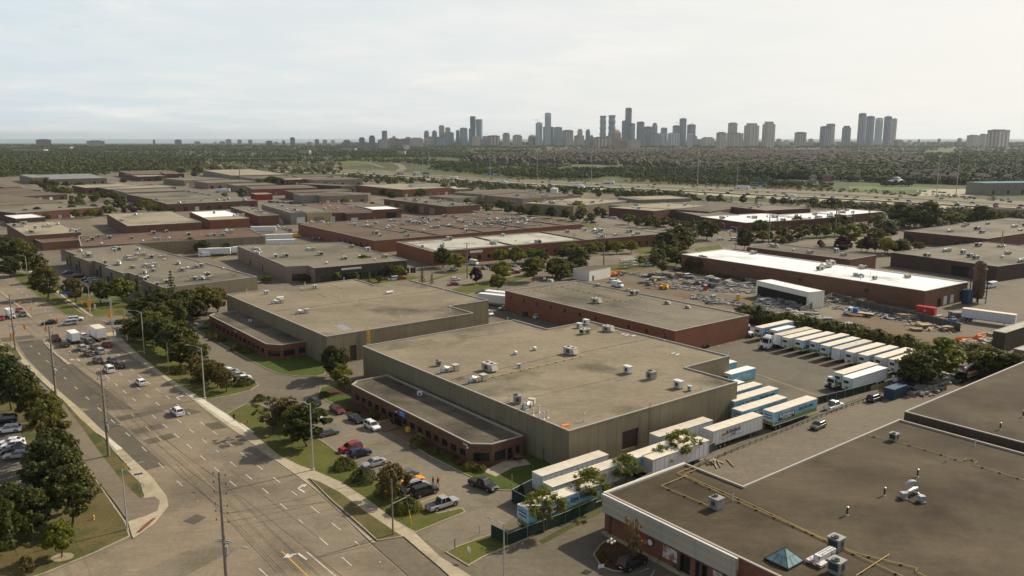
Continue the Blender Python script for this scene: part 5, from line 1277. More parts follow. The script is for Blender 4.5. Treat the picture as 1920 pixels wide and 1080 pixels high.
# office car park
G='cars parked in front of the central office'
car('suv',588,753,128,'black','black car with bicycle bars on its roof driving past the thin trees')
car('sedan',632,767,-52,'darkred','dark red saloon parked along the office kerb',G)
car('sedan',667,784,-52,'black','black saloon parked between the dark red saloon and the white car',G)
car('suv',698,798,-52,'white','white car parked nose to camera along the office kerb',G)
car('hatch',590,786,38,'white','white car half hidden behind the tree by the tall lamp',G)
car('sedan',615,810,38,'grey','dark grey saloon parked right of the tall lamp',G)
car('suv',657,839,218,'red','bright red car parked beside the navy one',G)
car('suv',674,849,38,'navy','navy blue car parked between the bright red and the silver ones',G)
car('sedan',701,867,218,'silver','silver saloon with a dark sunroof parked by the round shrubs',G)
car('sedan',760,890,218,'grey','grey car hidden behind the reddish tree',G)
car('sedan',772,899,38,'orange','bright orange car behind the reddish tree',G)
car('bigsuv',779,911,38,'silver','silver estate parked between the orange and the black cars',G)
car('bigsuv',796,920,38,'black','long black car parked right of the two standing people',G)
car('pickup',830,944,38,'silver','silver pickup with a dark bed cover at the end of the row',G)
car('pickup',906,908,-42,'black','large black pickup turning by the gate')
G='cars parked on the left office lot'
for k,(x,y,c,kd) in enumerate([(350,607,'black','sedan'),(362,611,'black','sedan'),(376,613,'grey','sedan'),(352,643,'white','suv'),(360,652,'silver','suv'),(366,662,'black','suv'),(376,669,'grey','hatch'),(386,680,'bronze','suv'),(418,692,'white','sedan'),(430,697,'silver','sedan'),(443,703,'silver','sedan'),(453,709,'white','sedan'),(459,716,'grey','sedan')]):
 car(kd,x,y,38 if k<9 else 218,c,['black car first in the row by the red brick office corner','black car second in the row by the red brick office corner','dark grey car at the right end of the three by the office corner','white car at the top of the row under the trees','silver car second from the top under the trees','black car in the middle of the row under the trees','grey hatchback below the black car under the trees','brown car beside the leaning tree on the left lot','white car left of the reddish tree on the left lot','silver car fourth from the end of the left lot','silver car third from the end of the left lot','white car second from the end of the left lot','grey car last in the row beside the low round shrub'][k],G)
G='cars parked in the lot at the left edge'
for x,y,c,kd,lab in [(16,806,'white','suv','white car farthest back of those at the left edge'),(20,829,'white','sedan','second white car from the back at the left edge'),(24,835,'white','hatch','third white car at the left edge'),(30,843,'black','sedan','black car between the white and the silver ones at the left edge'),(33,853,'silver','sedan','silver saloon nearest the camera at the left edge'),(10,788,'black','suv','black car behind the white ones at the left edge'),(28,739,'white','suv','white car seen through the dark trees at the left edge')]:
 car(kd,x,y,200,c,lab,G,gz=.16)
car('hatch',945,577,205,'silver','silver car driving by the end of the long red brick wall')
car('sedan',990,588,20,'navy','dark navy car parked against the long red brick wall');car('hatch',1012,593,20,'white','white car parked against the long red brick wall')
car('bigsuv',1186,1053,40,'black','black off road car parked before the shop front')
car('hatch',1534,797,222,'bronze','dark brown car standing on the lane beside the long fence');car('suv',1640,746,38,'black','black car parked beside the blue container')
car('suv',1318,637,-52,'beige','beige car beside the white tractor at the brick wall');car('suv',1348,631,-52,'black','black car parked at the end of the brick wall')
p=P(1563,760,.8);dup(VH['pickup'],(p.x,p.y,.02),R(38),'white pickup with a loaded roof rack behind the fence',mats={'body':'car_white','roof':'car_white'})
p=P(889,491,1.4);dup(VH['van'],(p.x,p.y,.05),R(-50),'white high roofed van parked in front of the silver roofed warehouse')
p=P(1858,534,1.2);dup(VH['van'],(p.x,p.y,.05),R(210),'white van with a dark cross mark beside the rusty tower')
p=P(383,477,1.2);dup(VH['van'],(p.x,p.y,.05),R(200),'white van in front of the long white trailer on the left')
p=P(554,441,1.2);dup(VH['van'],(p.x,p.y,.05),R(20),'bright yellow van on the lot behind the red roof',mats={'body':'car_yellow'})
# second street
G='cars on the second street'
for x,y,h,c,kd,lab in [(854,523,30,'white','hatch','white car on the second street beside a red one'),(849,532,212,'red','sedan','red car on the second street passing the white one'),(966,510,212,'red','sedan','bright red car right of the yellow green street tree'),(978,506,30,'white','sedan','white car just past the bright red one'),(962,496,120,'white','sedan','white car parked under the street trees'),(850,504,20,'white','sedan','white car at the mouth of the driveway'),(908,502,120,'silver','sedan','silver car parked behind the purple tree'),(916,500,120,'black','suv','black car parked behind the purple tree'),(1014,490,120,'navy','suv','navy car parked under the row of yellow green trees'),(1217,496,30,'white','hatch','white car near the small round tree on the far lot'),(1229,494,30,'red','hatch','red car beside the white one on the far lot'),(1239,491,30,'white','suv','white car right of the red one on the far lot'),(1260,490,30,'silver','suv','silver car close to the maroon wall of the far lot'),(1270,505,120,'black','suv','black car by the hedge under the white roofed warehouse'),(1351,448,20,'white','sedan','white car waiting at the far crossing'),(1374,449,180,'white','minivan','white van turning at the far crossing'),(1195,484,30,'black','sedan','black car on the street below the dark trees'),(1112,417,30,'black','suv','dark car on the bend of the far street'),(1018,399,20,'white','sedan','white car by the curved lawn of the far street'),(944,404,20,'white','minivan','white car at the end of the brick unit blocks')]:
 car(kd,x,y,h,c,lab,G)
G='small cars parked between the far buildings'
rng=random.Random(5);cols=['white','silver','grey','black','white','silver','black','red','blue','beige']
def fleet(a,b,n,hd,what,jit=.25,kind=None,group=G,z=.7):
 A,B_=P(a[0],a[1],z),P(b[0],b[1],z)
 for i in range(n):
  if rng.random()<.12:continue
  t=(i+rng.uniform(-jit,jit))/max(1,n-1);p=A+(B_-A)*t;c=rng.choice(cols);k=kind or rng.choice(['car','suv','suv'])
  o=dup(FC[k],(p.x,p.y,.03),R(hd+rng.choice((0,180))));o.material_slots[0].link='OBJECT';o.material_slots[0].material=M('car_'+c)
  o['label']=f"small {'dark' if c in ('black', 'navy') else c} {'car' if k == 'car' else 'people carrier' if k == 'suv' else k} {what}";o['group']=group
fleet((1118,401),(1165,404),8,120,'parked beside the cream ribbed roof');fleet((1130,407),(1195,412),9,120,'parked before the red brick building with a white sign');fleet((1190,413),(1212,415),4,120,'parked under the trees right of the white sign')
fleet((130,385),(190,398),14,120,'parked among trees at the left of the estate');fleet((145,380),(180,386),8,120,'parked in the second rank at the left of the estate')
fleet((505,378),(560,381),12,120,'parked behind the cream striped unit');fleet((560,376),(615,379),9,120,'parked behind the grey metal warehouse');fleet((522,424),(552,434),6,120,'parked beside the yellow van',kind='car')
fleet((345,358),(390,366),10,30,'parked behind the long grey rows');fleet((1525,430),(1550,427),6,100,'parked before the white strip roofs');fleet((1725,358),(1790,362),8,20,'parked beside the sports hall');fleet((310,311),(420,308),12,20,'parked near the highway junction')
fleet((128,511),(200,535),9,30,'parked in front of the stepped unit building');fleet((735,425),(790,440),5,60,'parked between the brick unit blocks');fleet((588,448),(625,447),7,120,'parked by the corner of the red unit row');fleet((718,403),(760,408),5,20,'parked in front of the white roof patch');fleet((1340,428),(1370,433),4,30,'waiting at the far signals');fleet((435,345),(460,346),4,30,'parked beside the tan block walled unit');fleet((395,352),(420,353),4,30,'parked near the tall wooden pole');fleet((630,498),(640,520),3,30,'parked before the dark brown office');fleet((740,522),(752,521),2,30,'parked beside the two small spruces')
# highway traffic
G='traffic on the highway'
rng=random.Random(11)
def on_cw(k,x):
 top,bot=CW[k];
 for (xa,ya),(xb,yb),(_,yc),(_,yd) in zip(top,top[1:],bot,bot[1:]):
  if xa<=x<=xb:t=(x-xa)/(xb-xa); return (ya+(yb-ya)*t,yc+(yd-yc)*t)
nn=0
for k in range(4):
 for i in range(34):
  x=560+1400*(i+rng.random())/34;y0,y1=on_cw(k,x);f=rng.choice((.25,.5,.75));p=P(x,y0+(y1-y0)*f);q=P(x+8,on_cw(k,x+8)[0]+(on_cw(k,x+8)[1]-on_cw(k,x+8)[0])*f)
  a=atan2(q.y-p.y,q.x-p.x)+(pi if k<2 else 0);c=rng.choice(cols)
  o=dup(FC[rng.choice(('car','suv'))],(p.x,p.y,.03),a);o.material_slots[0].link='OBJECT';o.material_slots[0].material=M('car_'+c)
  o['label']=f"small {c} car driving on the {['far', 'second', 'third', 'near'][k]} carriageway of the highway";o['group']=G
for x,k,f,c,lab in [(1390,0,.5,'white','long white lorry on the far carriageway under the sign gantry'),(1085,3,.4,'white','long white lorry on the near carriageway left of centre'),(1140,0,.5,'white','pale lorry on the far carriageway among trees'),(852,2,.5,'white','white lorry with a blue cab on the middle carriageway'),(780,0,.5,'white','white trailer lorry near the slip road'),(750,1,.5,'silver','grey lorry near the slip road'),(800,2,.5,'silver','pale lorry left of the blue cabbed lorry'),(945,3,.5,'white','white rounded tanker lorry'),(798,0,.3,'green','green lorry between the two tall masts')]:
 y0,y1=on_cw(k,x);p=P(x,y0+(y1-y0)*f);q=P(x+8,on_cw(k,x+8)[0]+(on_cw(k,x+8)[1]-on_cw(k,x+8)[0])*f)
 o=dup(FC['lorry'],(p.x,p.y,.03),atan2(q.y-p.y,q.x-p.x)+(pi if k<2 else 0),lab,'lorries on the highway');o.material_slots[0].link='OBJECT';o.material_slots[0].material=M('car_'+c)
y0,y1=on_cw(3,1485);p=P(1485,(y0+y1)/2);dup(VH['box'],(p.x,p.y,.02),R(-42),'white box van lorry on the near carriageway at the right','lorries on the highway',1.2)
# ---------------------------------------------------------------- trailers: pixel of the middle of the roof's left end, +1 = cooling unit at that end
G1='trailers parked in a rank behind the central warehouse';G2='trailers parked beside the central warehouse';G3='trailers parked along the green fence'
def trailer(kind,px,py,nose,label,group,L=15.6,hd=37.,right=False,mats=None):
 p=P(px,py,TH);d=Vector((cos(R(hd)),sin(R(hd)),0));c=p+d*L/2*(-1 if right else 1)
 dup(VH[kind],(c.x,c.y,.02),R(hd+180) if nose else R(hd),label,group,mats=mats)
for a in [('t_art',1422,614,1,'blue trailer first from the left in the far rank'),('t_wshort',1450,619,1,'short white trailer second from the left in the far rank',9.),('t_old',1458,628,1,'white trailer hitched to the long nosed white tractor in the far rank'),('t_white',1473.7,633,1,'white trailer with a dark grille right of the hitched tractor'),('t_art',1498,637.5,1,'blue trailer fifth from the left in the far rank'),('t_art',1526,641,1,'blue trailer sixth from the left in the far rank'),('t_art',1546,648,1,'blue trailer seventh from the left in the far rank'),('t_old',1568,653.7,1,'plain white trailer without cooling unit in the far rank'),('t_white',1593,660,1,'white trailer ninth from the left in the far rank'),('t_art',1617.5,665.5,1,'blue trailer tenth from the left in the far rank'),('t_white',1648,670,1,'white trailer touching the big tree at the right of the rank'),('t_white',1675,675,1,'white trailer half hidden under the big tree')]:
 trailer(a[0],a[1],a[2],a[3],a[4],G1,*(a[5:] or ()),hd=36.5)
trailer('t_art',1572.5,700,1,'blue trailer hitched to the yard tractor',G1,hd=36.5);trailer('t_white',1589,708,1,'long white trailer alone in front of the rank',G1,hd=36.5,mats={'roof':'trailer_roof_white'})
trailer('t_short',1374,676,0,'trailer with orange art mostly behind the warehouse corner',G2,9.5,right=True,mats={'roof':'trailer_roof_white'})
trailer('t_short',1409,688,1,'short blue trailer with orange art at the warehouse corner',G2,9.5,right=True,mats={'roof':'trailer_roof_white'})
trailer('t_wshort',1388,714,0,'small white roofed trailer behind the warehouse wall',G2,9.,right=True)
trailer('t_art',1421,718,0,'blue lettered trailer nearest the short one at the warehouse',G2,right=True);trailer('t_art',1451,726,0,'blue lettered trailer second along the warehouse wall',G2,right=True)
trailer('t_art',1382,769,0,'blue lettered trailer with its doors by the warehouse corner',G2);trailer('t_art',1441,771,0,'blue and green lettered trailer standing clear of the others',G2)
trailer('t_logo',1327.5,806,0,'white trailer with a small framed name and three axles',G2)
trailer('t_old',1227,816,0,'old white trailer with stained roof right of the dark door',G2,mats={'roof':'trailer_roof'})
trailer('t_art',980,951,0,'blue and green lettered trailer nearest the camera by the fence',G3,hd=38)
trailer('t_old',1007,889,0,'old ribbed white trailer beside the picnic lawn',G3,hd=38);trailer('t_old',1027,909,0,'white trailer with a ribbed roof in the middle of the fence row',G3,hd=38,mats={'roof':'trailer_roof'})
trailer('t_art',1184,855,0,'blue trailer behind the honey locusts',G3,hd=38);trailer('t_white',1320,822,0,'white trailer behind the tallest honey locust',G3,hd=38,right=True,mats={'roof':'trailer_roof'})
trailer('t_old',1805,577,0,'long white trailer beside the grey shed at the right edge',None,16,hd=-44)
for x,y,lab in ((900,549,'white trailer standing at the end of the long red brick wall'),(912,544,'second white trailer behind the first at the brick wall')):trailer('t_old',x,y,0,lab,'white trailers at the brick wall',hd=-30,mats={'roof':'trailer_roof_white'})
for x,y,lab,h in ((372,466,'white trailer with a round emblem along the grey wall',12),(432,463,'second white trailer along the grey wall',12),(470,425,'cream trailer behind the red roof',10),(497,440,'white trailer nearest the yellow van',15),(499,450,'long white trailer below the nearest one',15),(309,356,'white lorry trailer behind the long grey rows',15),(404,354,'white trailer beside the tan block unit',5)):trailer('t_old',x,y,0,lab,'white trailers among the far buildings',hd=h,mats={'roof':'trailer_roof_white'})
for x,y,h,kd,lab in [(1336,657-24,219,'x',''),]:pass
def truck(kind,px,py,hd,label,z=1.5,**k):p=P(px,py,z); return dup(VH[kind],(p.x,p.y,.02),R(hd),label,'white tractor units',**k)
truck('tractor',1391,620,-52,'white sleeper tractor facing the camera at the end of the brick wall');truck('daytractor',1404,618,-52+180,'white tractor turned away beside the sleeper tractor');truck('daytractor',1311,640,128,'white day cab tractor parked close to the warehouse roof edge');truck('tractor',1444,643,217,'white long nosed tractor hitched in the far rank')
truck('yard',1566,716,217,'white yard tractor with black bumper hitched to the blue trailer')
car('minivan',914,587,-50,'white','white lorry cab beside the corner of the left warehouse')
# ---------------------------------------------------------------- trees
def tree(k,bx,by,ty=None,label='',group=None,s=None,z=0.,wide=1.):
 p=P(bx,by);base={'oak':8,'maple':8.5,'dark':8.5,'bright':7.5,'bright2':7.5,'purple':7,'autumn':7,'locust':7.5,'bare':7.5,'silver':8,'pine':9,'spruce':10,'bigpine':9}.get(k,2.)
 h=HGT(bx,by,ty)/base if ty else s
 return dup(TR[k],(p.x,p.y,z),rngT.uniform(0,6.3),label,group,(h*wide*(1.12 if k not in ('locust','bare','spruce','pine') else 1),h*wide*(1.12 if k not in ('locust','bare','spruce','pine') else 1),h))
rngT=random.Random(3)
GA='trees in the lawn beside the main road'
for a in [('bare',512,812,728,'thin half bare tree right of the driveway',1.15),('autumn',545,806,742,'brownish tree beside the thin half bare tree'),('maple',576,838,752,'reddish green tree behind the tall lamp',1.1),('autumn',737,938,866,'reddish green tree beside the parked orange car',1.05),
('autumn',425,735,690,'small orange brown tree near the driveway mouth'),('oak',392,722,672,'dark green tree left of the orange brown one'),('autumn',408,727,676,'tree with reddish tips behind the orange brown one',.9),('dark',335,672,598,'tall dark tree by the bus shelter',1.05),('maple',312,660,596,'broad green tree left of the tall dark one',1.1),('oak',282,640,580,'large green tree just behind the bus shelter',1.25),('dark',300,625,566,'dark rounded tree above the bus shelter'),('oak',350,668,618,'green tree leaning towards the parked cars'),('dark',270,632,590,'small dark tree beside the tall lamp')]:
 tree(a[0],a[1],a[2],a[3],a[4],GA,wide=a[5] if len(a)>5 else 1.,z=.12)
tree('dark',628,712,645,'dark leafy tree with a reddish top at the warehouse corner',z=.12,wide=.82);tree('autumn',620,706,648,'reddish crown behind the dark leafy tree',z=.12,wide=.7);tree('bright',642,736,682,'small pale yellow green tree below the dark leafy one',z=.12,wide=.75)
for a in [('dark',252,640,596,'dark tree at the left end of the row beside the main road'),('oak',296,650,590,'green tree filling the row beside the main road'),('maple',322,668,614,'brownish green tree low in the row beside the main road'),('dark',338,688,640,'bushy dark tree before the thin lamp'),('oak',366,690,634,'wide green tree before the parked silver cars'),('shrub',340,700,None,'round dark shrub low on the lawn by the plain pole'),('shrub',376,716,None,'round dark shrub beside the second street lamp'),('autumn',372,712,664,'brown leaved tree beside the second street lamp'),('dark',330,612,560,'dark tree between the bus shelter and the low office'),('bigpine',345,600,540,'dark pine behind the bus shelter'),('dark',262,600,556,'dark tree right of the crossing signals'),('bigpine',305,585,535,'dark pine before the stepped building'),('maple',536,800,745,'green brown tree between the two thin ones'),('maple',560,826,758,'brown green crown left of the tall lamp')]:
 tree(a[0],a[1],a[2],a[3],a[4],GA,z=.12,s=1.3)
GB='dark trees at the left edge'
for a in [('bigpine',137,985,865,'big dark pine on the lawn corner',1.15),('bigpine',100,950,812,'dark pine behind the corner pine',1.1),('bigpine',62,1015,905,'dark pine close to the small yellow tree'),('bigpine',20,1020,915,'dark pine at the very left edge',1.1),('dark',30,1000,900,'dense dark tree at the left edge',1.),('autumn',105,880,778,'reddish dark tree above the pine',.9),('maple',98,850,745,'brown green tree beside the parked white cars',.85),('dark',110,905,800,'dark tree between the car park and the path',1.),('bigpine',52,790,690,'tall dark pine beside the cycle path'),('bigpine',22,770,660,'tall dark pine at the bend of the path',1.1),('dark',5,745,648,'dark tree at the left edge by the path'),('dark',78,800,722,'dark tree with bare twigs beside the path'),('bigpine',130,960,838,'dark pine touching the street lamp',.9),('autumn',50,1078,1040,'small reddish tree in the bottom left corner'),('dark',-15,1060,930,'dark tree cut by the left edge')]:
 tree(a[0],a[1],a[2],a[3],a[4],GB,wide=(a[5] if len(a)>5 else 1.)*.82,z=.12)
tree('bright',116,1046,975,'small yellow tree with stakes in a ring of bare soil',z=.12,wide=.8);poly_obj('soil_patch',[P(117,1046)+Vector((cos(k*.6)*1.6,sin(k*.6)*1.3,0)) for k in range(11)],.135,'bare_soil')
GC='honey locusts along the green fence'
for a in [(1019,998,912,'honey locust nearest the camera by the lettered trailer',.9),(1105,952,876,'second honey locust along the fence',1.05),(1172,912,850,'third honey locust along the fence',1.),(1237,884,834,'fourth honey locust along the fence',.95),(1276,872,804,'tallest honey locust before the framed white trailer',1.)]:tree('locust',a[0],a[1],a[2],a[3],GC,wide=a[4]*1.15)
tree('bare',1186,1066,950,'thin tree with one leafy top beside the shop fascia',z=.12,wide=.55)
GS='round clipped shrubs in the office lawn'
for x,y,s,lab in [(646,878,1.0,'round shrub left of the silver saloon'),(682,902,1.08,'round shrub in front of the silver saloon'),(727,928,1.0,'dark shrub under the reddish tree'),(760,957,1.15,'round shrub beside the silver pickup'),(487,751,.7,'low shrub at the driveway corner'),(525,795,.75,'dark shrub under the brownish tree'),(458,722,1.0,'low round shrub beside the last parked car'),(560,815,.6,'small shrub by the tall lamp'),(520,768,.7,'shrub under the thin half bare tree')]:
 tree('shrub',x,y,None,lab,GS,s*1.25,.12)
for k,(x,y,s,kd) in enumerate([(608,745,.8,'shrub'),(655,770,.6,'shrub'),(680,765,.5,'lowshrub'),(700,785,.8,'bush'),(720,792,.6,'bush'),(785,838,1.0,'bush'),(812,850,.7,'shrub'),(830,856,.9,'lowshrub'),(845,860,.7,'shrub'),(862,872,.9,'lowshrub'),(880,880,.9,'shrub'),(900,884,.7,'shrub'),(740,800,.9,'lowshrub'),(670,776,.9,'lowshrub'),(690,792,.9,'lowshrub'),(1128,1048,.5,'bush'),(1138,1060,.6,'lowshrub'),(404,637,1.0,'shrub'),(415,640,.9,'shrub'),(443,656,1.0,'shrub'),(462,662,1.0,'shrub'),(395,632,.9,'shrub')]):
 tree(kd,x,y,None,['low shrub','dark bush','small shrub'][k%3]+' planted against the '+('office wall' if x>600 and x<1000 else 'shop front' if x>1000 else 'red brick office wall')+f' near its {["left end", "left end", "left part", "left part", "entrance", "entrance", "middle", "middle", "right part", "right part", "right end", "right end"][k % 12]}','shrubs in the planting beds',s,.15)
GD='trees along the second street'
for a in [('maple',830,502,462,'dark green tree at the driveway beside the brick corner',1.15),('bright',858,508,474,'yellow green tree in front of the brick corner',1.1),('purple',893,532,499,'purple leaved tree on the second street',.9),('bright',937,495,466,'first yellow green tree before the brick wall',1.25),('bright2',968,498,461,'second yellow green tree before the brick wall',1.1),('bright',997,493,464,'third yellow green tree before the brick wall',1.25),('bright2',942,528,488,'yellow green tree standing on the near side of the street',1.15),('oak',932,545,512,'round bush like tree by the white trailers',1.2),('maple',1000,528,480,'tall green tree behind the long brick roof',1.1),('dark',1043,520,482,'dark green tree left of the striped roof shed',1.25),('oak',1052,524,492,'green tree touching the striped roof shed',1.2),('oak',1075,490,455,'dark tree behind the shed',1.2),('bright',1066,478,455,'yellow green tree by the grey roof corner',1.3),('bright2',1120,474,452,'yellow green tree before the grey roof',1.3),('bright',1143,470,450,'second yellow green tree before the grey roof',1.3),('bright2',1168,470,452,'third yellow green tree before the grey roof',1.2),('oak',1020,492,470,'small dark tree in the row before the brick wall',1.1),('dark',1085,502,466,'dark tree behind the yellow green row',1.2),('bright',1200,498,478,'small round yellow green tree on the far lot',1.2),('pine',1226,490,448,'dark pine by the far lot',1.2),('pine',1240,488,440,'second dark pine by the far lot',1.2),('dark',1270,470,420,'tall dark tree left of the far crossing',1.2),('dark',1250,480,432,'dark tree behind the maroon wall',1.2),('maple',1243,512,488,'dark rounded tree at the hedge',1.1),
('oak',440,548,515,'green tree behind the left warehouse roof',1.2),('bright',470,532,520,'yellow green bush like tree behind the left roof',1.9),('bright2',500,530,517,'second yellow green tree behind the left roof',1.9),('bright',575,528,515,'wide yellow green tree behind the left roof',2.4),('bright2',628,528,504,'yellow green tree before the dark brown office',1.3),('dark',665,528,508,'dark tree before the dark brown office',1.2),('pine',692,530,508,'dark spruce before the dark brown office',1.2),('spruce',792,530,500,'spruce at the left of the second street',1.1),('spruce',810,532,510,'smaller spruce at the left of the second street',1.1),('oak',712,530,516,'small dark tree at the end of the dark office',1.2)]:
 tree(a[0],a[1],a[2],a[3],a[4],GD,wide=a[5])
GE='trees beside the crossing'
for a in [('dark',90,560,498,'brown green tree beside the car park of the stepped building'),('autumn',143,566,518,'reddish dark tree near the white signboard'),('bigpine',135,560,518,'dark tree behind the white signboard'),('maple',190,570,522,'dark green tree left of the stepped building corner',1.1),('bright',230,568,519,'yellow green tree beside the stepped building',1.05),('spruce',262,572,515,'spruce in front of the stepped building',1.1),('spruce',325,588,508,'tallest spruce in front of the stepped building',1.),('dark',300,596,545,'dark tree right of the spruce',1.2),('dark',350,590,540,'dark tree at the corner of the side street',1.2),('maple',385,592,533,'green tree with brown tips at the left warehouse',1.1),('autumn',408,586,535,'brown tree at the corner of the left warehouse',1.),('dark',368,600,560,'low dark tree beside the left office',1.2),('dark',280,600,562,'dark round tree left of the low office',1.2),('maple',318,604,566,'green tree at the end of the side street',1.2),('dark',62,515,468,'dark tree beside the grass verge'),('maple',35,500,445,'yellow green tree at the left of the tan roof',1.2),('dark',10,492,440,'dark tree at the left edge before the tan roof',1.2),('autumn',80,530,490,'brown tree along the far verge'),('oak',50,488,452,'green tree between the verge and the tan roof',1.2),('dark',20,520,478,'dark tree at the far left kerb')]:
 tree(a[0],a[1],a[2],a[3],a[4],GE,wide=a[5] if len(a)>5 else 1.)
GF='trees among the far estate buildings'
for a in [('oak',135,389,374,1.3),('bright',147,397,378,1.2),('oak',108,368,352,1.6),('dark',118,366,350,1.4),('oak',90,362,350,1.5),('dark',100,352,338,2),('dark',125,350,340,2),('dark',150,352,340,1.8),('oak',178,378,358,1.3),('dark',195,374,356,1.5),('oak',215,376,358,1.3),('dark',225,385,366,1.2),('oak',262,392,373,1.3),('bright',275,393,374,1.3),('oak',290,397,380,1.2),('bright2',144,410,391,1.2),('bright',172,408,390,1.3),('bright',205,404,386,1.6),('purple',233,401,390,1.2),('purple',252,402,388,1.2),('bright',86,412,398,1.2),('bright2',30,404,398,1.6),('silver',455,374,352,1.3),('oak',422,370,360,1.3),('oak',232,344,333,1.5),('dark',298,340,329,1.5),('dark',338,327,314,1.6),('dark',372,327,312,1.8),('dark',400,320,311,2),('silver',365,333,320,1.4),('oak',510,346,329,1.5),('dark',520,346,332,1.6),('oak',566,349,341,2),('silver',612,356,344,1.8),('autumn',480,342,333,1.6),('dark',735,374,357,1.4),('oak',789,370,352,1.3),('oak',718,366,354,1.5),('bright2',878,386,370,1.3),('oak',905,391,374,1.4),('dark',940,394,372,1.3),('oak',918,394,382,1.4),('silver',958,402,375,1.1),('oak',972,402,384,1.1),('bright',1007,397,374,1.2),('bright2',1038,400,379,1.2),('bright',1083,404,375,1.1),('autumn',1093,407,388,1.2),('dark',995,406,392,1.3),('dark',1075,416,402,1.2),('oak',1063,404,393,1.3),('bright',1178,421,400,1.3),('dark',1220,422,402,1.8),('dark',1245,425,405,1.8),('bright',1100,418,408,1.3),('oak',850,400,388,1.2),('bright',650,372,364,1.6),
('dark',1285,460,425,1.3),('pine',1298,455,408,1.3),('dark',1325,450,410,1.2),('dark',1395,468,425,.9),('oak',1425,442,410,1.3),('oak',1430,452,430,1.5),('pine',1460,440,416,1.3),('autumn',1495,452,424,1.0),('pine',1550,430,400,1.3),('dark',1572,432,400,1.3),('pine',1598,430,398,1.2),('pine',1628,428,394,1.3),('oak',1645,430,400,1.3),('bright',1590,462,418,1.2),('purple',1580,475,440,1.2),('purple',1625,472,441,1.2),('dark',1655,450,412,1.3),('bright',1660,478,443,1.0),('dark',1690,478,448,1.3),('dark',1690,425,376,1.3),('oak',1705,425,385,1.5),('dark',1740,430,375,1.2),('pine',1735,432,404,1.6),('bright',1790,424,398,1.5),('dark',1838,422,383,1.2),('dark',1860,425,392,1.2),('pine',1905,410,390,1.2),('oak',1768,420,405,1.6),('purple',1795,470,450,1.2),('oak',1722,470,452,1.4),('silver',1665,440,410,1.2),('oak',1640,455,425,1.2),('autumn',1540,465,452,1.2),('purple',1537,462,449,1.2),('oak',1460,462,440,1.4),('dark',1480,455,438,1.3)]:
 tree(a[0],a[1],a[2],a[3],{'oak':'green','dark':'dark green','bright':'yellow green','bright2':'light green','purple':'purple leaved','silver':'pale silvery','autumn':'brownish','pine':'dark conifer'}[a[0]]+' tree standing among the '+('left far' if a[1]<640 else 'central far' if a[1]<1280 else 'right far')+' estate buildings',GF,wide=a[4])
GH='bushes of the hedge behind the trailer rank'
for k in range(44):
 t=k/43;x=1395+t*310+rngT.uniform(-3,3);y=600+t*62+rngT.uniform(-2,2)
 if 1425<x<1470 and k%2:continue
 tree('hedge',x,y,None,'green bush of the hedge dividing the trailers from the construction yard',GH,rngT.uniform(1.3,1.9))
for k in range(14):tree('hedge',1280+k*9.5,508+k*1.7,None,'low hedge bush below the white roofed warehouse wall','bushes of the low hedge',.6)
for a in [('dark',1726,724,650,'dark side of the big tree over the trailers',1.15),('bright2',1764,712,630,'big yellow green tree behind the trailer rank',1.15),('oak',1830,690,640,'green tree left of the grey shed',1.6),('oak',1860,712,650,'dark green tree above the red skips',1.2),('dark',1702,722,664,'dark tree touching the last white trailers',.9),('oak',1395,605,570,'tall hedge tree at the corner of the brick warehouse',1.4)]:tree(a[0],a[1],a[2],a[3],a[4],'trees at the right of the trailer yard',wide=a[5])
def tree_row(pts,n,kinds,where,h=(6,9.5),jit=2.,grp='trees along the estate streets'):
 q=[P(*p) for p in pts];tot=sum((b-a).length for a,b in zip(q,q[1:]))
 for i in range(n):
  s=tot*(i+rngT.uniform(.1,.9))/n
  for a,b in zip(q,q[1:]):
   if s<=(b-a).length:break
   s-=(b-a).length
  v=a+(b-a).normalized()*s;k=rngT.choice(kinds);base={'oak':8,'maple':8.5,'dark':8.5,'bright':7.5,'bright2':7.5,'autumn':7,'silver':8,'pine':9}[k];f=rngT.uniform(*h)/base
  dup(TR[k],(v.x+rngT.uniform(-jit,jit),v.y+rngT.uniform(-jit,jit),0),rngT.uniform(0,6.3),{'oak':'green tree','maple':'mid green tree','dark':'dark green tree','bright':'yellow green tree','bright2':'light green tree','autumn':'brownish tree','silver':'pale silvery tree','pine':'dark conifer'}[k]+' '+where,grp,(f*1.15,f*1.15,f))
MX=['oak','maple','dark','bright','dark','oak']
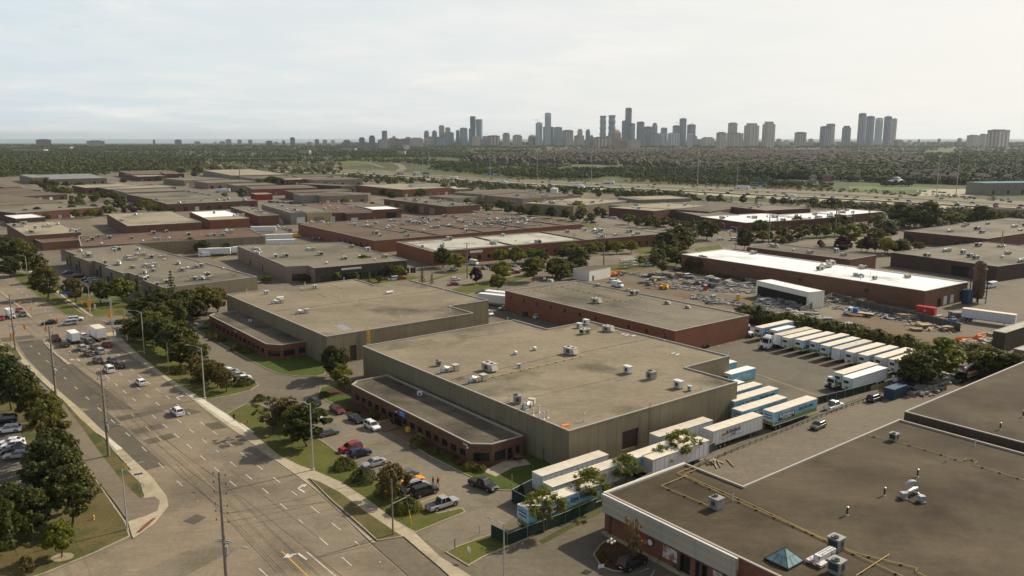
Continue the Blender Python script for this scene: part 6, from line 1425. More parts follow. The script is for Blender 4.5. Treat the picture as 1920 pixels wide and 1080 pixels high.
for pts,n,kd,wh in [([(60,345),(90,358),(130,378),(200,412)],12,MX,'along the left estate street'),([(85,345),(130,368),(240,398)],10,MX,'on the far side of the left estate street'),([(20,412),(120,404),(200,400)],8,MX,'before the maroon fronted building'),([(225,395),(300,400),(330,402)],6,MX,'behind the square tan roof'),([(900,398),(980,402),(1060,412),(1120,418)],9,MX,'along the bend of the far street'),([(985,392),(1080,400),(1180,408)],8,MX,'before the cream ribbed roof'),([(1180,425),(1260,430),(1310,440)],7,MX,'behind the grey roof corner'),
([(1230,500),(1262,478),(1290,462)],8,['dark','pine','oak'],'left of the white roofed warehouse'),([(1390,458),(1480,450),(1560,444),(1660,440)],12,MX,'along the street behind the brown brick building'),([(1400,432),(1500,428),(1600,420)],9,['dark','pine','oak'],'before the white strip roofs'),([(1600,470),(1660,474),(1700,476)],5,MX,'beside the pale roofed dark building'),([(1660,430),(1750,425),(1850,420),(1920,415)],14,['dark','oak','pine','bright'],'in the scrub at the right'),([(640,390),(700,398),(780,400)],4,MX,'between the brown units'),([(470,345),(560,350),(620,352)],6,MX,'among the grey units'),([(640,340),(760,350),(900,362)],12,['dark','oak'],'between the estate and the highway'),([(1000,362),(1100,370),(1270,374)],12,['dark','oak'],'on the highway bank'),([(1290,378),(1450,384),(1620,392)],13,['dark','oak','pine'],'on the right part of the highway bank'),([(350,470),(400,480),(440,478)],4,MX,'beside the long grey wall'),([(640,500),(690,512),(760,524)],5,['bright','oak','pine'],'before the dark brown office front'),([(1000,515),(1060,520),(1090,512)],5,['oak','dark'],'beside the striped roof cabin'),([(1010,494),(1100,482),(1190,474)],7,['bright','oak','dark'],'in the verge of the second street'),([(1840,700),(1880,712),(1915,722)],5,['oak','dark'],'behind the red skips'),([(1260,500),(1330,512)],4,['oak','dark'],'by the low hedge')]:
 tree_row(pts,n,kd,wh)
 # ---------------------------------------------------------------- roof equipment
def ru(k,px,py,roofz,rot,label,s=1.,group='equipment on the flat roofs'):
 p=P(px,py,roofz);dup(RU[k],(p.x,p.y,roofz),R(rot),label,group,s)
zA=BL['large precast grey warehouse with brown roof and low brick office in the centre'][1];zB=BL['precast grey warehouse with tan roof and yellow wall ladder left of centre'][1];zC=BL['long red brick warehouse with brown roof beside the trailer yard'][1];zD=BL['large brown flat roofed building with brick shop front in the near right corner'][1];zE=BL['higher dark roofed building running off the right edge behind the near shop building'][1]
for a in [('duct',843,697,38,'curved duct unit left of the large beige cooler',1.),('rtu_big',918,695,-52,'large beige rooftop cooler beside the oil stain',1.),('duct',895,716,38,'curved duct unit right of the large beige cooler',1.),('mush',966,665,0,'small white ventilator left of the pair',1.),('mush',1002,657,0,'small white ventilator right of the pair',1.),('rtu_big',1070,664,-52,'white topped cooler near the middle of the roof',.95),('cond',822,686,10,'small unit with a yellow part left on the roof',1.),('white',1099,609,-52,'white box unit at the back roof edge',1.),('white',1086,615,-52,'white box unit left of the back one',.9),('rtu_big',1097,626,38,'frame of grey fans on legs',.8),('rtu_big',1140,621,-52,'long grey condenser near the back edge',.85),('white',1177,700,-52,'white topped box with dark grille',1.1),('cond',1221,711,-52,'grey box condenser right of the white topped one',1.4),('white',1272,728,-52,'white box on rails near the right roof edge',1.1),('mini',1293,733,-52,'small white condenser beside the box on rails',1.),('cond',970,756,0,'grey blower at the front roof edge',1.3),('duct',993,762,70,'drum shaped duct fan at the front roof edge',.85),('mini',973,690,20,'small green box on the roof',.9)]:ru(a[0],a[1],a[2],zA,a[3],a[4]+' on the central warehouse',a[5])
for k,(x,y) in enumerate([(986,776),(999,778),(1010,773),(1019,785),(1026,783),(983,768),(1095,791)]):ru('fat' if k<6 else 'pipe',x,y,zA,0,'white exhaust stack in the cluster at the front roof edge of the central warehouse' if k<6 else 'single vent pipe right of the red tarpaulin on the central warehouse',.8 if k<6 else 1.3,'exhaust stacks')
for x,y,lab in [(955,679,'left of the middle'),(985,691,'beside the small green box'),(952,605,'at the back notch'),(1366,669,'at the far right corner'),(1245,648,'near the far edge'),(1266,664,'beside two white blocks'),(1315,730,'at the right edge'),(955,752,'with a white lamp at the front edge')]:ru('pipe',x,y,zA,0,'thin vent pipe '+lab+' of the central roof',1.2,'vent pipes')
for a in [('duct',521,569,38,'curved duct unit at the left',.9),('drum',525,561,38,'white drum ventilator at the left',.9),('duct',567,588,38,'curved duct unit near the front',.9),('drum',730,551,38,'white drum ventilator at the middle',1.),('white',500,552,38,'small white box at the upper left',.8),('white',591,541,38,'small pale box near the back edge',.8),('mini',566,545,38,'flat white hatch near the back edge',.8)]:ru(a[0],a[1],a[2],zB,a[3],a[4]+' of the left warehouse roof',a[5])
for x,y,lab in [(463,550,'far left'),(572,537,'back left'),(645,528,'back'),(639,560,'middle left'),(668,571,'middle'),(802,539,'back right'),(831,547,'far right'),(844,585,'notch'),(753,599,'front right'),(632,619,'front')]:ru('pipe',x,y,zB,0,'thin white vent pipe at the '+lab+' of the left warehouse roof',1.2,'vent pipes')
p=P(818,742,HO-.2);ru('white',469,604,HO-.2,0,'small white box on the left office roof',.5);ru('white',787,742,HO-.2,0,'small white box on the central office roof',.6)
for a in [('rtu_big',1118,568,-52,'big beige cooler',.9),('rtu_big',1190,553,38,'big grey cooler with a yellow mark',.85),('rtu',1032,529,-52,'beige cooler at the back left',.8),('white',1021,525,0,'white box left of the back cooler',.5),('rtu',1119,537,0,'small beige cooler at the back middle',.7),('rtu',1251,570,-52,'small cooler at the right',.7),('rtu',1289,578,-52,'smallest cooler at the right end',.6),('rtu',1178,546,38,'beige box behind the grey cooler',.6)]:ru(a[0],a[1],a[2],zC,a[3],a[4]+' on the long brick warehouse roof',a[5])
for a in [('cond',1343,953,-52,'beige cooler with a round fan on the near brown roof',1.35),('cond',1676,826,38,'grey and green condenser at the back of the near brown roof',1.1),('cond',1568,1074,38,'beige cooler beside the rusty duct',1.4),('cond',1567,1030,38,'beige cooler at the upper end of the rusty duct',1.4)]:ru(a[0],a[1],a[2],zD,a[3],a[4],a[5])
for x,y,k_,lab in [(1588,966,'dpipe','nearest'),(1658,929,'dpipe','second'),(1720,894,'dpipe','third'),(1777,865,'pipe','tallest pale'),(1828,836,'pipe','far pale'),(1374,940,'pipe','single pale')]:ru(k_,x,y,zD,0,lab+' vent pipe on the near brown roof',1.,'vent pipes')
for x,y,k_,lab in [(1875,805,'dpipe','dark vent pipe'),(1918,782,'dpipe','dark vent pipe cut by the edge'),]:ru(k_,x,y,zE,0,lab+' on the higher dark roof',1.,'vent pipes')
rng=random.Random(21)
def scatter(label,n,kinds=('rtu','rtu','mush','pipe','white','duct'),s=(.8,1.35)):
 root,z=BL[label];me=[c for c in root.children if c.name.split('.')[0]=='roof'][0].data
 ps=[v.co for v in me.vertices];x0,x1,y0,y1=min(p.x for p in ps),max(p.x for p in ps),min(p.y for p in ps),max(p.y for p in ps);poly=[(p.x,p.y) for p in ps];k=0
 for _ in range(400):
  x,y=rng.uniform(x0,x1),rng.uniform(y0,y1)
  ins= False
  for i in range(len(poly)):
   (ax,ay),(bx,by)=poly[i-1],poly[i]
   if (ay>y)!=(by>y) and x<(bx-ax)*(y-ay)/(by-ay)+ax:ins= not ins
  if not ins:continue
  kd=rng.choice(kinds);nm={'rtu':'beige rooftop cooler','rtu_big':'large rooftop cooler','mush':'white roof ventilator','pipe':'thin vent pipe','cond':'grey condenser box','duct':'curved duct unit','white':'white box unit','fat':'white exhaust stack'}[kd]
  dup(RU[kd],(root.location.x+x,root.location.y+y,z),R(rng.choice((30,120))),nm+' on the roof of the '+' '.join(label.split()[:7]),'small units on the far roofs',rng.uniform(*s));k+=1
  if k>=n*1.5:break
for lab,n in [('pale concrete unit building with a stepped front and many small rooftop units',26),('pinkish block walled building with a dark brown office front beside the street',14),('long building with a red brown roof and grey concrete side wall',16),('brick building with tan roof and low front annexe at the left',9),('square brown brick warehouse with plain tan roof',3),('square red brick warehouse with half white half tan roof',3),('long red brick building with brown roof and dark stepped fire walls',30),('brick unit block with rooftop clutter behind the stepped fire walls',22),('second brick unit block with brown roof right of the rooftop clutter',14),('long brick warehouse with silver and grey roof sections along the second street',16),('brown building with large pale loading doors and a grey roof',12),('long dark brick warehouse with a bright white roof behind the construction yard',9),('brown brick building with stepped end behind the white roofed warehouse',4),('dark brick building with pale roof and rooftop units at the right edge',8),('dark brick building with pale pillars and gravel roof at the right',12),('white roofed brick strip building with pale fascia by the far crossing',8),('further white roofed brick strip building behind the far crossing',6),('furthest white roofed strip building half hidden by trees',6),('maroon brick warehouse with flat grey roof behind the white strip roofs',5),('red brick building with a white sign and tan roof near the highway',5),('dark brick warehouse with grey roof beside the curved steel hut',5),('grey metal warehouse with a white shutter beside the cream striped unit',6),('warehouse with cream ribbed roof seen behind the street trees',6),('tan brick warehouse with scattered roof units',10),('tan row with brick piers behind the square warehouses',6),('brown brick building with two dark rooftop boxes right of the striped unit',5),('single storey brick annexe of the stepped row with grey units on its roof',5)]:scatter(lab,n)
# ---------------------------------------------------------------- poles
def pole(k,bx,by,ty,rz,label,base,group=None,xy=1.):
 p=P(bx,by);s=HGT(bx,by,ty)/base
 return dup(PL[k],(p.x,p.y,0),R(rz),label,group,(s*xy,s*xy,s))
GL='street lamps along the main road'
pole('lamp',587,882,752,175,'tall grey street lamp between the thin trees and the round shrubs',11.3,GL)
pole('lamp',945,1100,978,150,'street lamp nearest the camera beside the driveway grass',11.3,GL)
pole('lamp',271,663,582,180,'street lamp in front of the large green tree by the bus shelter',11.3,GL)
pole('lamp',384,748,648,175,'street lamp beside the driveway mouth',11.3,GL)
pole('lamp',239,994,876,40,'grey lamp post on the corner of the cycle path',11.3,GL)
pole('lamp',93,560,502,180,'street lamp on the left verge nearest the crossing',11.3,GL);pole('lamp',53,532,478,180,'second street lamp on the left verge',11.3,GL);pole('lamp',18,502,454,180,'third street lamp on the left verge',11.3,GL)
pole('lamp',170,590,534,170,'street lamp at the crossing corner behind the grass',11.3,GL);pole('lamp',213,612,560,170,'street lamp beside the orange signal at the bus shelter',11.3,GL)
pole('double',1379,470,425,0,'two armed lamp at the far crossing',9.8,'lamps at the far crossing',.8);pole('lamp',1474,455,424,20,'lamp right of the far crossing',11.3,'lamps at the far crossing');pole('lamp',1357,445,418,200,'lamp left of the far crossing',11.3,'lamps at the far crossing')
GU='poles carrying wires beside the main road'
pole('utility',426,1106,885,-20,'large utility pole with brackets and lamp in the near foreground',16.5,GU)
pole('utility',204,856,697,-20,'utility pole with a lamp arm on the grass by the cycle path',16.5,GU)
pole('utility',105,741,611,-20,'utility pole beyond the first two at the bend',16.5,GU);pole('utility',29,656,551,-20,'utility pole at the crossing with an orange signal',16.5,GU)
pole('plain',737,1003,898,0,'plain concrete pole on the pavement beside the wedge of grass',13,GU,.8);pole('plain',317,702,642,0,'plain pole in front of the dark trees',13,GU,.8);pole('plain',77,552,512,0,'plain pole on the left verge',13,GU,.8);pole('plain',138,590,560,0,'short plain pole at the crossing corner',13,GU,.8)
pole('ut2',876,521,455,10,'wooden pole with transformer on the second street',13,'poles of the second street');pole('ut2',1132,497,437,10,'thin wooden pole by the scaffold',13,'poles of the second street');pole('ut2',1076,478,438,10,'wooden pole before the grey roof',13,'poles of the second street');pole('ut2',1440,470,402,10,'wooden pole right of the far crossing',13,'poles of the second street');pole('ut2',1565,447,385,10,'thin pole among the trees on the right',13,'poles of the second street');pole('ut2',1875,486,432,10,'pole before the grey roof at the right edge',13,'poles of the second street');pole('ut2',451,353,303,10,'tall wooden pole among the far units',13,'poles of the second street')
GM='high mast lights of the highway'
for x,b,t,lab in [(1307,367,285,'right of centre over the near carriageway'),(1382,348,284,'behind the sign gantry'),(1109,345,283,'in the middle of the highway'),(1007,354,283,'left of the middle'),(919,336,283,'beside the left sign gantry'),(805,335,285,'second of the pair at the slip road'),(793,329,286,'first of the pair at the slip road'),(1754,385,291,'left of the right hand pair'),(1792,371,283,'right of the right hand pair'),(653,322,285,'at the left of the slip road'),(698,318,285,'beyond the slip road'),(580,316,280,'over the flyover'),(556,313,277,'left of the flyover'),(397,310,278,'far at the left junction'),(474,303,280,'behind the left junction'),(417,306,281,'over the left interchange'),(519,303,283,'between the interchange and the flyover'),(1150,320,300,'short in the scrub')]:
 pole('mast',x,b,t,15,'tall slim light mast '+lab,40,GM,.65)
GS_='yellow traffic signals at the crossings'
for x,b,t,rz,lab in [(211,620,558,190,'signal on the bus shelter corner'),(169,594,564,160,'signal on the corner with the signboard'),(61,594,562,220,'signal on the far median'),(86,636,598,40,'signal on the near median'),(236,612,578,180,'signal at the mouth of the side street'),(22,655,606,0,'signal on the left corner by the pole')]:
 pole('signal',x,b,t,rz,'traffic '+lab,6.3,GS_)
for x,b,t,rz,lab in [(1383,462,436,180,'near'),(1368,446,430,200,'far'),(1700,448,436,0,'right')]:pole('signal',x,b,t,rz,lab+' traffic signal at the far crossing',6.3,GS_)
# wires
def wires(a,b,za,zb,n,sag,label,off=.5):
 root=empty('power_line',(0,0,0),0,label,'power line');mb= None
 for k in range(n):
  mb=MB();o=Vector((0,0,-k*1.0));side=Vector((.6*(1 if k%2 else -1),0,0))
  pts=[a+(b-a)*t+Vector((0,0,za+(zb-za)*t-sag*4*t*(1-t)))+o+side for t in [i/10 for i in range(11)]]
  mb.tube(pts,.022,4,False);mb.obj('wire','unit_dark',root)
U=[P(426,1106),P(204,856),P(105,741),P(29,656)];Hh=[HGT(426,1106,885),HGT(204,856,697),HGT(105,741,611),HGT(29,656,551)]
for k,lab in enumerate(['wires from the near foreground pole to the second pole','wires from the second pole to the third pole','wires from the third pole to the crossing pole']):wires(U[k],U[k+1],Hh[k]-.6,Hh[k+1]-.6,6,1.2,lab)
wires(U[0],U[0]+(U[0]-U[1])*1.2,Hh[0]-.6,Hh[0]-.6,6,1.2,'wires running out of the frame from the near pole');wires(P(737,1003),U[0],10,Hh[0]-6,2,.6,'two thin wires crossing the main road to the near pole')
GSn='small signs and posts on the lawns'
def sign(name,px,py,w,h,z,mat,label,rz=-52,pm='galv',group=None,parts=None):
 p=P(px,py);r=empty(name,(p.x,p.y,.12),R(rz),label,'sign',group)
 m=MB();m.tube([(0,0,0),(0,0,z+h)],.035,6);m.obj('post',pm,r);m=MB();m.box((0,-.05,z+h/2),(w,.04,h));m.obj('panel',mat,r)
 if parts:
  for (x,zz,ww,hh,mt) in parts:m=MB();m.box((x,-.08,z+zz),(ww,.02,hh));m.obj('marking',mt,r)
 return r
sign('notice_sign',880,1052,.75,.7,1.3,'sign_white','white notice board on a post in the driveway grass');sign('warning_sign',236,887,.6,.6,1.2,'yellow_paint','yellow warning diamond beside the road',30);sign('street_name_sign',262,921,1.4,.28,2.9,'sign_blue','blue street name plate by the bicycle',30)
sign('median_sign',132,680,.7,.9,2.2,'sign_white','white keep right sign on the median end',40,parts=[(0,.45,.3,.3,'ink')]);sign('signboard',179,582,2.6,1.6,.5,'sign_white','white signboard on the corner lawn',-50);sign('signboard',239,640,2.4,1.8,.3,'sign_white','white signboard on the lawn beside the bus shelter',-60);sign('direction_sign',125,575,4.0,.8,4.6,'sign_blue','blue street name sign hanging by the crossing',20)
for k,(x,y,m_,h_,lab) in enumerate([(525,828,'concrete_pole',1.3,'small pale marker post in the lawn by the thin trees'),(841,970,'galv',1.4,'thin grey post in the lawn tip'),(899,1003+0,'galv',1.5,'grey post at the corner of the driveway grass'),(853,1030,'pipe_dark',1.7,'short dark post at the driveway corner'),(754,975,'pipe_dark',1.0,'dark stub post beside the round shrub'),(960,912,'galv',2.2,'slim white post on the picnic lawn'),(336,694,'wood_pole',2.2,'leaning wooden stake in the lawn'),(213,952,'sign_white',.6,'small white tag on the lawn')]):
 p=P(x,y);mb=MB();mb.tube([(0,0,0),(0,0,h_-.12)],.07,7);o=mb.obj('marker_post',m_);o.location=(p.x,p.y,.12);tag(o,lab,'post',GSn)
def hydrant(px,py,col,label):
 p=P(px,py);mb=MB();mb.lathe((0,0,0),[(.16,0),(.11,.08),(.11,.5),(.15,.55),(.1,.68),(.02,.76)],10);mb.tube([(-.2,0,.42),(.2,0,.42)],.06,7);o=mb.obj('fire_hydrant',col);o.location=(p.x,p.y,.12);tag(o,label,'hydrant')
hydrant(176,975,'yellow_paint','yellow hydrant on the dry lawn by the big pine');hydrant(134,848,'red_paint','red hydrant beside the cycle path trees');hydrant(464,794,'red_paint','red hydrant on the lawn by the walking person')
# guy wire with yellow sleeve
p=P(772,985);mb=MB();q=P(737,1003);r=empty('guy_wire',(p.x,p.y,.1),0,'guy wire with a yellow sleeve beside the concrete pole','wire');d=Vector((q.x-p.x,q.y-p.y,0));mb.tube([(0,0,0),d*.12+Vector((0,0,2.6))],.06,6);mb.obj('sleeve','yellow_paint',r);mb=MB();mb.tube([d*.12+Vector((0,0,2.6)),d*.25+Vector((0,0,5.0)),d+Vector((0,0,11))],.025,4);mb.tube([d*.25+Vector((0,0,5.)),d+Vector((0,0,5.0))],.05,5);mb.obj('strut','galv',r)
# people
def at(px,py):p=P(px,py); return p
p=at(812,911);person('person in dark clothes standing left of the other by the black car',(p.x,p.y,.03),R(-20));p=at(821,912);bk=person('person in dark clothes with a red backpack by the black car',(p.x,p.y,.03),R(160),stride=.25)
mb=MB();mb.hull8([(-.14,-.16,0),(.06,-.16,0),(.06,.16,0),(-.14,.16,0)],[(-.1,-.14,.45),(.06,-.14,.45),(.06,.14,.45),(-.1,.14,.45)]);o=mb.obj('backpack','cloth_red');o.location=(p.x+.17,p.y-.06,1.03);o.rotation_euler.z=R(160);tag(o,'red backpack on the right hand standing person','backpack')
p=at(439,790);person('person in dark clothes walking on the pavement by the driveway',(p.x,p.y,.14),R(-45));p=at(985,552);
p=at(986,581);person('person standing at the long red brick wall by the navy car',(p.x,p.y,.02),R(-90),'cloth_grey');p=at(213,630);person('person waiting in the bus shelter',(p.x,p.y,.13),R(-120),'cloth_grey')
# bus shelter
p=P(221,632);r=empty('bus_shelter',(p.x,p.y,.13),R(-52),'dark glass bus shelter on the corner by the big green tree','bus shelter')
m=MB();m.box((0,0,2.5),(4.2,1.8,.14));m.obj('roof','unit_dark',r);m=MB();m.box((0,.8,1.25),(4,.04,2.2));m.box((1.98,0,1.25),(.04,1.6,2.2));m.obj('glass_panel','skylight_glass',r);m=MB()
for x in (-2,-.7,.7,2):m.box((x,.82,1.25),(.08,.08,2.5))
m.box((2,-.75,1.25),(.08,.08,2.5));m.obj('frame','black_metal',r);m=MB();m.box((0,.45,.5),(2.2,.4,.08));m.obj('bench','wood_bench',r)
# bicycle leaning at the name plate
def bicycle(px,py,rz,label):
 p=P(px,py);r=empty('bicycle',(p.x,p.y,.13),R(rz),label,'bicycle')
 for x in (-.52,.52):
  m=MB();pts=[(x+.33*cos(k*pi/8),0,.34+.33*sin(k*pi/8)) for k in range(17)];m.tube(pts,.025,5,False);m.obj('wheel','tyre',r)
 m=MB();m.tube([(-.52,0,.34),(-.15,0,.82),(.38,0,.82),(.52,0,.34)],.025,5);m.tube([(-.15,0,.82),(0,0,.34),(.38,0,.82)],.025,5);m.tube([(.38,0,.8),(.36,0,1.0)],.02,5);m.obj('frame','sign_blue',r)
 m=MB();m.box((-.18,0,.92),(.24,.14,.06));m.obj('saddle','plastic_black',r);m=MB();m.tube([(.36,-.28,1.0),(.36,.28,1.0)],.02,5);m.obj('handlebar','plastic_black',r)
bicycle(260,917,40,'bicycle leaning at the blue street name plate');
# picnic table
p=P(971,864);r=empty('picnic_table',(p.x,p.y,.16),R(20),'dark round picnic table on the paved corner by the office','table');m=MB();m.lathe((0,0,0),[(.1,0),(.1,.7),(.75,.72),(.75,.78)],14);m.obj('table_top','wood_bench',r)
for k in range(4):a=k*pi/2;m=MB();m.lathe((cos(a)*1.15,sin(a)*1.15,0),[(.06,0),(.06,.42),(.28,.44),(.28,.48)],10);m.obj('seat','wood_bench',r)
# office signs: writing on the walls
def on_wall(fp,k,s,z,out=.03):
 a,b=Vector(fp[k][:2]),Vector(fp[(k+1)%len(fp)][:2]);d=(b-a).normalized();q=a+d*s+Vector((d.y,-d.x))*out; return q,atan2(d.y,d.x)
def wall_text(root,fp,k,s,z,txt,size,mat,name='lettering',out=.03):
 q,a=on_wall(fp,k,s,z,out);c=Vector(root.location);text_mesh(txt,size,mat,name,root,Matrix.Translation((q.x-c.x,q.y-c.y,z))@Matrix.Rotation(a,4,'Z')@rotm(90,0,0),.01)
def wall_box(root,fp,k,s,z,w_,h_,mat,name,out=.1,dep=.18):
 q,a=on_wall(fp,k,s,z,out);c=Vector(root.location);m=MB();m.box((q.x-c.x,q.y-c.y,z),(w_,dep,h_),a); return m.obj(name,mat,root)
rO=BL['low brick office wing with blue sign in front of the central warehouse'][0];LO=(Vector(fo[0][:2])-Vector(fo[5][:2])).length
wall_text(rO,fo,5,LO-1.6,3.45,'5434',.75,'sign_white','house_number');ss=s_at([Vector(p_) for p_ in fo],5,755,HO)
wall_box(rO,fo,5,ss,3.3,2.6,1.35,'sign_blue','blue_sign');wall_box(rO,fo,5,ss,3.5,2.0,.12,'sign_white','sign_stripe',.2,.02);wall_box(rO,fo,5,ss,3.0,1.9,.1,'sign_white','sign_stripe',.2,.02);wall_box(rO,fo,5,ss+3.4,1.0,.9,.9,'yellow_paint','yellow_bin',.9,.7)
for s_ in (ss-2.2,LO-.6):wall_box(rO,fo,5,s_,3.2,.3,.25,'sign_white','flood_light',.25,.4)
rO2=BL['low red brick office wing in front of the left warehouse'][0];LO2=(Vector(fb[0][:2])-Vector(fb[5][:2])).length;wall_text(rO2,fb,5,s_at([Vector(p_) for p_ in fb],5,441,HO),3.2,'5410',.75,'sign_white','house_number')
# steps
q,a=on_wall(fo,5,s_at([Vector(p_) for p_ in fo],5,745,0),0,2.2);r=empty('entrance_steps',(q.x,q.y,.1),a,'brick steps with a low wall at the office entrance','steps');
for k in range(4):m=MB();m.box((0,.9-k*.8,.3-k*.07),(4.2,.8,.6-k*.14));m.obj('step','step_brick',r)
m=MB();m.box((-2.5,.2,.35),(.35,3,.8));m.obj('side_wall','concrete',r)
# shop front details
def DW(s,z,w_,h_,mat,name,out=.05,dep=.08):return wall_box(rootD,fpD,0,s,z,w_,h_,mat,name,out,dep)
DW(sF*.38,2.2,.1,.1,'ink','clock_hub',.12)
q,a=on_wall(fpD,0,sF*.385,0,.05);m=MB();c_=Vector(rootD.location);
m.tube([(q.x-c_.x,q.y-c_.y,2.3),(q.x-c_.x+sin(a)*.12,q.y-c_.y-cos(a)*.12,2.3)],.62,18);m.obj('round_frame','black_metal',rootD);m=MB();m.tube([(q.x-c_.x+sin(a)*.1,q.y-c_.y-cos(a)*.1,2.3),(q.x-c_.x+sin(a)*.16,q.y-c_.y-cos(a)*.16,2.3)],.46,18);m.obj('round_face','sign_white',rootD)
for s_,w_ in ((.5275,sF*.11),(.88,sF*.095)):
 DW(sF*s_,1.9,w_*.98,1.9,'poster','poster',-.12,.05)
DW(sF*.64,3.25,sF*.24,.42,'black_metal','sign_band',.04,.1)
for k,s_ in enumerate((.575,.61,.645,.68,.715)):DW(sF*s_,3.25,.42,.26,'sign_red','sign_letter',.12,.04)
for k in range(5):DW(sF*(.45+.155*k) if k else sF*.05,1.8,.4,3.6,'brick_maroon','pilaster',.1,.25)
DW(sF*.5,.12,sF*1.0,.3,'concrete','plinth',.35,.7)
# near roof details: edge trim, pipes, skylight, dish duct
def rootpipe(pts,z,label,mat='pipe_yellow',r=.05,name='gas_pipe'):
 root=empty(name,(0,0,0),0,label,'pipe');q=[P(x,y,z) for x,y in pts];m=MB();m.tube([v+Vector((0,0,.22)) for v in q],r,6);m.obj('pipe',mat,root);m=MB()
 for a,b in zip(q,q[1:]):
  n_=max(1,int((b-a).length/2.6))
  for i in range(n_):v=a+(b-a)*((i+.5)/n_);m.box((v.x,v.y,v.z+.09),(.3,.3,.18),.6)
 m.obj('block','pipe_dark',root)
rootpipe([(1302,876),(1270,889),(1370,936),(1505,996),(1620,1050),(1700,1087)],zD,'first long yellow gas pipe running down the near brown roof')
rootpipe([(1310,880),(1282,892),(1400,944),(1530,1006),(1600,1038),(1720,1068),(1716,1074),(1760,1095)],zD,'second yellow gas pipe beside the first on the near brown roof')
rootpipe([(1288,893),(1240,913),(1330,951)],zD,'short yellow pipe leading to the beige cooler on the near roof');rootpipe([(1622,816),(1690,832),(1780,858),(1803,867),(1812,861),(1832,867),(1826,873),(1925,903)],zD,'thin pale pipe along the back of the near roof',r=.035);rootpipe([(1667,1042),(1605,1082)],zD,'yellow branch pipe near the bottom edge of the roof')
rootpipe([(915,710),(1095,668)],zA,'pale yellow pipe between the coolers of the central roof',r=.06);rootpipe([(985,548),(1100,529)],zC,'thin yellow pipe at the left of the brick warehouse roof',r=.04);rootpipe([(1050,538),(1120,553),(1168,566),(1205,557)],zC,'thin yellow pipe in the middle of the brick warehouse roof',r=.04);rootpipe([(1132,566),(1160,562)],zC,'short yellow pipe at the big beige cooler',r=.04)
# pyramid skylight
p=P(1470,1052,zD);r=empty('pyramid_skylight',(p.x,p.y,zD),R(38),'blue glass pyramid skylight on the near brown roof','skylight');m=MB();b_=1.75;ap=(0,0,1.95);cs=[(-b_,-b_,.25),(b_,-b_,.25),(b_,b_,.25),(-b_,b_,.25)]
for k in range(4):m.face([cs[k],cs[(k+1)%4],ap])
m.obj('glass','skylight_glass',r);m=MB()
for c in cs:m.tube([c,ap],.05,6)
for k in range(4):
 a,b=Vector(cs[k]),Vector(cs[(k+1)%4]);A=Vector(ap);m.tube([a,b],.06,6)
 for t in (.33,.66):e=a+(b-a)*t;m.tube([e,A+(e-A)*(.52 if True else 1)],.03,5)
 m.tube([a+(A-a)*.48,b+(A-b)*.48],.03,5)
m.obj('frame','black_metal',r);m=MB();m.box((0,0,.12),(b_*2+.1,b_*2+.1,.25));m.obj('curb','black_metal',r)
# rusty duct
p=P(1545,1050,zD);r=empty('rusty_duct',(p.x,p.y,zD),R(38),'white duct with rust stains between the two coolers','duct');m=MB();m.box((-1.7,0,.35),(1.6,2.2,.35));m.box((.3,0,.75),(3.4,.9,.85));m.hull8([(-1.9,-.5,.5),(-1.9,.5,.5),(-1.2,.45,.35),(-1.2,-.45,.35)],[(-1.7,-.45,1.2),(-1.7,.45,1.2),(-1.2,.45,1.18),(-1.2,-.45,1.18)]);m.obj('casing','duct_rusty',r);m=MB()
for s_ in (-.2,.2):m.tube([(-1.2,s_,1.2),(2.3,s_,1.22)],.03,5)
m.obj('cable','unit_dark',r)
# curved ventilator in the middle of the near roof
p=P(1710,935,zD);r=empty('curved_vent_duct',(p.x,p.y,zD),R(10),'galvanised curved duct with two blowers in the middle of the near roof','duct')
m=MB();n_=10
for k in range(n_):
 a0,a1=R(150-k*15),R(150-(k+1)*15);q= lambda a_,rr:(1.0+rr*cos(a_)*1.1,1.6+rr*sin(a_)*.0,1.1+rr*sin(a_))
 A,B_,C,D=q(a0,1.1),q(a1,1.1),q(a1,.55),q(a0,.55)
 for y0 in (-.3,.3):m.face([(v[0],v[1]+y0,v[2]) for v in ((A,B_,C,D) if y0>0 else (D,C,B_,A))])
 m.face([(A[0],A[1]-.3,A[2]),(B_[0],B_[1]-.3,B_[2]),(B_[0],B_[1]+.3,B_[2]),(A[0],A[1]+.3,A[2])]);m.face([(D[0],D[1]+.3,D[2]),(C[0],C[1]+.3,C[2]),(C[0],C[1]-.3,C[2]),(D[0],D[1]-.3,D[2])])
m.tube([(1.9,1.6,0),(1.9,1.6,1.3)],.4,8);m.obj('elbow_duct','galv',r)
m=MB();m.tube([(-1.2,.3,.75),(-.3,.5,.95),(.6,.9,1.05),(1.6,1.4,1.0)],[.25,.3,.36,.4],9);m.obj('connecting_duct','galv',r)
for x,y in ((-1.3,.2),(.6,-1.3)):m=MB();m.box((x,y,.7),(.9,.8,.7));m.box((x,y,.15),(.7,1.3,.2));m.obj('blower','galv',r)
m=MB();m.tube([(.6,-1.2,.9),(.4,-.6,1.2),(.2,.3,1.0)],.12,7);m.obj('hose','galv',r)
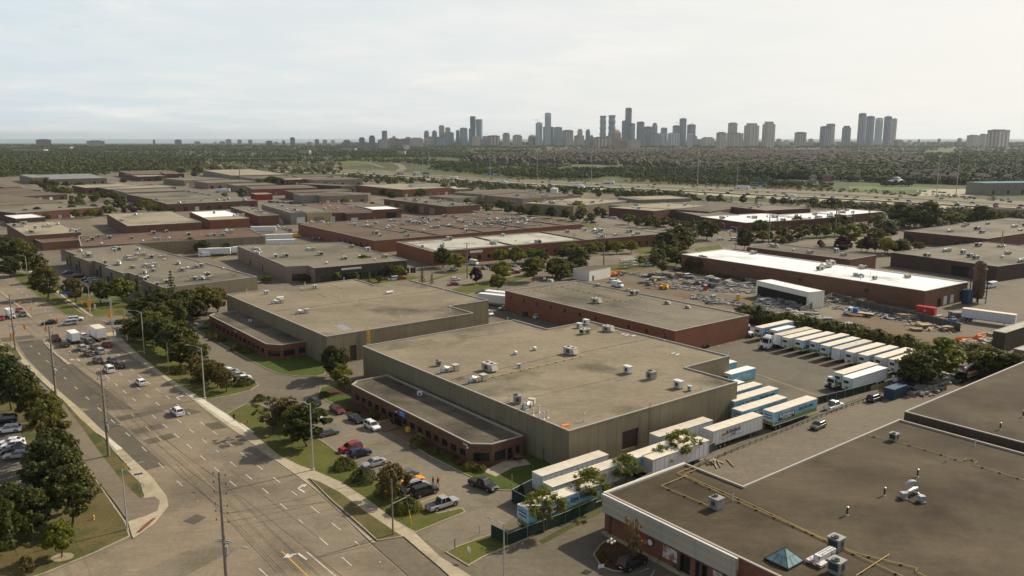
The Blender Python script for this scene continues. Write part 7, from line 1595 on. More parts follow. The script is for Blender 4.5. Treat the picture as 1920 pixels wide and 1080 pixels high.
# red tarpaulin bundle, flat slabs
p=P(1060,799,zA);m=MB();m.hull8([(-.9,-.45,0),(.9,-.45,0),(.9,.45,0),(-.9,.45,0)],[(-.75,-.3,.3),(.8,-.35,.32),(.75,.3,.3),(-.8,.35,.28)]);o=m.obj('tarpaulin_bundle','orange_paint');o.location=p;o.rotation_euler.z=.5;tag(o,'orange red bundle lying on the front corner of the central roof','bundle')
for x,y,z_,lab in ((1168,627,zA,'first pale slab'),(1175,629,zA,'second pale slab'),(1188,630,zA,'third pale slab'),(1262,663,zA,'fourth pale slab'),(1270,665,zA,'fifth pale slab')):
 p=P(x,y,z_);m=MB();m.box((0,0,.06),(1.5,.45,.12));m.box((0,0,.14),(1.3,.3,.05));o=m.obj('roof_slab','sign_white');o.location=p;o.rotation_euler.z=VA;tag(o,lab+' lying near the far edge of the central roof','slab','pale slabs on the central roof')
p=P(639,613,zB);p2=rect((650,620),(628,610),(672,612),zB)
mb=MB();c=Vector((0,0));poly_obj('roof_patch',[v-Vector((BL['precast grey warehouse with tan roof and yellow wall ladder left of centre'][0].location.x,BL['precast grey warehouse with tan roof and yellow wall ladder left of centre'][0].location.y,0)) for v in PX([(626,610),(642,608),(660,617),(646,620)],zB)],zB+.01,'unit_grey',BL['precast grey warehouse with tan roof and yellow wall ladder left of centre'][0],None)
# ladder
q,a=on_wall(fpB,0,s_at(fpB,0,690),0,.4);r=empty('wall_ladder',(q.x,q.y,0),a,'yellow caged ladder on the wall of the left warehouse','ladder');m=MB()
for x in (-.28,.28):m.tube([(x,.2,.8),(x,.2,HA+1.1)],.04,5)
for k in range(22):m.tube([(-.28,.2,1+k*.36),(.28,.2,1+k*.36)],.03,5)
m.obj('rungs','yellow_paint',r);m=MB()
for k in range(8):z=2.4+k*.9;m.tube([(-.4,.2,z),(-.42,-.3,z),(0,-.55,z),(.42,-.3,z),(.4,.2,z)],.035,5)
for x,y in ((-.42,-.3),(0,-.55),(.42,-.3)):m.tube([(x,y,2.4),(x,y,8.9)],.03,5)
m.obj('cage','yellow_paint',r)
q,a=on_wall(fpA,0,s_at(fpA,0,1215),0,.3);m=MB()
for x in (-.25,.25):m.tube([(x,.1,.5),(x,.1,HA+1.)],.03,5)
for k in range(22):m.tube([(-.25,.1,1+k*.36),(.25,.1,1+k*.36)],.02,5)
o=m.obj('wall_ladder','black_metal');o.location=(q.x,q.y,0);o.rotation_euler.z=a;tag(o,'thin dark ladder on the right wall of the central warehouse','ladder')
# ---------------------------------------------------------------- fences
def fence(name,pts,h,label,screen='green_screen',post='galv',rail=True,step=3.,z=0.,cat='fence',pr=.045):
 q=[P(x,y) for x,y in pts];c=sum(q,Vector())/len(q);root=empty(name,(c.x,c.y,0),0,label,cat);q=[v-c for v in q];s_=MB();p_=MB();r_=MB()
 for a,b in zip(q,q[1:]):
  d=(b-a);L=d.length;n_=max(1,int(L/step));dn=d.normalized();nn=Vector((-dn.y,dn.x,0))*.02
  if screen:s_.box(((a.x+b.x)/2,(a.y+b.y)/2,z+h/2),(L,.03,h-.1),atan2(d.y,d.x))
  for i in range(n_+1):v=a+d*i/n_;p_.tube([(v.x,v.y,0),(v.x,v.y,z+h+.06)],pr,6)
  if rail:r_.tube([(a.x,a.y,z+h),(b.x,b.y,z+h)],.035,5)
 if screen:s_.obj('screen',screen,root)
 p_.obj('post',post,root)
 if rail:r_.obj('rail',post,root)
 return root
fence('screened_fence',[(951,1023),(1060,981),(1137,946),(1200,915),(1296,868),(1400,815),(1500,767),(1600,742),(1642,730)],1.9,'long dark green screened fence between the trailers and the lane')
fence('gate',[(921,1008),(951,1023)],2.2,'dark green gate wing beside the driveway grass');fence('gate',[(960,942),(1003,965)],2.3,'dark green gate wing on the far side of the entrance');fence('screened_fence',[(960,942),(1005,918),(1012,914)],2.3,'short green fence at the picnic lawn')
fence('chainlink_fence',[(1560,562),(1640,583),(1735,604),(1800,622)],2.6,'chain link fence in front of the white roofed warehouse','fence_mesh');fence('chainlink_fence',[(1500,590),(1562,560)],2.4,'dark fence beside the white shed','fence_mesh')
def guard(pts,label):
 q=[P(x,y) for x,y in pts];c=sum(q,Vector())/len(q);root=empty('guardrail',(c.x,c.y,0),0,label,'guardrail');q=[v-c for v in q];r_=MB();p_=MB()
 for a,b in zip(q,q[1:]):
  d=b-a;L=d.length;m=(a+b)/2
  for z_ in (.55,.78):r_.box((m.x,m.y,z_),(L,.07,.13),atan2(d.y,d.x))
  r_.box((m.x,m.y,.665),(L,.03,.12),atan2(d.y,d.x))
  for i in range(int(L/2)+1):v=a+d*min(1,i*2/L);p_.box((v.x,v.y,.35),(.15,.15,.7),atan2(d.y,d.x))
 r_.obj('rail','galv',root);p_.obj('post','wood_pole',root)
guard([(1300,880),(1360,853),(1455,815),(1530,785),(1600,760),(1652,742)],'double steel guardrail beside the green fence')
lawn(PX([(1302,874),(1400,826),(1500,786),(1650,733),(1652,738),(1500,794),(1400,834),(1306,878)]),mat='dry_grass',kerb=False,z=.05)
lawn(PX([(1010,1015),(1135,945),(1296,862),(1296,868),(1140,955),(1020,1020)]),mat='dry_grass',kerb=False,z=.05)
fence('wooden_barrier',[(1588,742),(1655,728),(1700,700)],1.3,'yellow green concrete barrier behind the white trailer','lumber_green','lumber_green',False)
# globe lamp post
p=P(1145,1056);r=empty('globe_lamp',(p.x,p.y,.12),0,'black lamp post with five white globes by the shop','lamp');m=MB();m.tube([(0,0,0),(0,0,3.4)],.07,8);m.lathe((0,0,0),[(.25,0),(.12,.4)],10)
for k in range(4):a=k*pi/2;m.tube([(0,0,3.0),(cos(a)*.45,sin(a)*.45,3.05)],.03,5)
m.obj('pole','black_metal',r)
for k in range(5):
 a=k*pi/2;x,y,z_=(cos(a)*.45,sin(a)*.45,3.25) if k<4 else (0,0,3.6);m=MB();m.lathe((x,y,z_),[(.03,-.2),(.15,-.14),(.21,0),(.15,.14),(.03,.2)],12);m.obj('globe','lamp_glass',r,True)
for k,(x,y) in enumerate([(1238,1055),(1275,1078),(1268,1072)]):
 p=P(x,y);m=MB();m.tube([(-.7,0,0),(-.7,0,.95),(.7,0,.95),(.7,0,0)],.03,5);m.tube([(-.7,0,.5),(.7,0,.5)],.025,5);m.tube([(-.3,0,0),(.3,0,.95)],.025,5);o=m.obj('hand_rail','black_metal');o.location=p;o.rotation_euler.z=R(38+k*40);tag(o,['black hand rail at the shop steps near the car','black hand rail cut by the bottom edge','black hand rail beside the shop door'][k],'railing')
p=P(1127,1066);m=MB();m.box((0,0,.35),(.9,.12,.5));m.tube([(-.4,0,0),(-.4,0,.2)],.04,5);m.tube([(.4,0,0),(.4,0,.2)],.04,5);o=m.obj('low_sign','sign_white');o.location=p;o.rotation_euler.z=R(20);tag(o,'low white sign in the mulch bed by the black car','sign')
for a in ((1220,1082,1228,1068),(1200,1072,1216,1066)):strip([P(a[0],a[1]),P(a[2],a[3])],.1,.03,'paint_white','parking_line')
# ---------------------------------------------------------------- construction yard
rng=random.Random(31)
def pile(px,py,kind,label,group,rz=None,s=1.):
 p=P(px,py);a=rng.uniform(-.5,2.0) if rz is None else R(rz);root=MB();mats={'steel':('steel_grey','aluminium'),'lumber':('lumber','lumber_dark'),'pipe':('steel_grey','unit_grey'),'rubble':('stone','unit_grey'),'panel':('concrete','steel_grey'),'dark':('unit_grey','black_metal')}[kind]
 m=root;Lx=rng.uniform(3,6)*s
 if kind=='rubble':
  for k in range(18):m.cur=k%2;m.box((rng.gauss(0,1.1)*s,rng.gauss(0,.8)*s,rng.uniform(.1,.7)*s),(rng.uniform(.3,1.1)*s,rng.uniform(.3,.8)*s,rng.uniform(.2,.5)*s),rng.uniform(0,3),Matrix.Rotation(rng.uniform(-.35,.35),4,'X'))
 elif kind=='pipe':
  for k in range(14):m.cur=k%2;y=(k%5-2)*.32*s+rng.gauss(0,.05);z=.15+(k//5)*.28*s;m.tube([(-Lx/2+rng.gauss(0,.2),y,z),(Lx/2,y,z)],.13*s,6)
 else:
  nl=rng.randint(2,4)
  for lay in range(nl):
   m.cur=lay%2;nb=rng.randint(2,4)
   for b in range(nb):m.box((rng.gauss(0,.25),(b-(nb-1)/2)*.75*s+rng.gauss(0,.08),.2+lay*.42*s),(Lx*rng.uniform(.7,1),.62*s,.32*s),rng.gauss(0,.07))
  for k in range(4):m.cur=k%2;m.box((rng.gauss(0,1.5),rng.gauss(0,1.6),.12),(rng.uniform(2,4),.2,.12),rng.uniform(-1,1))
 o=m.obj({'steel':'steel_stack','lumber':'timber_stack','pipe':'pipe_stack','rubble':'scrap_heap','panel':'panel_stack','dark':'scaffold_stack'}[kind],list(mats));o.location=(p.x,p.y,.02);o.rotation_euler.z=a;tag(o,label,{'lumber':'timber stack','pipe':'pipe stack'}.get(kind,'material stack'),group); return o
GY='stacks lying in the construction yard';cnt={}
def zone(x0,y0,x1,y1,n,kinds,where,s=(.7,1.2),lean=0.):
 for i in range(n):
  t=rng.random();x=x0+(x1-x0)*t;y=y0+(y1-y0)*rng.random()+lean*t;k=rng.choice(kinds)
  pile(x,y,k,{'steel':'grey steel sections stacked','lumber':'pale timber stacked','pipe':'grey pipes stacked','rubble':'grey scrap heaped','panel':'concrete panels stacked','dark':'dark scaffold parts stacked'}[k]+' '+where,GY,None,rng.uniform(*s))
zone(1290,522,1420,540,34,['steel','steel','pipe','dark','panel'],'left of the white shed');zone(1200,518,1290,534,16,['steel','lumber','pipe','dark'],'behind the brick warehouse')
zone(1290,558,1360,572,12,['rubble','panel','steel'],'beside the brick warehouse roof',(.5,.9));zone(1420,552,1530,578,34,['rubble','steel','dark','rubble','pipe'],'before the white shed',(.7,1.1));zone(1540,558,1640,566,16,['lumber','steel','lumber','pipe'],'along the chain link fence',lean=10)
zone(1480,582,1600,594,26,['rubble','steel','panel','rubble'],'above the trailer hedge',(.6,1.),lean=26);zone(1650,583,1730,596,12,['pipe','steel','lumber'],'left of the red container',lean=8);zone(1715,608,1790,620,8,['lumber','lumber','panel'],'in the middle of the right yard');zone(1760,590,1810,600,5,['panel','steel'],'near the long white trailer')
zone(1130,512,1200,522,6,['lumber','rubble'],'beside the striped roof shed',(.6,.9));zone(1800,640,1860,652,6,['lumber','steel'],'beside the orange lift');zone(1690,728,1800,738,20,['pipe','steel','dark','lumber'],'right of the blue container',(.8,1.2),lean=-28);zone(1715,742,1790,746,5,['rubble','pipe'],'at the foot of the near roof wall',(.5,.8),lean=-24);zone(1660,716,1700,722,5,['steel','dark'],'behind the blue container',(.7,1.))
for k,(x0,y0,x1,y1) in enumerate([(1690,725,1775,700),(1700,735,1790,706),(1706,716,1770,692),(1712,741,1800,712)]):
 m=MB();a,b=P(x0,y0),P(x1,y1);
 for i in range(7):o_=Vector((0,.35*(i%4),.15+.25*(i//4)));m.tube([a+o_,b+o_],.11,6)
 c=(a+b)/2;o=m.obj('long_beams',['rust','steel_grey','lumber_dark','aluminium'][k]);tag(o,['rust brown','grey','dark brown','pale metal'][k]+' long beams lying beyond the blue container','beams','long beams beyond the container')
 # sheds
def shed(name,label,pts_px,h,wall,roof,ops=None,cat='shed'):
 return building(name,label,pts_px,h,wall,roof,par=.05,capw=.15,ops=ops,cat=cat)
s1=rect((1517,553),(1418,527),(1546,539),5.2);shed('open_shed','white open fronted shed full of stock in the construction yard',s1,5.2,'wall_white','roof_white',{3:[(.8,LW(s1,3)-1.0,.0,4.2,'dark')]})
s2=rect((1105,512),(1074,508),(1145,505),3.6);shed('site_cabin','white site cabin with a pink striped roof',s2,3.6,'wall_white','roof_pinkstripe',{0:[(2,3.2,0,2.2,'door')]})
s3=[P(1862,628,5),P(1990,655,5),P(1990,585,5),P(1925,592,5)];s3=rect((1885,630),(1862,626),(1990,596),5.);shed('steel_shed','green grey shed with a pale metal roof at the right edge',s3,5.,'wall_dark','roof_silver',cat='shed')
s4=rect((1925,665),(1900,655),(2000,640),4.5);shed('brick_shed','small beige block shed at the right edge',s4,4.5,'block_beige','roof_silver')
# curved hut, tanks, tower
def hut(px,py,w_,L,rz,label):
 p=P(px,py);m=MB();n_=12;ang=[pi*k/n_ for k in range(n_+1)]
 for a0,a1 in zip(ang,ang[1:]):m.face([(-L/2,w_*cos(a0),w_*sin(a0)),(L/2,w_*cos(a0),w_*sin(a0)),(L/2,w_*cos(a1),w_*sin(a1)),(-L/2,w_*cos(a1),w_*sin(a1))])
 for x,s_ in ((-L/2,1),(L/2,-1)):m.face([(x,w_*cos(a),w_*sin(a)) for a in (ang if s_<0 else ang[::-1])])
 r=empty('curved_hut',(p.x,p.y,0),R(rz),label,'hut');m.obj('shell','unit_grey',r);d=MB();d.box((-L/2-.05,0,2),(.1,w_*.8,3.6));d.obj('door','door_white',r)
hut(512,420,6,14,118,'curved grey steel hut with a white door');hut(615,374,6,16,150,'white arched shelter behind the brown units')
def tank(px,py,ty,r_,label,mat='unit_white'):
 p=P(px,py);h=HGT(px,py,ty);r=empty('storage_tank',(p.x,p.y,0),0,label,'tank');m=MB();m.lathe((0,0,0),[(r_,0),(r_,h*.92),(r_*.5,h)],18);m.obj('tank_body',mat,r);m=MB();m.tube([(r_+.2,0,0),(r_+.2,0,h)],.12,6);m.obj('ladder','galv',r)
tank(1039,366,352,4.2,'white storage tank beside the highway scrub');tank(850,362,350,3.6,'white storage tank at the pale roof')
p=P(1832,568);h=HGT(1832,568,488);r=empty('dust_tower',(p.x,p.y,0),R(20),'rusty dust collector tower with a cylinder on a frame','tower');m=MB();m.lathe((0,0,h*.2),[(1.5,-1.2),(2.1,0),(2.1,h*.62),(1.9,h*.64),(1.9,h*.74),(.9,h*.79)],16);m.obj('cylinder','rust_dark',r);m=MB()
for x in (-1.9,1.9):
 for y in (-1.9,1.9):m.box((x,y,h*.35),(.25,.25,h*.7))
for z_ in (2,4.5):m.box((0,-1.9,z_),(3.8,.15,.2));m.box((1.9,0,z_),(.15,3.8,.2));m.box((-1.9,0,z_),(.15,3.8,.2))
m.obj('frame','black_metal',r);m=MB()
for z_ in (.5,.8):m.lathe((0,0,h*z_),[(2.4,0),(2.5,.12),(2.2,.15)],14)
for k in range(9):pass
m.obj('platform','black_metal',r);m=MB();m.tube([(1.4,1,0),(1.4,1,h*.8),(.3,.3,h)],.35,8);m.obj('pipe','unit_grey',r);m=MB();m.box((-4.4,.6,2.6),(2.6,2.6,5.2));m.obj('cabinet','container_blue',r)
# containers, skips, machines
def cont(px,py,rz,L,mat,label,text=None,h=2.6,open_=False,name='shipping_container',cat='container'):
 p=P(px,py);r=empty(name,(p.x,p.y,.02),R(rz),label,cat);m=MB()
 if open_:
  m.hull8([(-L/2+.4,-.9,0),(L/2-.4,-.9,0),(L/2-.4,.9,0),(-L/2+.4,.9,0)],[(-L/2,-1.2,h),(L/2,-1.2,h),(L/2,1.2,h),(-L/2,1.2,h)])
  for k in range(int(L/.8)):
   for s_ in (-1,1):m.box((-L/2+.6+k*.8,s_*1.12,h*.55),(.12,.12,h*.8))
  m.obj('body',mat,r);q=MB();q.box((0,0,h+.02),(L-.3,2.1,.03));q.obj('load','rubble_dark',r)
 else:
  m.box((0,0,h/2),(L,2.44,h));
  for k in range(int(L/.3)):
   for s_ in (-1,1):m.box((-L/2+.2+k*.3,s_*1.23,h/2),(.12,.05,h-.3))
  m.obj('body',mat,r);q=MB();q.box((-L/2-.02,-.6,h/2),(.05,1.1,h-.2));q.box((-L/2-.02,.6,h/2),(.05,1.1,h-.2));q.obj('door',mat,r)
  if text:text_mesh(text,1.1,'sign_white','lettering',r,Matrix.Translation((0,-1.28,h*.5))@rotm(90,0,0),.02)
 return r
cont(1736,589,-46,6.1,'red_paint','red container with a white letter near the chain link fence','K',2.7);cont(1678,744,38,6.1,'container_blue','dark blue container behind the black car');cont(1612,540+28,-30,3.5,'tarp_blue','small blue box on the flatbed lorry',h=1.6)
for k,(x,y) in enumerate([(1825,700),(1852,706),(1880,713),(1908,722)]):cont(x,y,60,5.2,'red_paint',['leftmost red skip of the row behind the near roof','second red skip from the left','third red skip from the left','red skip cut off by the roof edge'][k],open_=True,h=1.8,name='skip',cat='skip')
def flatbed(px,py,rz,label,cabmat='car_white',bed='lumber',load=None):
 p=P(px,py);r=empty('flatbed_truck',(p.x,p.y,.02),R(rz),label,'truck');f=MB();f.box((0,0,.8),(8.6,.9,.25));f.obj('chassis','black_metal',r);cab(r,2.2,1.6,2.3,2.7,.9,cabmat,.55)
 b=MB();b.box((-1.4,0,1.15),(6.6,2.4,.15));b.obj('flat_bed',bed,r);wheels(r,(-3.2,-2.1),.92,.5,.5);wheels(r,(4.0,),.95,.48,.3)
 if load=='crane':b=MB();b.tube([(1.6,0,1.2),(1.5,0,3.1)],.3,8);b.tube([(1.5,0,3.1),(-4.5,0,4.0)],[.38,.26],6);b.obj('crane_arm','unit_white',r);b=MB();b.box((-2,.4,1.5),(4.6,1.1,.5));b.obj('timber_load','lumber',r)
 if load=='box':b=MB();b.box((1.1,0,1.9),(1.6,2,1.4));b.obj('blue_tank','tarp_blue',r)
 if load=='rails':b=MB();[b.box((-1.5,y_,1.6),(5.5,.1,.1)) for y_ in (-1,-.4,.2,.9)];b.obj('yellow_rail','yellow_paint',r)
 return r
flatbed(1610,592,147,'white lorry with timber bed and blue tank in the construction yard',load='box');flatbed(1812,712,215,'black crane lorry with white boom behind the near roof','car_black','lumber','crane');flatbed(1770,690,30,'dark red lorry with a pale load beside the big tree','car_darkred','lumber')
def lift(px,py,rz,label,mat='orange_paint'):
 p=P(px,py);r=empty('boom_lift',(p.x,p.y,.02),R(rz),label,'machine');m=MB();m.box((0,0,.9),(3.2,1.9,.9));m.box((-.6,0,1.6),(1.6,1.4,.7));m.obj('body',mat,r);m=MB();m.tube([(-1.2,0,2.0),(3.8,0,2.3),(5.2,0,1.4)],[.28,.22,.18],6);m.obj('boom',mat,r);wheels(r,(-1.1,1.1),.95,.5,.4);m=MB();m.box((5.5,0,1.3),(.9,1.6,1.1));m.obj('basket','unit_grey',r)
lift(1800,645,-10,'orange boom lift near the grey shed');lift(1245,542,150,'yellow loader among the steel stacks','yellow_paint');lift(1150,518,20,'orange machine beside the site cabin');lift(1835,640,30,'orange lift partly behind the tree')
p=P(1785,606);r=empty('forklift',(p.x,p.y,.02),R(200),'dark blue forklift with a raised mast beside the timber','machine');m=MB();m.box((0,0,.9),(2.2,1.4,1));m.obj('body','tarp_blue',r);m=MB();m.tube([(1.2,-.5,0),(1.2,-.5,4)],.09,5);m.tube([(1.2,.5,0),(1.2,.5,4)],.09,5);m.obj('mast','black_metal',r);m=MB();m.box((-.1,0,2.2),(1.5,1.2,.08));m.obj('canopy','black_metal',r);wheels(r,(-.7,.8),.6,.35,.3)
for x,y,mt,lab,rz in [(1383,563,'yellow_paint','yellow portable toilet with a white roof in the yard',0),(1322,545,'red_paint','small orange red cabin among the steel',20)]:
 p=P(x,y);r=empty('portable_toilet',(p.x,p.y,.02),R(rz),lab,'portable toilet');m=MB();m.box((0,0,1.1),(1.2,1.2,2.1));m.obj('body',mt,r);m=MB();m.hull8([(-.65,-.65,2.15),(.65,-.65,2.15),(.65,.65,2.15),(-.65,.65,2.15)],[(-.4,-.5,2.4),(.4,-.5,2.4),(.4,.5,2.4),(-.4,.5,2.4)]);m.obj('roof','unit_white',r);m=MB();m.box((0,-.62,1.1),(.7,.04,1.8));m.obj('door',mt,r)
for k,(x,y,c,kd,h) in enumerate([(1152,526,'white','suv',20),(1158,535,'white','van',-50),(1220,532,'grey','suv',30),(1290,517,'white','minivan',30)]):car(kd,x,y,h,c,['white car beside the orange machine in the yard','white van nose showing behind the brick warehouse roof','grey rounded machine cab in the yard','white van at the low hedge'][k])
# scaffold rack
p=P(1178,503);r=empty('scaffold_rack',(p.x,p.y,0),R(30),'grey steel scaffold rack behind the site cabin','rack');m=MB()
for x in (-4,0,4):
 for y in (-1.5,1.5):m.tube([(x,y,0),(x,y,5.2)],.09,5)
for z_ in (1.2,2.6,4.0,5.2):
 for y in (-1.5,1.5):m.tube([(-4.6,y,z_),(4.6,y,z_)],.08,5)
m.obj('frame','galv',r)
for z_ in (1.3,2.7,4.1):q=MB();[q.tube([(-4.4,y,z_+.15),(4.4,y,z_+.15)],.12,5) for y in (-1.1,-.6,-.1,.4,.9)];q.obj('stored_pipes','unit_grey',r)
p=P(1322,870);zone(1318,866,1345,874,3,['rubble','lumber'],'beside the guardrail end',(.35,.5))
# white walls/signs on far buildings
def far_sign(label,k,t,w_,h_,mat='sign_white',zf=.72):
 root=BL[label][0];z=BL[label][1]; return root,z
for label,k,t,w_,hh,mt in [('long brick warehouse with silver and grey roof sections along the second street',0,.16,7,1.1,'sign_white'),('long brick warehouse with silver and grey roof sections along the second street',0,.06,4,1.1,'sign_white'),('long brick warehouse with silver and grey roof sections along the second street',0,.3,4,.8,'sign_white')]:
 wall_box(BL[label][0],f7,k,LW(f7,0)*t,5.2,w_,hh,mt,'name_board')
 # beige sign board of the dark office
wall_box(BL['pinkish block walled building with a dark brown office front beside the street'][0],fpg,2,16,5.3,9,.8,'sign_white','name_board')
for k in range(5):q,a=on_wall(f5,3,LW(f5,3)*(.1+.18*k),0,.2);
# litter of offcuts over the yards, too small to count
def litter(name,polys,n,mat,seed):
 rg=random.Random(seed);m=MB()
 for (poly,share) in polys:
  xs=[p[0] for p in poly];ys=[p[1] for p in poly];k=0
  while k<n*share:
   x,y=rg.uniform(min(xs),max(xs)),rg.uniform(min(ys),max(ys))
   ins= False
   for i in range(len(poly)):
    (ax,ay),(bx,by)=poly[i-1],poly[i]
    if (ay>y)!=(by>y) and x<(bx-ax)*(y-ay)/(by-ay)+ax:ins= not ins
   if not ins:continue
   p=P(x,y);k+=1;m.cur=rg.choice((0,0,1,2));m.box((p.x,p.y,rg.uniform(.08,.45)),(rg.uniform(.5,3.4),rg.uniform(.15,.6),rg.uniform(.1,.4)),rg.choice((.6,2.2))+rg.gauss(0,.35))
 o=m.obj(name,mat);o['kind']='stuff'
litter('scrap_litter',[([(1285,520),(1420,528),(1420,552),(1285,545)],.3),([(1190,515),(1280,520),(1290,545),(1230,540)],.1),([(1300,550),(1420,575),(1560,600),(1660,640),(1600,636),(1450,590),(1300,560)],.3),([(1420,552),(1540,556),(1530,585),(1420,575)],.2),([(1540,556),(1720,598),(1700,606),(1540,575)],.12)],1300,['steel_grey','unit_grey','aluminium'],8)
litter('timber_litter',[([(1700,590),(1800,600),(1800,625),(1700,612)],.5),([(1665,715),(1790,690),(1800,715),(1700,742)],.5)],260,['lumber','lumber_dark','steel_grey'],9)
# joints and patches of the flat roofs
def seam(label,a,b,w_,mat='unit_dark',nm='roof_seam'):
 root,z=BL[label];p,q=P(a[0],a[1],z),P(b[0],b[1],z);d=q-p;c=(p+q)/2-root.location;m=MB();m.box((c.x,c.y,z+.02),(d.length,w_,.04),atan2(d.y,d.x));m.obj(nm,mat,root)
LA,LB_,LC_,LD_=[k for k in BL if k.startswith(('large precast','precast grey','long red brick warehouse','large brown flat'))]
seam(LA,(838,715),(918,692),.12);seam(LA,(930,694),(1050,665),.12);seam(LA,(1090,661),(1252,628),.12);seam(LA,(900,768),(1190,700),.06,'roof_tan_dark');seam(LA,(700,660),(1020,612),.06,'roof_tan_dark')
seam(LB_,(515,584),(660,565),.12);seam(LB_,(672,563),(850,541),.12);seam(LB_,(595,551),(612,558),.1);seam(LB_,(620,534),(640,542),.1)
seam(LC_,(1000,545),(1240,590),.08);seam(LC_,(1060,528),(1340,585),.06);seam(LD_,(1300,880),(1395,917),.25,'coping_dark')
poly_obj('roof_patch',[v-BL[LA][0].location for v in PX([(852,711),(862,706),(872,709),(862,715)],zA)],zA+.03,'roof_tan_dark',BL[LA][0],None)
# ---------------------------------------------------------------- the city on the horizon
def tower_mat(name,frame,glass,w=3.2,h=3.1,ms=.28):
 m,nt,b=new_mat(name);t=N(nt,'TexBrick',offset=0.);nt.links.new(coords(nt,'uv'),t.inputs['Vector'])
 t.inputs['Color1'].default_value=rgb(glass);t.inputs['Color2'].default_value=rgb([g*1.5 for g in glass]);t.inputs['Mortar'].default_value=rgb(frame)
 for k_,v_ in (('Scale',1),('Brick Width',w),('Row Height',h),('Mortar Size',ms)):t.inputs[k_].default_value=v_
 nt.links.new(t.outputs[0],b.inputs['Base Color']);b.inputs['Roughness'].default_value=.45
TM={'c':((.46,.40,.34),(.13,.13,.13)),'b':((.24,.16,.13),(.07,.07,.08)),'g':((.21,.26,.31),(.07,.11,.16)),'t':((.29,.37,.38),(.11,.18,.21)),'d':((.12,.14,.17),(.05,.065,.09)),'w':((.7,.7,.68),(.2,.22,.25)),'o':((.34,.20,.13),(.12,.09,.08))}
for k_,(f_,g_) in TM.items():tower_mat('tower_'+k_,f_,g_,3.6,3.1,.5 if k_ not in 'gdt' else .3)
NM={'c':'beige concrete','b':'brown brick','g':'grey blue glass','t':'pale green glass','d':'dark glass','w':'white','o':'copper topped brown'}
def tower(x0,x1,ty,by,st,shape='',lab=''):
 by=max(by,274.2)+.012*((x0*7)%40);p=P((x0+x1)/2,by);H=HGT((x0+x1)/2,by,ty);Wp=(x1-x0)*p.y/F;a=R(33);W=Wp/(1.22 if shape in ('wave','twist') else 1.45);D=W
 if x1-x0>17:W,D=Wp/1.12,Wp/1.12*.5
 r=empty('high_rise' if H>45 else 'apartment_block',(p.x,p.y,0),a,lab,'tower' if H>45 else 'apartment block','towers of the skyline');m=MB()
 secs=[(0,1.),(1,1.)]
 if shape=='twist':secs=[(k/14,1.-.16*sin(k/14*pi*1.0+.2)*(1 if k%2 else 1)) for k in range(15)]
 if shape=='wave':secs=[(k/28,.93+.07*cos(k/28*2*pi*5)) for k in range(29)]
 if shape=='point':secs=[(0,1),(.78,1),(.79,.8),(.9,.62),(1,.12)]
 if shape=='step':secs=[(0,1),(.9,1),(.901,.72),(1,.70)]
 for (t0,k0),(t1,k1) in zip(secs,secs[1:]):
  def ring(t,k):
   th=(t-.5)*1.2 if shape=='twist' else 0.
   if shape in ('twist','wave'):return [(cos(2*pi*i/12+th)*W*.64*k*(1 if shape=='wave' else 1.15 if i%6 in (0,1,5) else .82),sin(2*pi*i/12+th)*D*.64*k) for i in range(12)]
   return [(sx*W/2*k,sy*D/2*k) for sx,sy in ((-1,-1),(1,-1),(1,1),(-1,1))]
  A,B_=ring(t0,k0),ring(t1,k1);n_=len(A);z0,z1=H*t0,H*t1
  for i in range(n_):
   j=(i+1)%n_;L_=hypot(A[j][0]-A[i][0],A[j][1]-A[i][1]);u0=i*L_
   m.face([(A[i][0],A[i][1],z0),(A[j][0],A[j][1],z0),(B_[j][0],B_[j][1],z1),(B_[i][0],B_[i][1],z1)],[(u0,z0),(u0+L_,z0),(u0+L_,z1),(u0,z1)])
 m.face([(q[0],q[1],H*secs[-1][0]) for q in B_]);m.obj('wall','tower_'+st,r)
 if shape=='':q=MB();q.box((0,0,H+2),(W*.6,D*.6,4.5));q.box((0,0,H+.4),(W+.6,D+.6,1.0));q.obj('roof','tower_trim_'+('d' if st in 'gdt' else 'c'),r)
 if H>60 and shape in ('','step'):
  q=MB()
  for f in (-.33,.0,.33):
   for s_ in (-1,1):q.box((W*f,s_*(D/2+.4),H*.46),(W*.14,1.2,H*.9));q.box((s_*(W/2+.4),D*f,H*.46),(1.2,D*.14,H*.9))
  q.obj('balcony_stack','tower_'+('c' if st in 'cbo' else 'g'),r)
 return r
plain('tower_trim_c',(.25,.22,.2),.7);plain('tower_trim_d',(.12,.14,.16),.5)
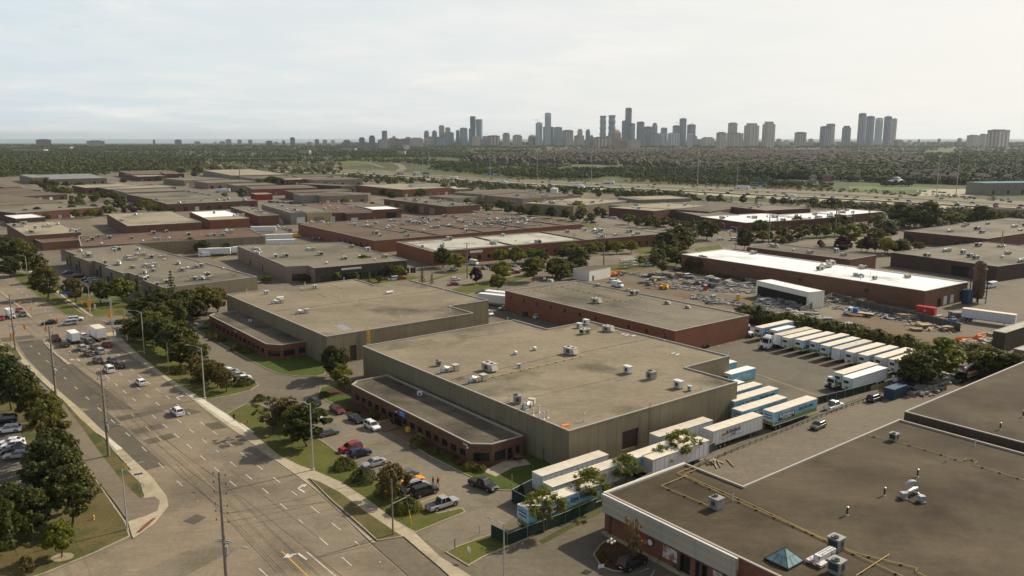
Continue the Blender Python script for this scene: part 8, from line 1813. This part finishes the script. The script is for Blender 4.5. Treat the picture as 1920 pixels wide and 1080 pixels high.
SKY=[(69,96,262,276,'b',''),(164,196,264.5,277,'c',''),(287,292,263,272,'g',''),(327,342,262.7,273,'g',''),(364,377,266,272,'c',''),(400,408,267,274,'w',''),(411,423,266,274,'c',''),(423,435,262,274,'c',''),(498,512,265,275,'d',''),(513,523,267,275,'c',''),(529,535,264,274,'b',''),(544,554,258.5,275,'d',''),(575,585,267,274,'c',''),(644,657,263,274,'d',''),
(673,685,257.5,279,'d','step'),(692,704,254,280,'d','step'),(716,727,246,273,'g',''),(709,728,262.5,280,'c',''),(728,748,259.7,275,'b',''),(748,769,261,276,'b',''),(756,769,272,282,'w',''),(769,794,258,277,'c','step'),(795,805,245,272,'g','step'),(810,820,244.7,272,'d','step'),(797,815,257,275,'c',''),(815,835,257.5,275,'g',''),(823,834,236,272,'c',''),(835,845,240,272,'c',''),(832,851,248.7,274,'t',''),(855,862,245,274,'t',''),(862,877,240.5,274,'t',''),(879,884,242,272,'g',''),(882,892,218,272,'d','twist'),(893,905,223.7,274,'t','twist'),(885,901,254.7,275,'c','step'),(905,913,256,272,'b',''),(913,937,254.7,273,'b',''),(942,956,249,275,'b','step'),
(961,979,252.5,274,'c','step'),(990,1008,252,272,'g','point'),(1004,1017,230.6,272,'w',''),(1021,1033,212.5,270,'w',''),(1018,1037.5,238,272,'d',''),(1037.5,1054,239,272,'t',''),(1054,1074.6,244.6,273,'b',''),(1060,1075,259,275,'c',''),(1076,1095,254.6,272,'b',''),(1082,1092,242,272,'c','step'),(1097.5,1106,242.5,271,'d','step'),(1106,1112,254.6,272,'d',''),(1112,1139,257.7,277,'b',''),(1124,1135.6,217,273,'t','wave'),(1140,1153,216,273,'t','wave'),(1146,1164,241,275,'o','point'),(1151,1176,263,278,'o',''),(1176,1200,262,278,'c',''),(1165,1177,227,272,'g',''),(1171,1183,203,271,'d',''),(1165,1175,240,274,'o','point'),(1177,1190,232,273,'g',''),(1192.7,1207,229,272,'d',''),(1207,1221.5,238,272,'d',''),(1221.5,1231.5,230.6,271,'b','step'),(1219,1235,250,275,'g',''),(1238,1250,240.4,272,'g',''),(1235,1246,250.4,275,'w',''),(1250.6,1274,250,276,'w',''),(1260,1272.5,236,272,'b',''),(1272.5,1285.5,222.7,273,'d',''),(1287,1303,234,272,'d',''),(1286.7,1298.5,250,276,'w',''),(1303,1321,262,275,'t',''),(1314,1339,257,275,'c','step'),
(1341.7,1361,249,281,'c',''),(1363,1381,231,277,'c',''),(1361,1393,250,278,'c',''),(1393,1422,231,277,'c','step'),(1427,1452,228,278,'c','step'),(1488,1511,248.6,276,'b',''),(1535,1556,237.6,276,'d',''),(1547,1563,232.8,274,'b',''),(1577,1593,235.8,275,'d','step'),(1606,1620,213,274,'d',''),(1621,1636,218.6,275,'d',''),(1638,1652,222,274,'w',''),(1654,1668,219,276,'d',''),(1669,1678,223,274,'c',''),(1675,1693,263,276,'o',''),(1810,1836,254,277,'c',''),(1835,1848,252,276,'c',''),(1847,1892,244,278,'b','')]
SKY+=[(1720+k*37,1724+k*37+k%3*2,262-(k%3),270,'g','') for k in range(3)]+[(x,x+9+x%5,264-x%4,273,'wcgc'[x%4],'') for x in (445,465,590,605,620,1455,1468,1515,1700)]
RR=random.Random(77)
for k in range(34):x=RR.uniform(690,1330);SKY.append((x,x+RR.uniform(7,15),RR.uniform(253,266),273,RR.choice('cbgtwc'),RR.choice(('','','step'))))
prev= None;ORD=['first','second','third','fourth','fifth','sixth','seventh','eighth','ninth','tenth','eleventh','twelfth','thirteenth','fourteenth','fifteenth','sixteenth','seventeenth','eighteenth','nineteenth','twentieth','twenty first','twenty second','twenty third','twenty fourth','twenty fifth'];cn_={}
for x0,x1,ty,by,st,sh in sorted(SKY):
 part='on the left horizon' if x0<660 else 'in the left skyline cluster' if x0<958 else 'in the middle skyline cluster' if x0<1335 else 'in the right skyline cluster'
 k=(st,part);cn_[k]=cn_.get(k,0)+1;nm_={'twist':'curvy ','wave':'wavy sided ','point':'pointed ','step':'stepped top '}.get(sh,'')
 r=tower(x0,x1,ty,by,st,sh,f'{ORD[min(24, cn_[k]-1)]} {NM[st]} {nm_}{"tower" if ty < 262 else "block"} {part}')
def crane(px,ty,jib,label):
 p=P(px,275);H=min(255,HGT(px,275,ty));r=empty('tower_crane',(p.x,p.y,0),R(10),label,'crane','cranes on the skyline');m=MB();m.tube([(0,0,0),(0,0,H)],.9,4);m.obj('mast','unit_grey',r);m=MB();m.tube([(-jib*.3,0,H-3),(jib,0,H-3)],.6,4);m.tube([(0,0,H+1),(jib*.6,0,H-3)],.3,4);m.obj('jib','unit_grey',r)
crane(1008.5,224,-45,'thin crane above the white tower left of the banded one');crane(1173,203,30,'thin crane above the tallest tower');crane(1270,229,-30,'thin crane beside the dark tower');crane(1296,230,28,'thin crane right of the dark tower')
# ---------------------------------------------------------------- houses
def house(kind,W,D,H,rh,wm,rm):
 r=empty('house',(0,-500,0),0,'x','house');m=MB();m.box((0,0,H/2),(W,D,H));m.obj('wall',wm,r);m=MB();w_,d_=W/2+.4,D/2+.4;k=.3 if kind else w_
 if kind:m.hull8([(-w_,-d_,H),(w_,-d_,H),(w_,d_,H),(-w_,d_,H)],[(-w_*k,-.05,H+rh),(w_*k,-.05,H+rh),(w_*k,.05,H+rh),(-w_*k,.05,H+rh)])
 else:m.hull8([(-w_,-d_,H),(w_,-d_,H),(w_,d_,H),(-w_,d_,H)],[(-w_,-.05,H+rh),(w_,-.05,H+rh),(w_,.05,H+rh),(-w_,.05,H+rh)])
 m.obj('roof',rm,r);m=MB();m.box((0,-D/2-.03,H*.3),(W*.4,.1,H*.42));m.obj('garage_door','door_white',r); return proto(r)
plain('house_brick',(.24,.12,.085),.9,0,.2,.3);plain('house_tan',(.30,.22,.16),.9,0,.2,.3);plain('shingle_brown',(.10,.075,.06),.9,0,.2,.5);plain('shingle_grey',(.075,.07,.066),.9,0,.2,.5);plain('shingle_tan',(.15,.11,.085),.9,0,.2,.5)
HS=[house(1,11,10,6,3.4,'house_brick','shingle_brown'),house(1,10,10,6,3.2,'house_tan','shingle_grey'),house(0,11,9,6,3.4,'house_brick','shingle_tan'),house(1,12,11,6.5,3.6,'house_brick','shingle_grey')]
def inpoly(x,y,poly):
 ins= False
 for i in range(len(poly)):
  (ax,ay),(bx,by)=poly[i-1],poly[i]
  if (ay>y)!=(by>y) and x<(bx-ax)*(y-ay)/(by-ay)+ax:ins= not ins
 return ins
HZONE=[(v.x,v.y) for v in PX([(1110,309),(1250,312),(1290,322),(1450,325),(1520,341),(1640,334),(1740,338),(1780,340),(1990,338),(2000,318),(1750,310),(1700,290),(1500,283),(1150,281),(1010,287),(900,296),(880,303),(960,305)])]
rng=random.Random(17);spots=[]
ga=R(-20);gx,gy=Vector((cos(ga),sin(ga))),Vector((-sin(ga),cos(ga)))
for i in range(-160,260):
 for j in range(0,170):
  q=gx*(i*15.5+9*sin(j*.7))+gy*(j*27+14*sin(i*.09+j*.05)+(9 if j%2 else 0))
  if 900<q.y<3900 and inpoly(q.x,q.y,HZONE) and rng.random()<(.3+.55*(sin(q.x*.006)*sin(q.y*.004+1)*.5+.5)):spots.append((q.x+rng.uniform(-3,3),q.y+rng.uniform(-5,5),j))
spots.sort(key=lambda s_:s_[1]);near,rest=spots[:292],spots[292:]
for x,y,j in near:
 k=rng.randrange(4);dup(HS[k],(x,y,0),ga+(0 if j%2 else pi)+rng.choice((0,0,pi/2)),['brick house with a brown hipped roof','tan house with a grey hipped roof','brick house with a tan gable roof','large brick house with a grey hipped roof'][k]+' in the suburb beyond the highway','houses in the suburb beyond the highway',rng.uniform(.9,1.15))
def numpy_mesh(name,V,Fq,mat,kind='stuff'):
 V=np.asarray(V,dtype=np.float32).reshape(-1,3);Fq=np.asarray(Fq,dtype=np.int32);me=bpy.data.meshes.new(name);n=len(Fq);k=Fq.shape[1]
 me.vertices.add(len(V));me.vertices.foreach_set('co',V.ravel());me.loops.add(n*k);me.loops.foreach_set('vertex_index',Fq.ravel());me.polygons.add(n);me.polygons.foreach_set('loop_start',np.arange(0,n*k,k,dtype=np.int32));me.update(calc_edges=True);me.validate();me.materials.append(M(mat));o=bpy.data.objects.new(name,me);COL.objects.link(o);o['kind']=kind; return o
rs=np.random.RandomState(4)
if rest:
 step_=max(1,len(rest)//5000);A=np.array([(x,y) for x,y,j in rest[::step_]]);n=len(A);base=np.array([(-6,-5,0),(6,-5,0),(6,5,0),(-6,5,0),(-6.3,-5.3,6),(6.3,-5.3,6),(6.3,5.3,6),(-6.3,5.3,6),(-2.5,0,9.6),(2.5,0,9.6)])
 a=ga+rs.randint(0,2,n)*pi/2;c,s_=np.cos(a)[:,None],np.sin(a)[:,None];sc_=rs.uniform(.9,1.3,n)[:,None];V=np.empty((n,10,3));V[:,:,0]=(base[:,0]*c-base[:,1]*s_)*sc_+A[:,:1];V[:,:,1]=(base[:,0]*s_+base[:,1]*c)*sc_+A[:,1:];V[:,:,2]=base[:,2]*sc_
 fq=np.array([(0,1,5,4),(1,2,6,5),(2,3,7,6),(3,0,4,7),(4,5,9,8),(6,7,8,9),(5,6,9,9),(7,4,8,8)]);fq2=np.array([(0,1,5,4),(1,2,6,5),(2,3,7,6),(3,0,4,7),(4,5,9,8),(6,7,8,9)]);ft=np.array([(5,6,9),(7,4,8)])
 off=(np.arange(n)*10)[:,None,None];numpy_mesh('distant_houses',V,(fq2[None]+off).reshape(-1,4),'house_roofs')
 # ---------------------------------------------------------------- woods and scrub that read as one mass
def wood(name,pts,mat,size=(7,11),nq=22,flat=.8,leaf=.30,lump=None):
 "pts: world positions of crowns"
 n=len(pts);pts=np.asarray(pts,dtype=float);h=rs.uniform(size[0],size[1],n)
 d=rs.normal(size=(n,nq,3));d[:,:,2]=d[:,:,2]*.9+.15;d/=np.linalg.norm(d,axis=2,keepdims=True);rad=rs.uniform(.72,1.05,(n,nq,1))
 w_=h*rs.uniform(.42,.62,n);C=np.empty((n,nq,3));C[:,:,0]=pts[:,None,0]+d[:,:,0]*rad[:,:,0]*w_[:,None];C[:,:,1]=pts[:,None,1]+d[:,:,1]*rad[:,:,0]*w_[:,None];C[:,:,2]=h[:,None]*(.52+.46*d[:,:,2]*rad[:,:,0]*flat)
 nn=d+rs.normal(scale=.35,size=d.shape);nn[:,:,2]+=.25;nn/=np.linalg.norm(nn,axis=2,keepdims=True);t=rs.normal(size=d.shape);u=np.cross(nn,t);u/=np.linalg.norm(u,axis=2,keepdims=True)+1e-9;v=np.cross(nn,u);s_=(h[:,None,None]*leaf)*rs.uniform(.7,1.3,(n,nq,1))
 V=np.stack([C-u*s_*.6,C-v*s_*.5,C+u*s_*.6,C+v*s_*.5],axis=2).reshape(-1,3);Fq=np.arange(n*nq*4).reshape(-1,4); return numpy_mesh(name,V,Fq,mat)
def sample(poly,n,clump=None,seed=0,thr=.5):
 rg=random.Random(seed);xs=[p[0] for p in poly];ys=[p[1] for p in poly];out=[];it=0;cl=[(rg.uniform(min(xs),max(xs)),rg.uniform(min(ys),max(ys)),rg.uniform(.3,1)) for _ in range(clump or 1)]
 while len(out)<n and it<n*30:
  it+=1;x,y=rg.uniform(min(xs),max(xs)),rg.uniform(min(ys),max(ys))
  if not inpoly(x,y,poly):continue
  if clump and min(((x-a)/(90*c))**2+((y-b)/(7*c))**2 for a,b,c in cl)>1:continue
  p=P(x,y);q=sin(p.x*.0031+seed)+sin(p.y*.0023+2.1*seed)+sin((p.x+p.y)*.0057)+sin((p.x-.6*p.y)*.011)*.7
  if y<336 and not clump and q<-.55 and rg.random()<.82:continue
  out.append((p.x,p.y))
 return out
W1=[(-60,300),(200,298),(390,300),(375,312),(330,315),(300,321),(230,324),(180,326),(60,325),(-60,332)]
wood('woodland',sample(W1,2600,None,1),'forest_olive',(8,13),34,leaf=.24)
wood('woodland',sample([(-60,278),(640,279),(660,292),(640,297),(400,298),(200,299),(-60,301)],5200,None,2),'forest',(8,13),16)
wood('woodland',sample([(-60,273.5),(1980,273.5),(1980,279),(-60,279)],6500,None,3),'forest',(10,17),12,leaf=.34)
wood('woodland',sample([(640,269.5),(1980,269.5),(1980,273.5),(640,273.5)],1700,None,33),'forest',(18,30),12,leaf=.34)
wood('woodland',sample([(660,279),(1340,279),(1340,292),(660,297)],4200,None,4),'forest',(8,12),16)
wood('woodland',sample([(1340,279),(1980,279),(1980,300),(1340,296)],2600,40,5),'forest',(8,12),18)
wood('suburb_trees',sample([(830,290),(1980,296),(1980,336),(1500,336),(1300,322),(1100,308),(840,302)],7500,None,6),'forest',(8,12.5),20)
wood('suburb_trees',sample([(830,290),(1980,296),(1980,338),(1500,338),(1300,322),(1100,308),(840,302)],1600,26,66),'forest',(9,13),26)
wood('scrub',sample([(755,303),(930,306),(1290,322),(1560,345),(1560,353),(1280,344),(960,333),(760,316)],2600,44,7),'forest',(4,9),40,leaf=.22)
wood('scrub',sample([(1060,322),(1290,326),(1560,340),(1990,352),(1990,345),(1800,342),(1560,338),(1290,318)],1700,None,8),'forest',(6,11),40,leaf=.22)
wood('scrub',sample([(1180,330),(1290,334),(1560,348),(1560,355),(1280,345),(1180,341)],330,None,28),'forest_olive',(3,7),40,leaf=.22)
wood('woodland',sample([(1395,316),(1500,320),(1520,336),(1400,336)],330,None,9),'forest',(12,18),60,leaf=.18)
wood('woodland',sample([(1745,300),(1990,296),(1990,318),(1750,316)],1300,None,10),'forest',(11,17),46,leaf=.2)
wood('scrub',sample([(640,329),(960,350),(1280,369),(1460,377),(1640,388),(1930,404),(1930,416),(1640,398),(1460,388),(1280,378),(960,362),(640,338)],900,90,11),'forest_olive',(2.5,6),46,leaf=.2)
wood('scrub',sample([(640,328),(800,338),(1010,352),(1280,367),(1280,371),(1010,358),(800,344),(640,334)],330,None,12),'forest',(3,6.5),46,leaf=.2)
wood('scrub',sample([(1640,388),(1900,404),(1900,432),(1760,436),(1680,424),(1600,400)],200,None,13),'forest_olive',(3,7),60,leaf=.18)
wood('scrub',sample([(-20,320),(100,322),(210,326),(180,333),(40,331),(-20,336)],260,None,14),'forest',(5,9),40,leaf=.2)
wood('verge_bushes',sample([(640,300),(760,298),(840,302),(820,310),(760,307),(640,303)],160,None,15),'forest',(5,9),40,leaf=.22)
wood('scrub',sample([(230,321),(330,307),(420,303),(640,306),(640,330),(430,325),(300,322)],420,60,41),'forest',(4,9),36,leaf=.22)
wood('scrub',sample([(400,299),(660,298),(760,300),(640,304),(400,304)],500,None,42),'forest',(6,10),26,leaf=.24)
wood('scrub',sample([(950,334),(1280,345),(1600,358),(1900,376),(1900,380),(1600,362),(1280,348),(950,336.5)],160,None,43),'forest_olive',(2,5),36,leaf=.22)
# highway furniture
def gantry(x0,x1,by,ty,label,sgn):
 a,b=P(x0,by),P(x1,by+.8);H=HGT(x0,by,ty);r=empty('sign_gantry',(a.x,a.y,0),0,label,'sign gantry');d=b-a;m=MB()
 for v in (Vector(),d):m.tube([v,v+Vector((0,0,H))],.35,6)
 m.tube([Vector((0,0,H)),d+Vector((0,0,H))],.4,6);m.tube([Vector((0,0,H-1.8)),d+Vector((0,0,H-1.8))],.3,6);m.obj('frame','galv',r);m=MB();c=d*sgn;m.box((c.x,c.y-.6,H-.6),(d.length*.28,.2,3.4),atan2(d.y,d.x));m.obj('sign_panel','sign_blue',r)
gantry(905,938,334,325,'blue sign gantry left of the middle of the highway',.45);gantry(1407,1437,352,342.5,'blue sign gantry beside the far white lorry',.6)
def bridge(pts,z,w,label):
 q=[P(x,y) for x,y in pts];r=empty('flyover',(q[0].x,q[0].y,0),0,label,'bridge');q=[v-q[0] for v in q];m=MB();s_=MB()
 for a,b in zip(q,q[1:]):
  d=b-a;c=(a+b)/2;m.box((c.x,c.y,z),(d.length,w,1.4),atan2(d.y,d.x));e=atan2(d.y,d.x);nn=Vector((-sin(e),cos(e),0))*(w/2)
  for s2 in (-1,1):m.box((c.x+nn.x*s2,c.y+nn.y*s2,z+1.1),(d.length,.4,.9),e)
  for i in range(3):v=a+d*(i+.5)/3;[s_.tube([(v.x+nn.x*k,v.y+nn.y*k,0),(v.x+nn.x*k,v.y+nn.y*k,z)],.9,6) for k in (-.6,0,.6)]
 m.obj('deck','kerb',r);s_.obj('pier','unit_grey',r)
bridge([(480,313),(545,316),(632,318.5)],7,14,'pale flyover crossing the highway at the left');bridge([(400,302),(470,303),(560,302)],7,12,'further flyover at the junction');bridge([(1860,405),(1990,412)],5,14,'concrete overpass at the right edge below the highway')
sp=rect((1838,369),(1812,345),(2100,374),11);building('sports_hall','grey sports hall with a blue roof at the right edge beyond the highway',rect((1850,345),(1812,339),(2100,341),12),12,'wall_grey','roof_blue',par=.1,capw=.6,ops={0:[(8+i*18,11+i*18,1,5,'window') for i in range(8)]})
for k in range(9):tree(['oak','dark','maple'][k%3],1655+k*6+(6 if k>4 else 0),349.5+(k%2)*.6,None,'tree beside the round park pavilion','trees around the pavilion',rngT.uniform(.8,1.1)*1)
p=P(1681,346);r=empty('pavilion',(p.x,p.y,0),0,'round park pavilion with a pale blue grey roof beyond the highway','pavilion');m=MB();m.lathe((0,0,0),[(8,4.2),(12.5,4.0),(5,7.2),(4.6,8.4),(2.5,9.6),(.3,10.2)],12);m.obj('roof','roof_blue_grey2',r);m=MB();m.lathe((0,0,0),[(8.5,0),(8.5,4.3)],12);m.obj('wall','stone',r);m=MB()
for k in range(12):a=k*pi/6;m.tube([(cos(a)*9,sin(a)*9,0),(cos(a)*9,sin(a)*9,4.5)],.5,5)
m.obj('column','unit_white',r)
for k,(x0,y,w_) in enumerate([(23,287,60),(110,281,22),(940,277,60),(1190,273.5,40),(1010,273.5,30),(1240,275,25),(1460,277,40),(1560,285,30),(1375,278,30),(745,292,14),(1700,285,20),(640,284,26),(560,290,20)]):
 a,b=P(x0,y),P(x0+w_,y);d=b-a;r=building('low_building','long pale low building among trees far away, '+ORD[k]+' of its kind',[a,b,b+Vector((0,30,0)),a+Vector((0,30,0))],14,'wall_light','roof_light',capw=.8,group='low pale buildings far away')
 # light strips of the concrete dividers between the lanes
for k_,(pa,pb) in enumerate([(CW[2][1],CW[3][0])]):
 mid=[P((a[0]+b[0])/2,(a[1]+b[1])/2) for a,b in zip(pa,pb)];m=MB()
 for a,b in zip(mid,mid[1:]):c=(a+b)/2;d=b-a;m.box((c.x,c.y,.45),(d.length,.5,.9),atan2(d.y,d.x))
 tag(m.obj('concrete_divider','unit_dark'),'dark concrete divider between the near carriageways of the highway','divider')
drop_protos()
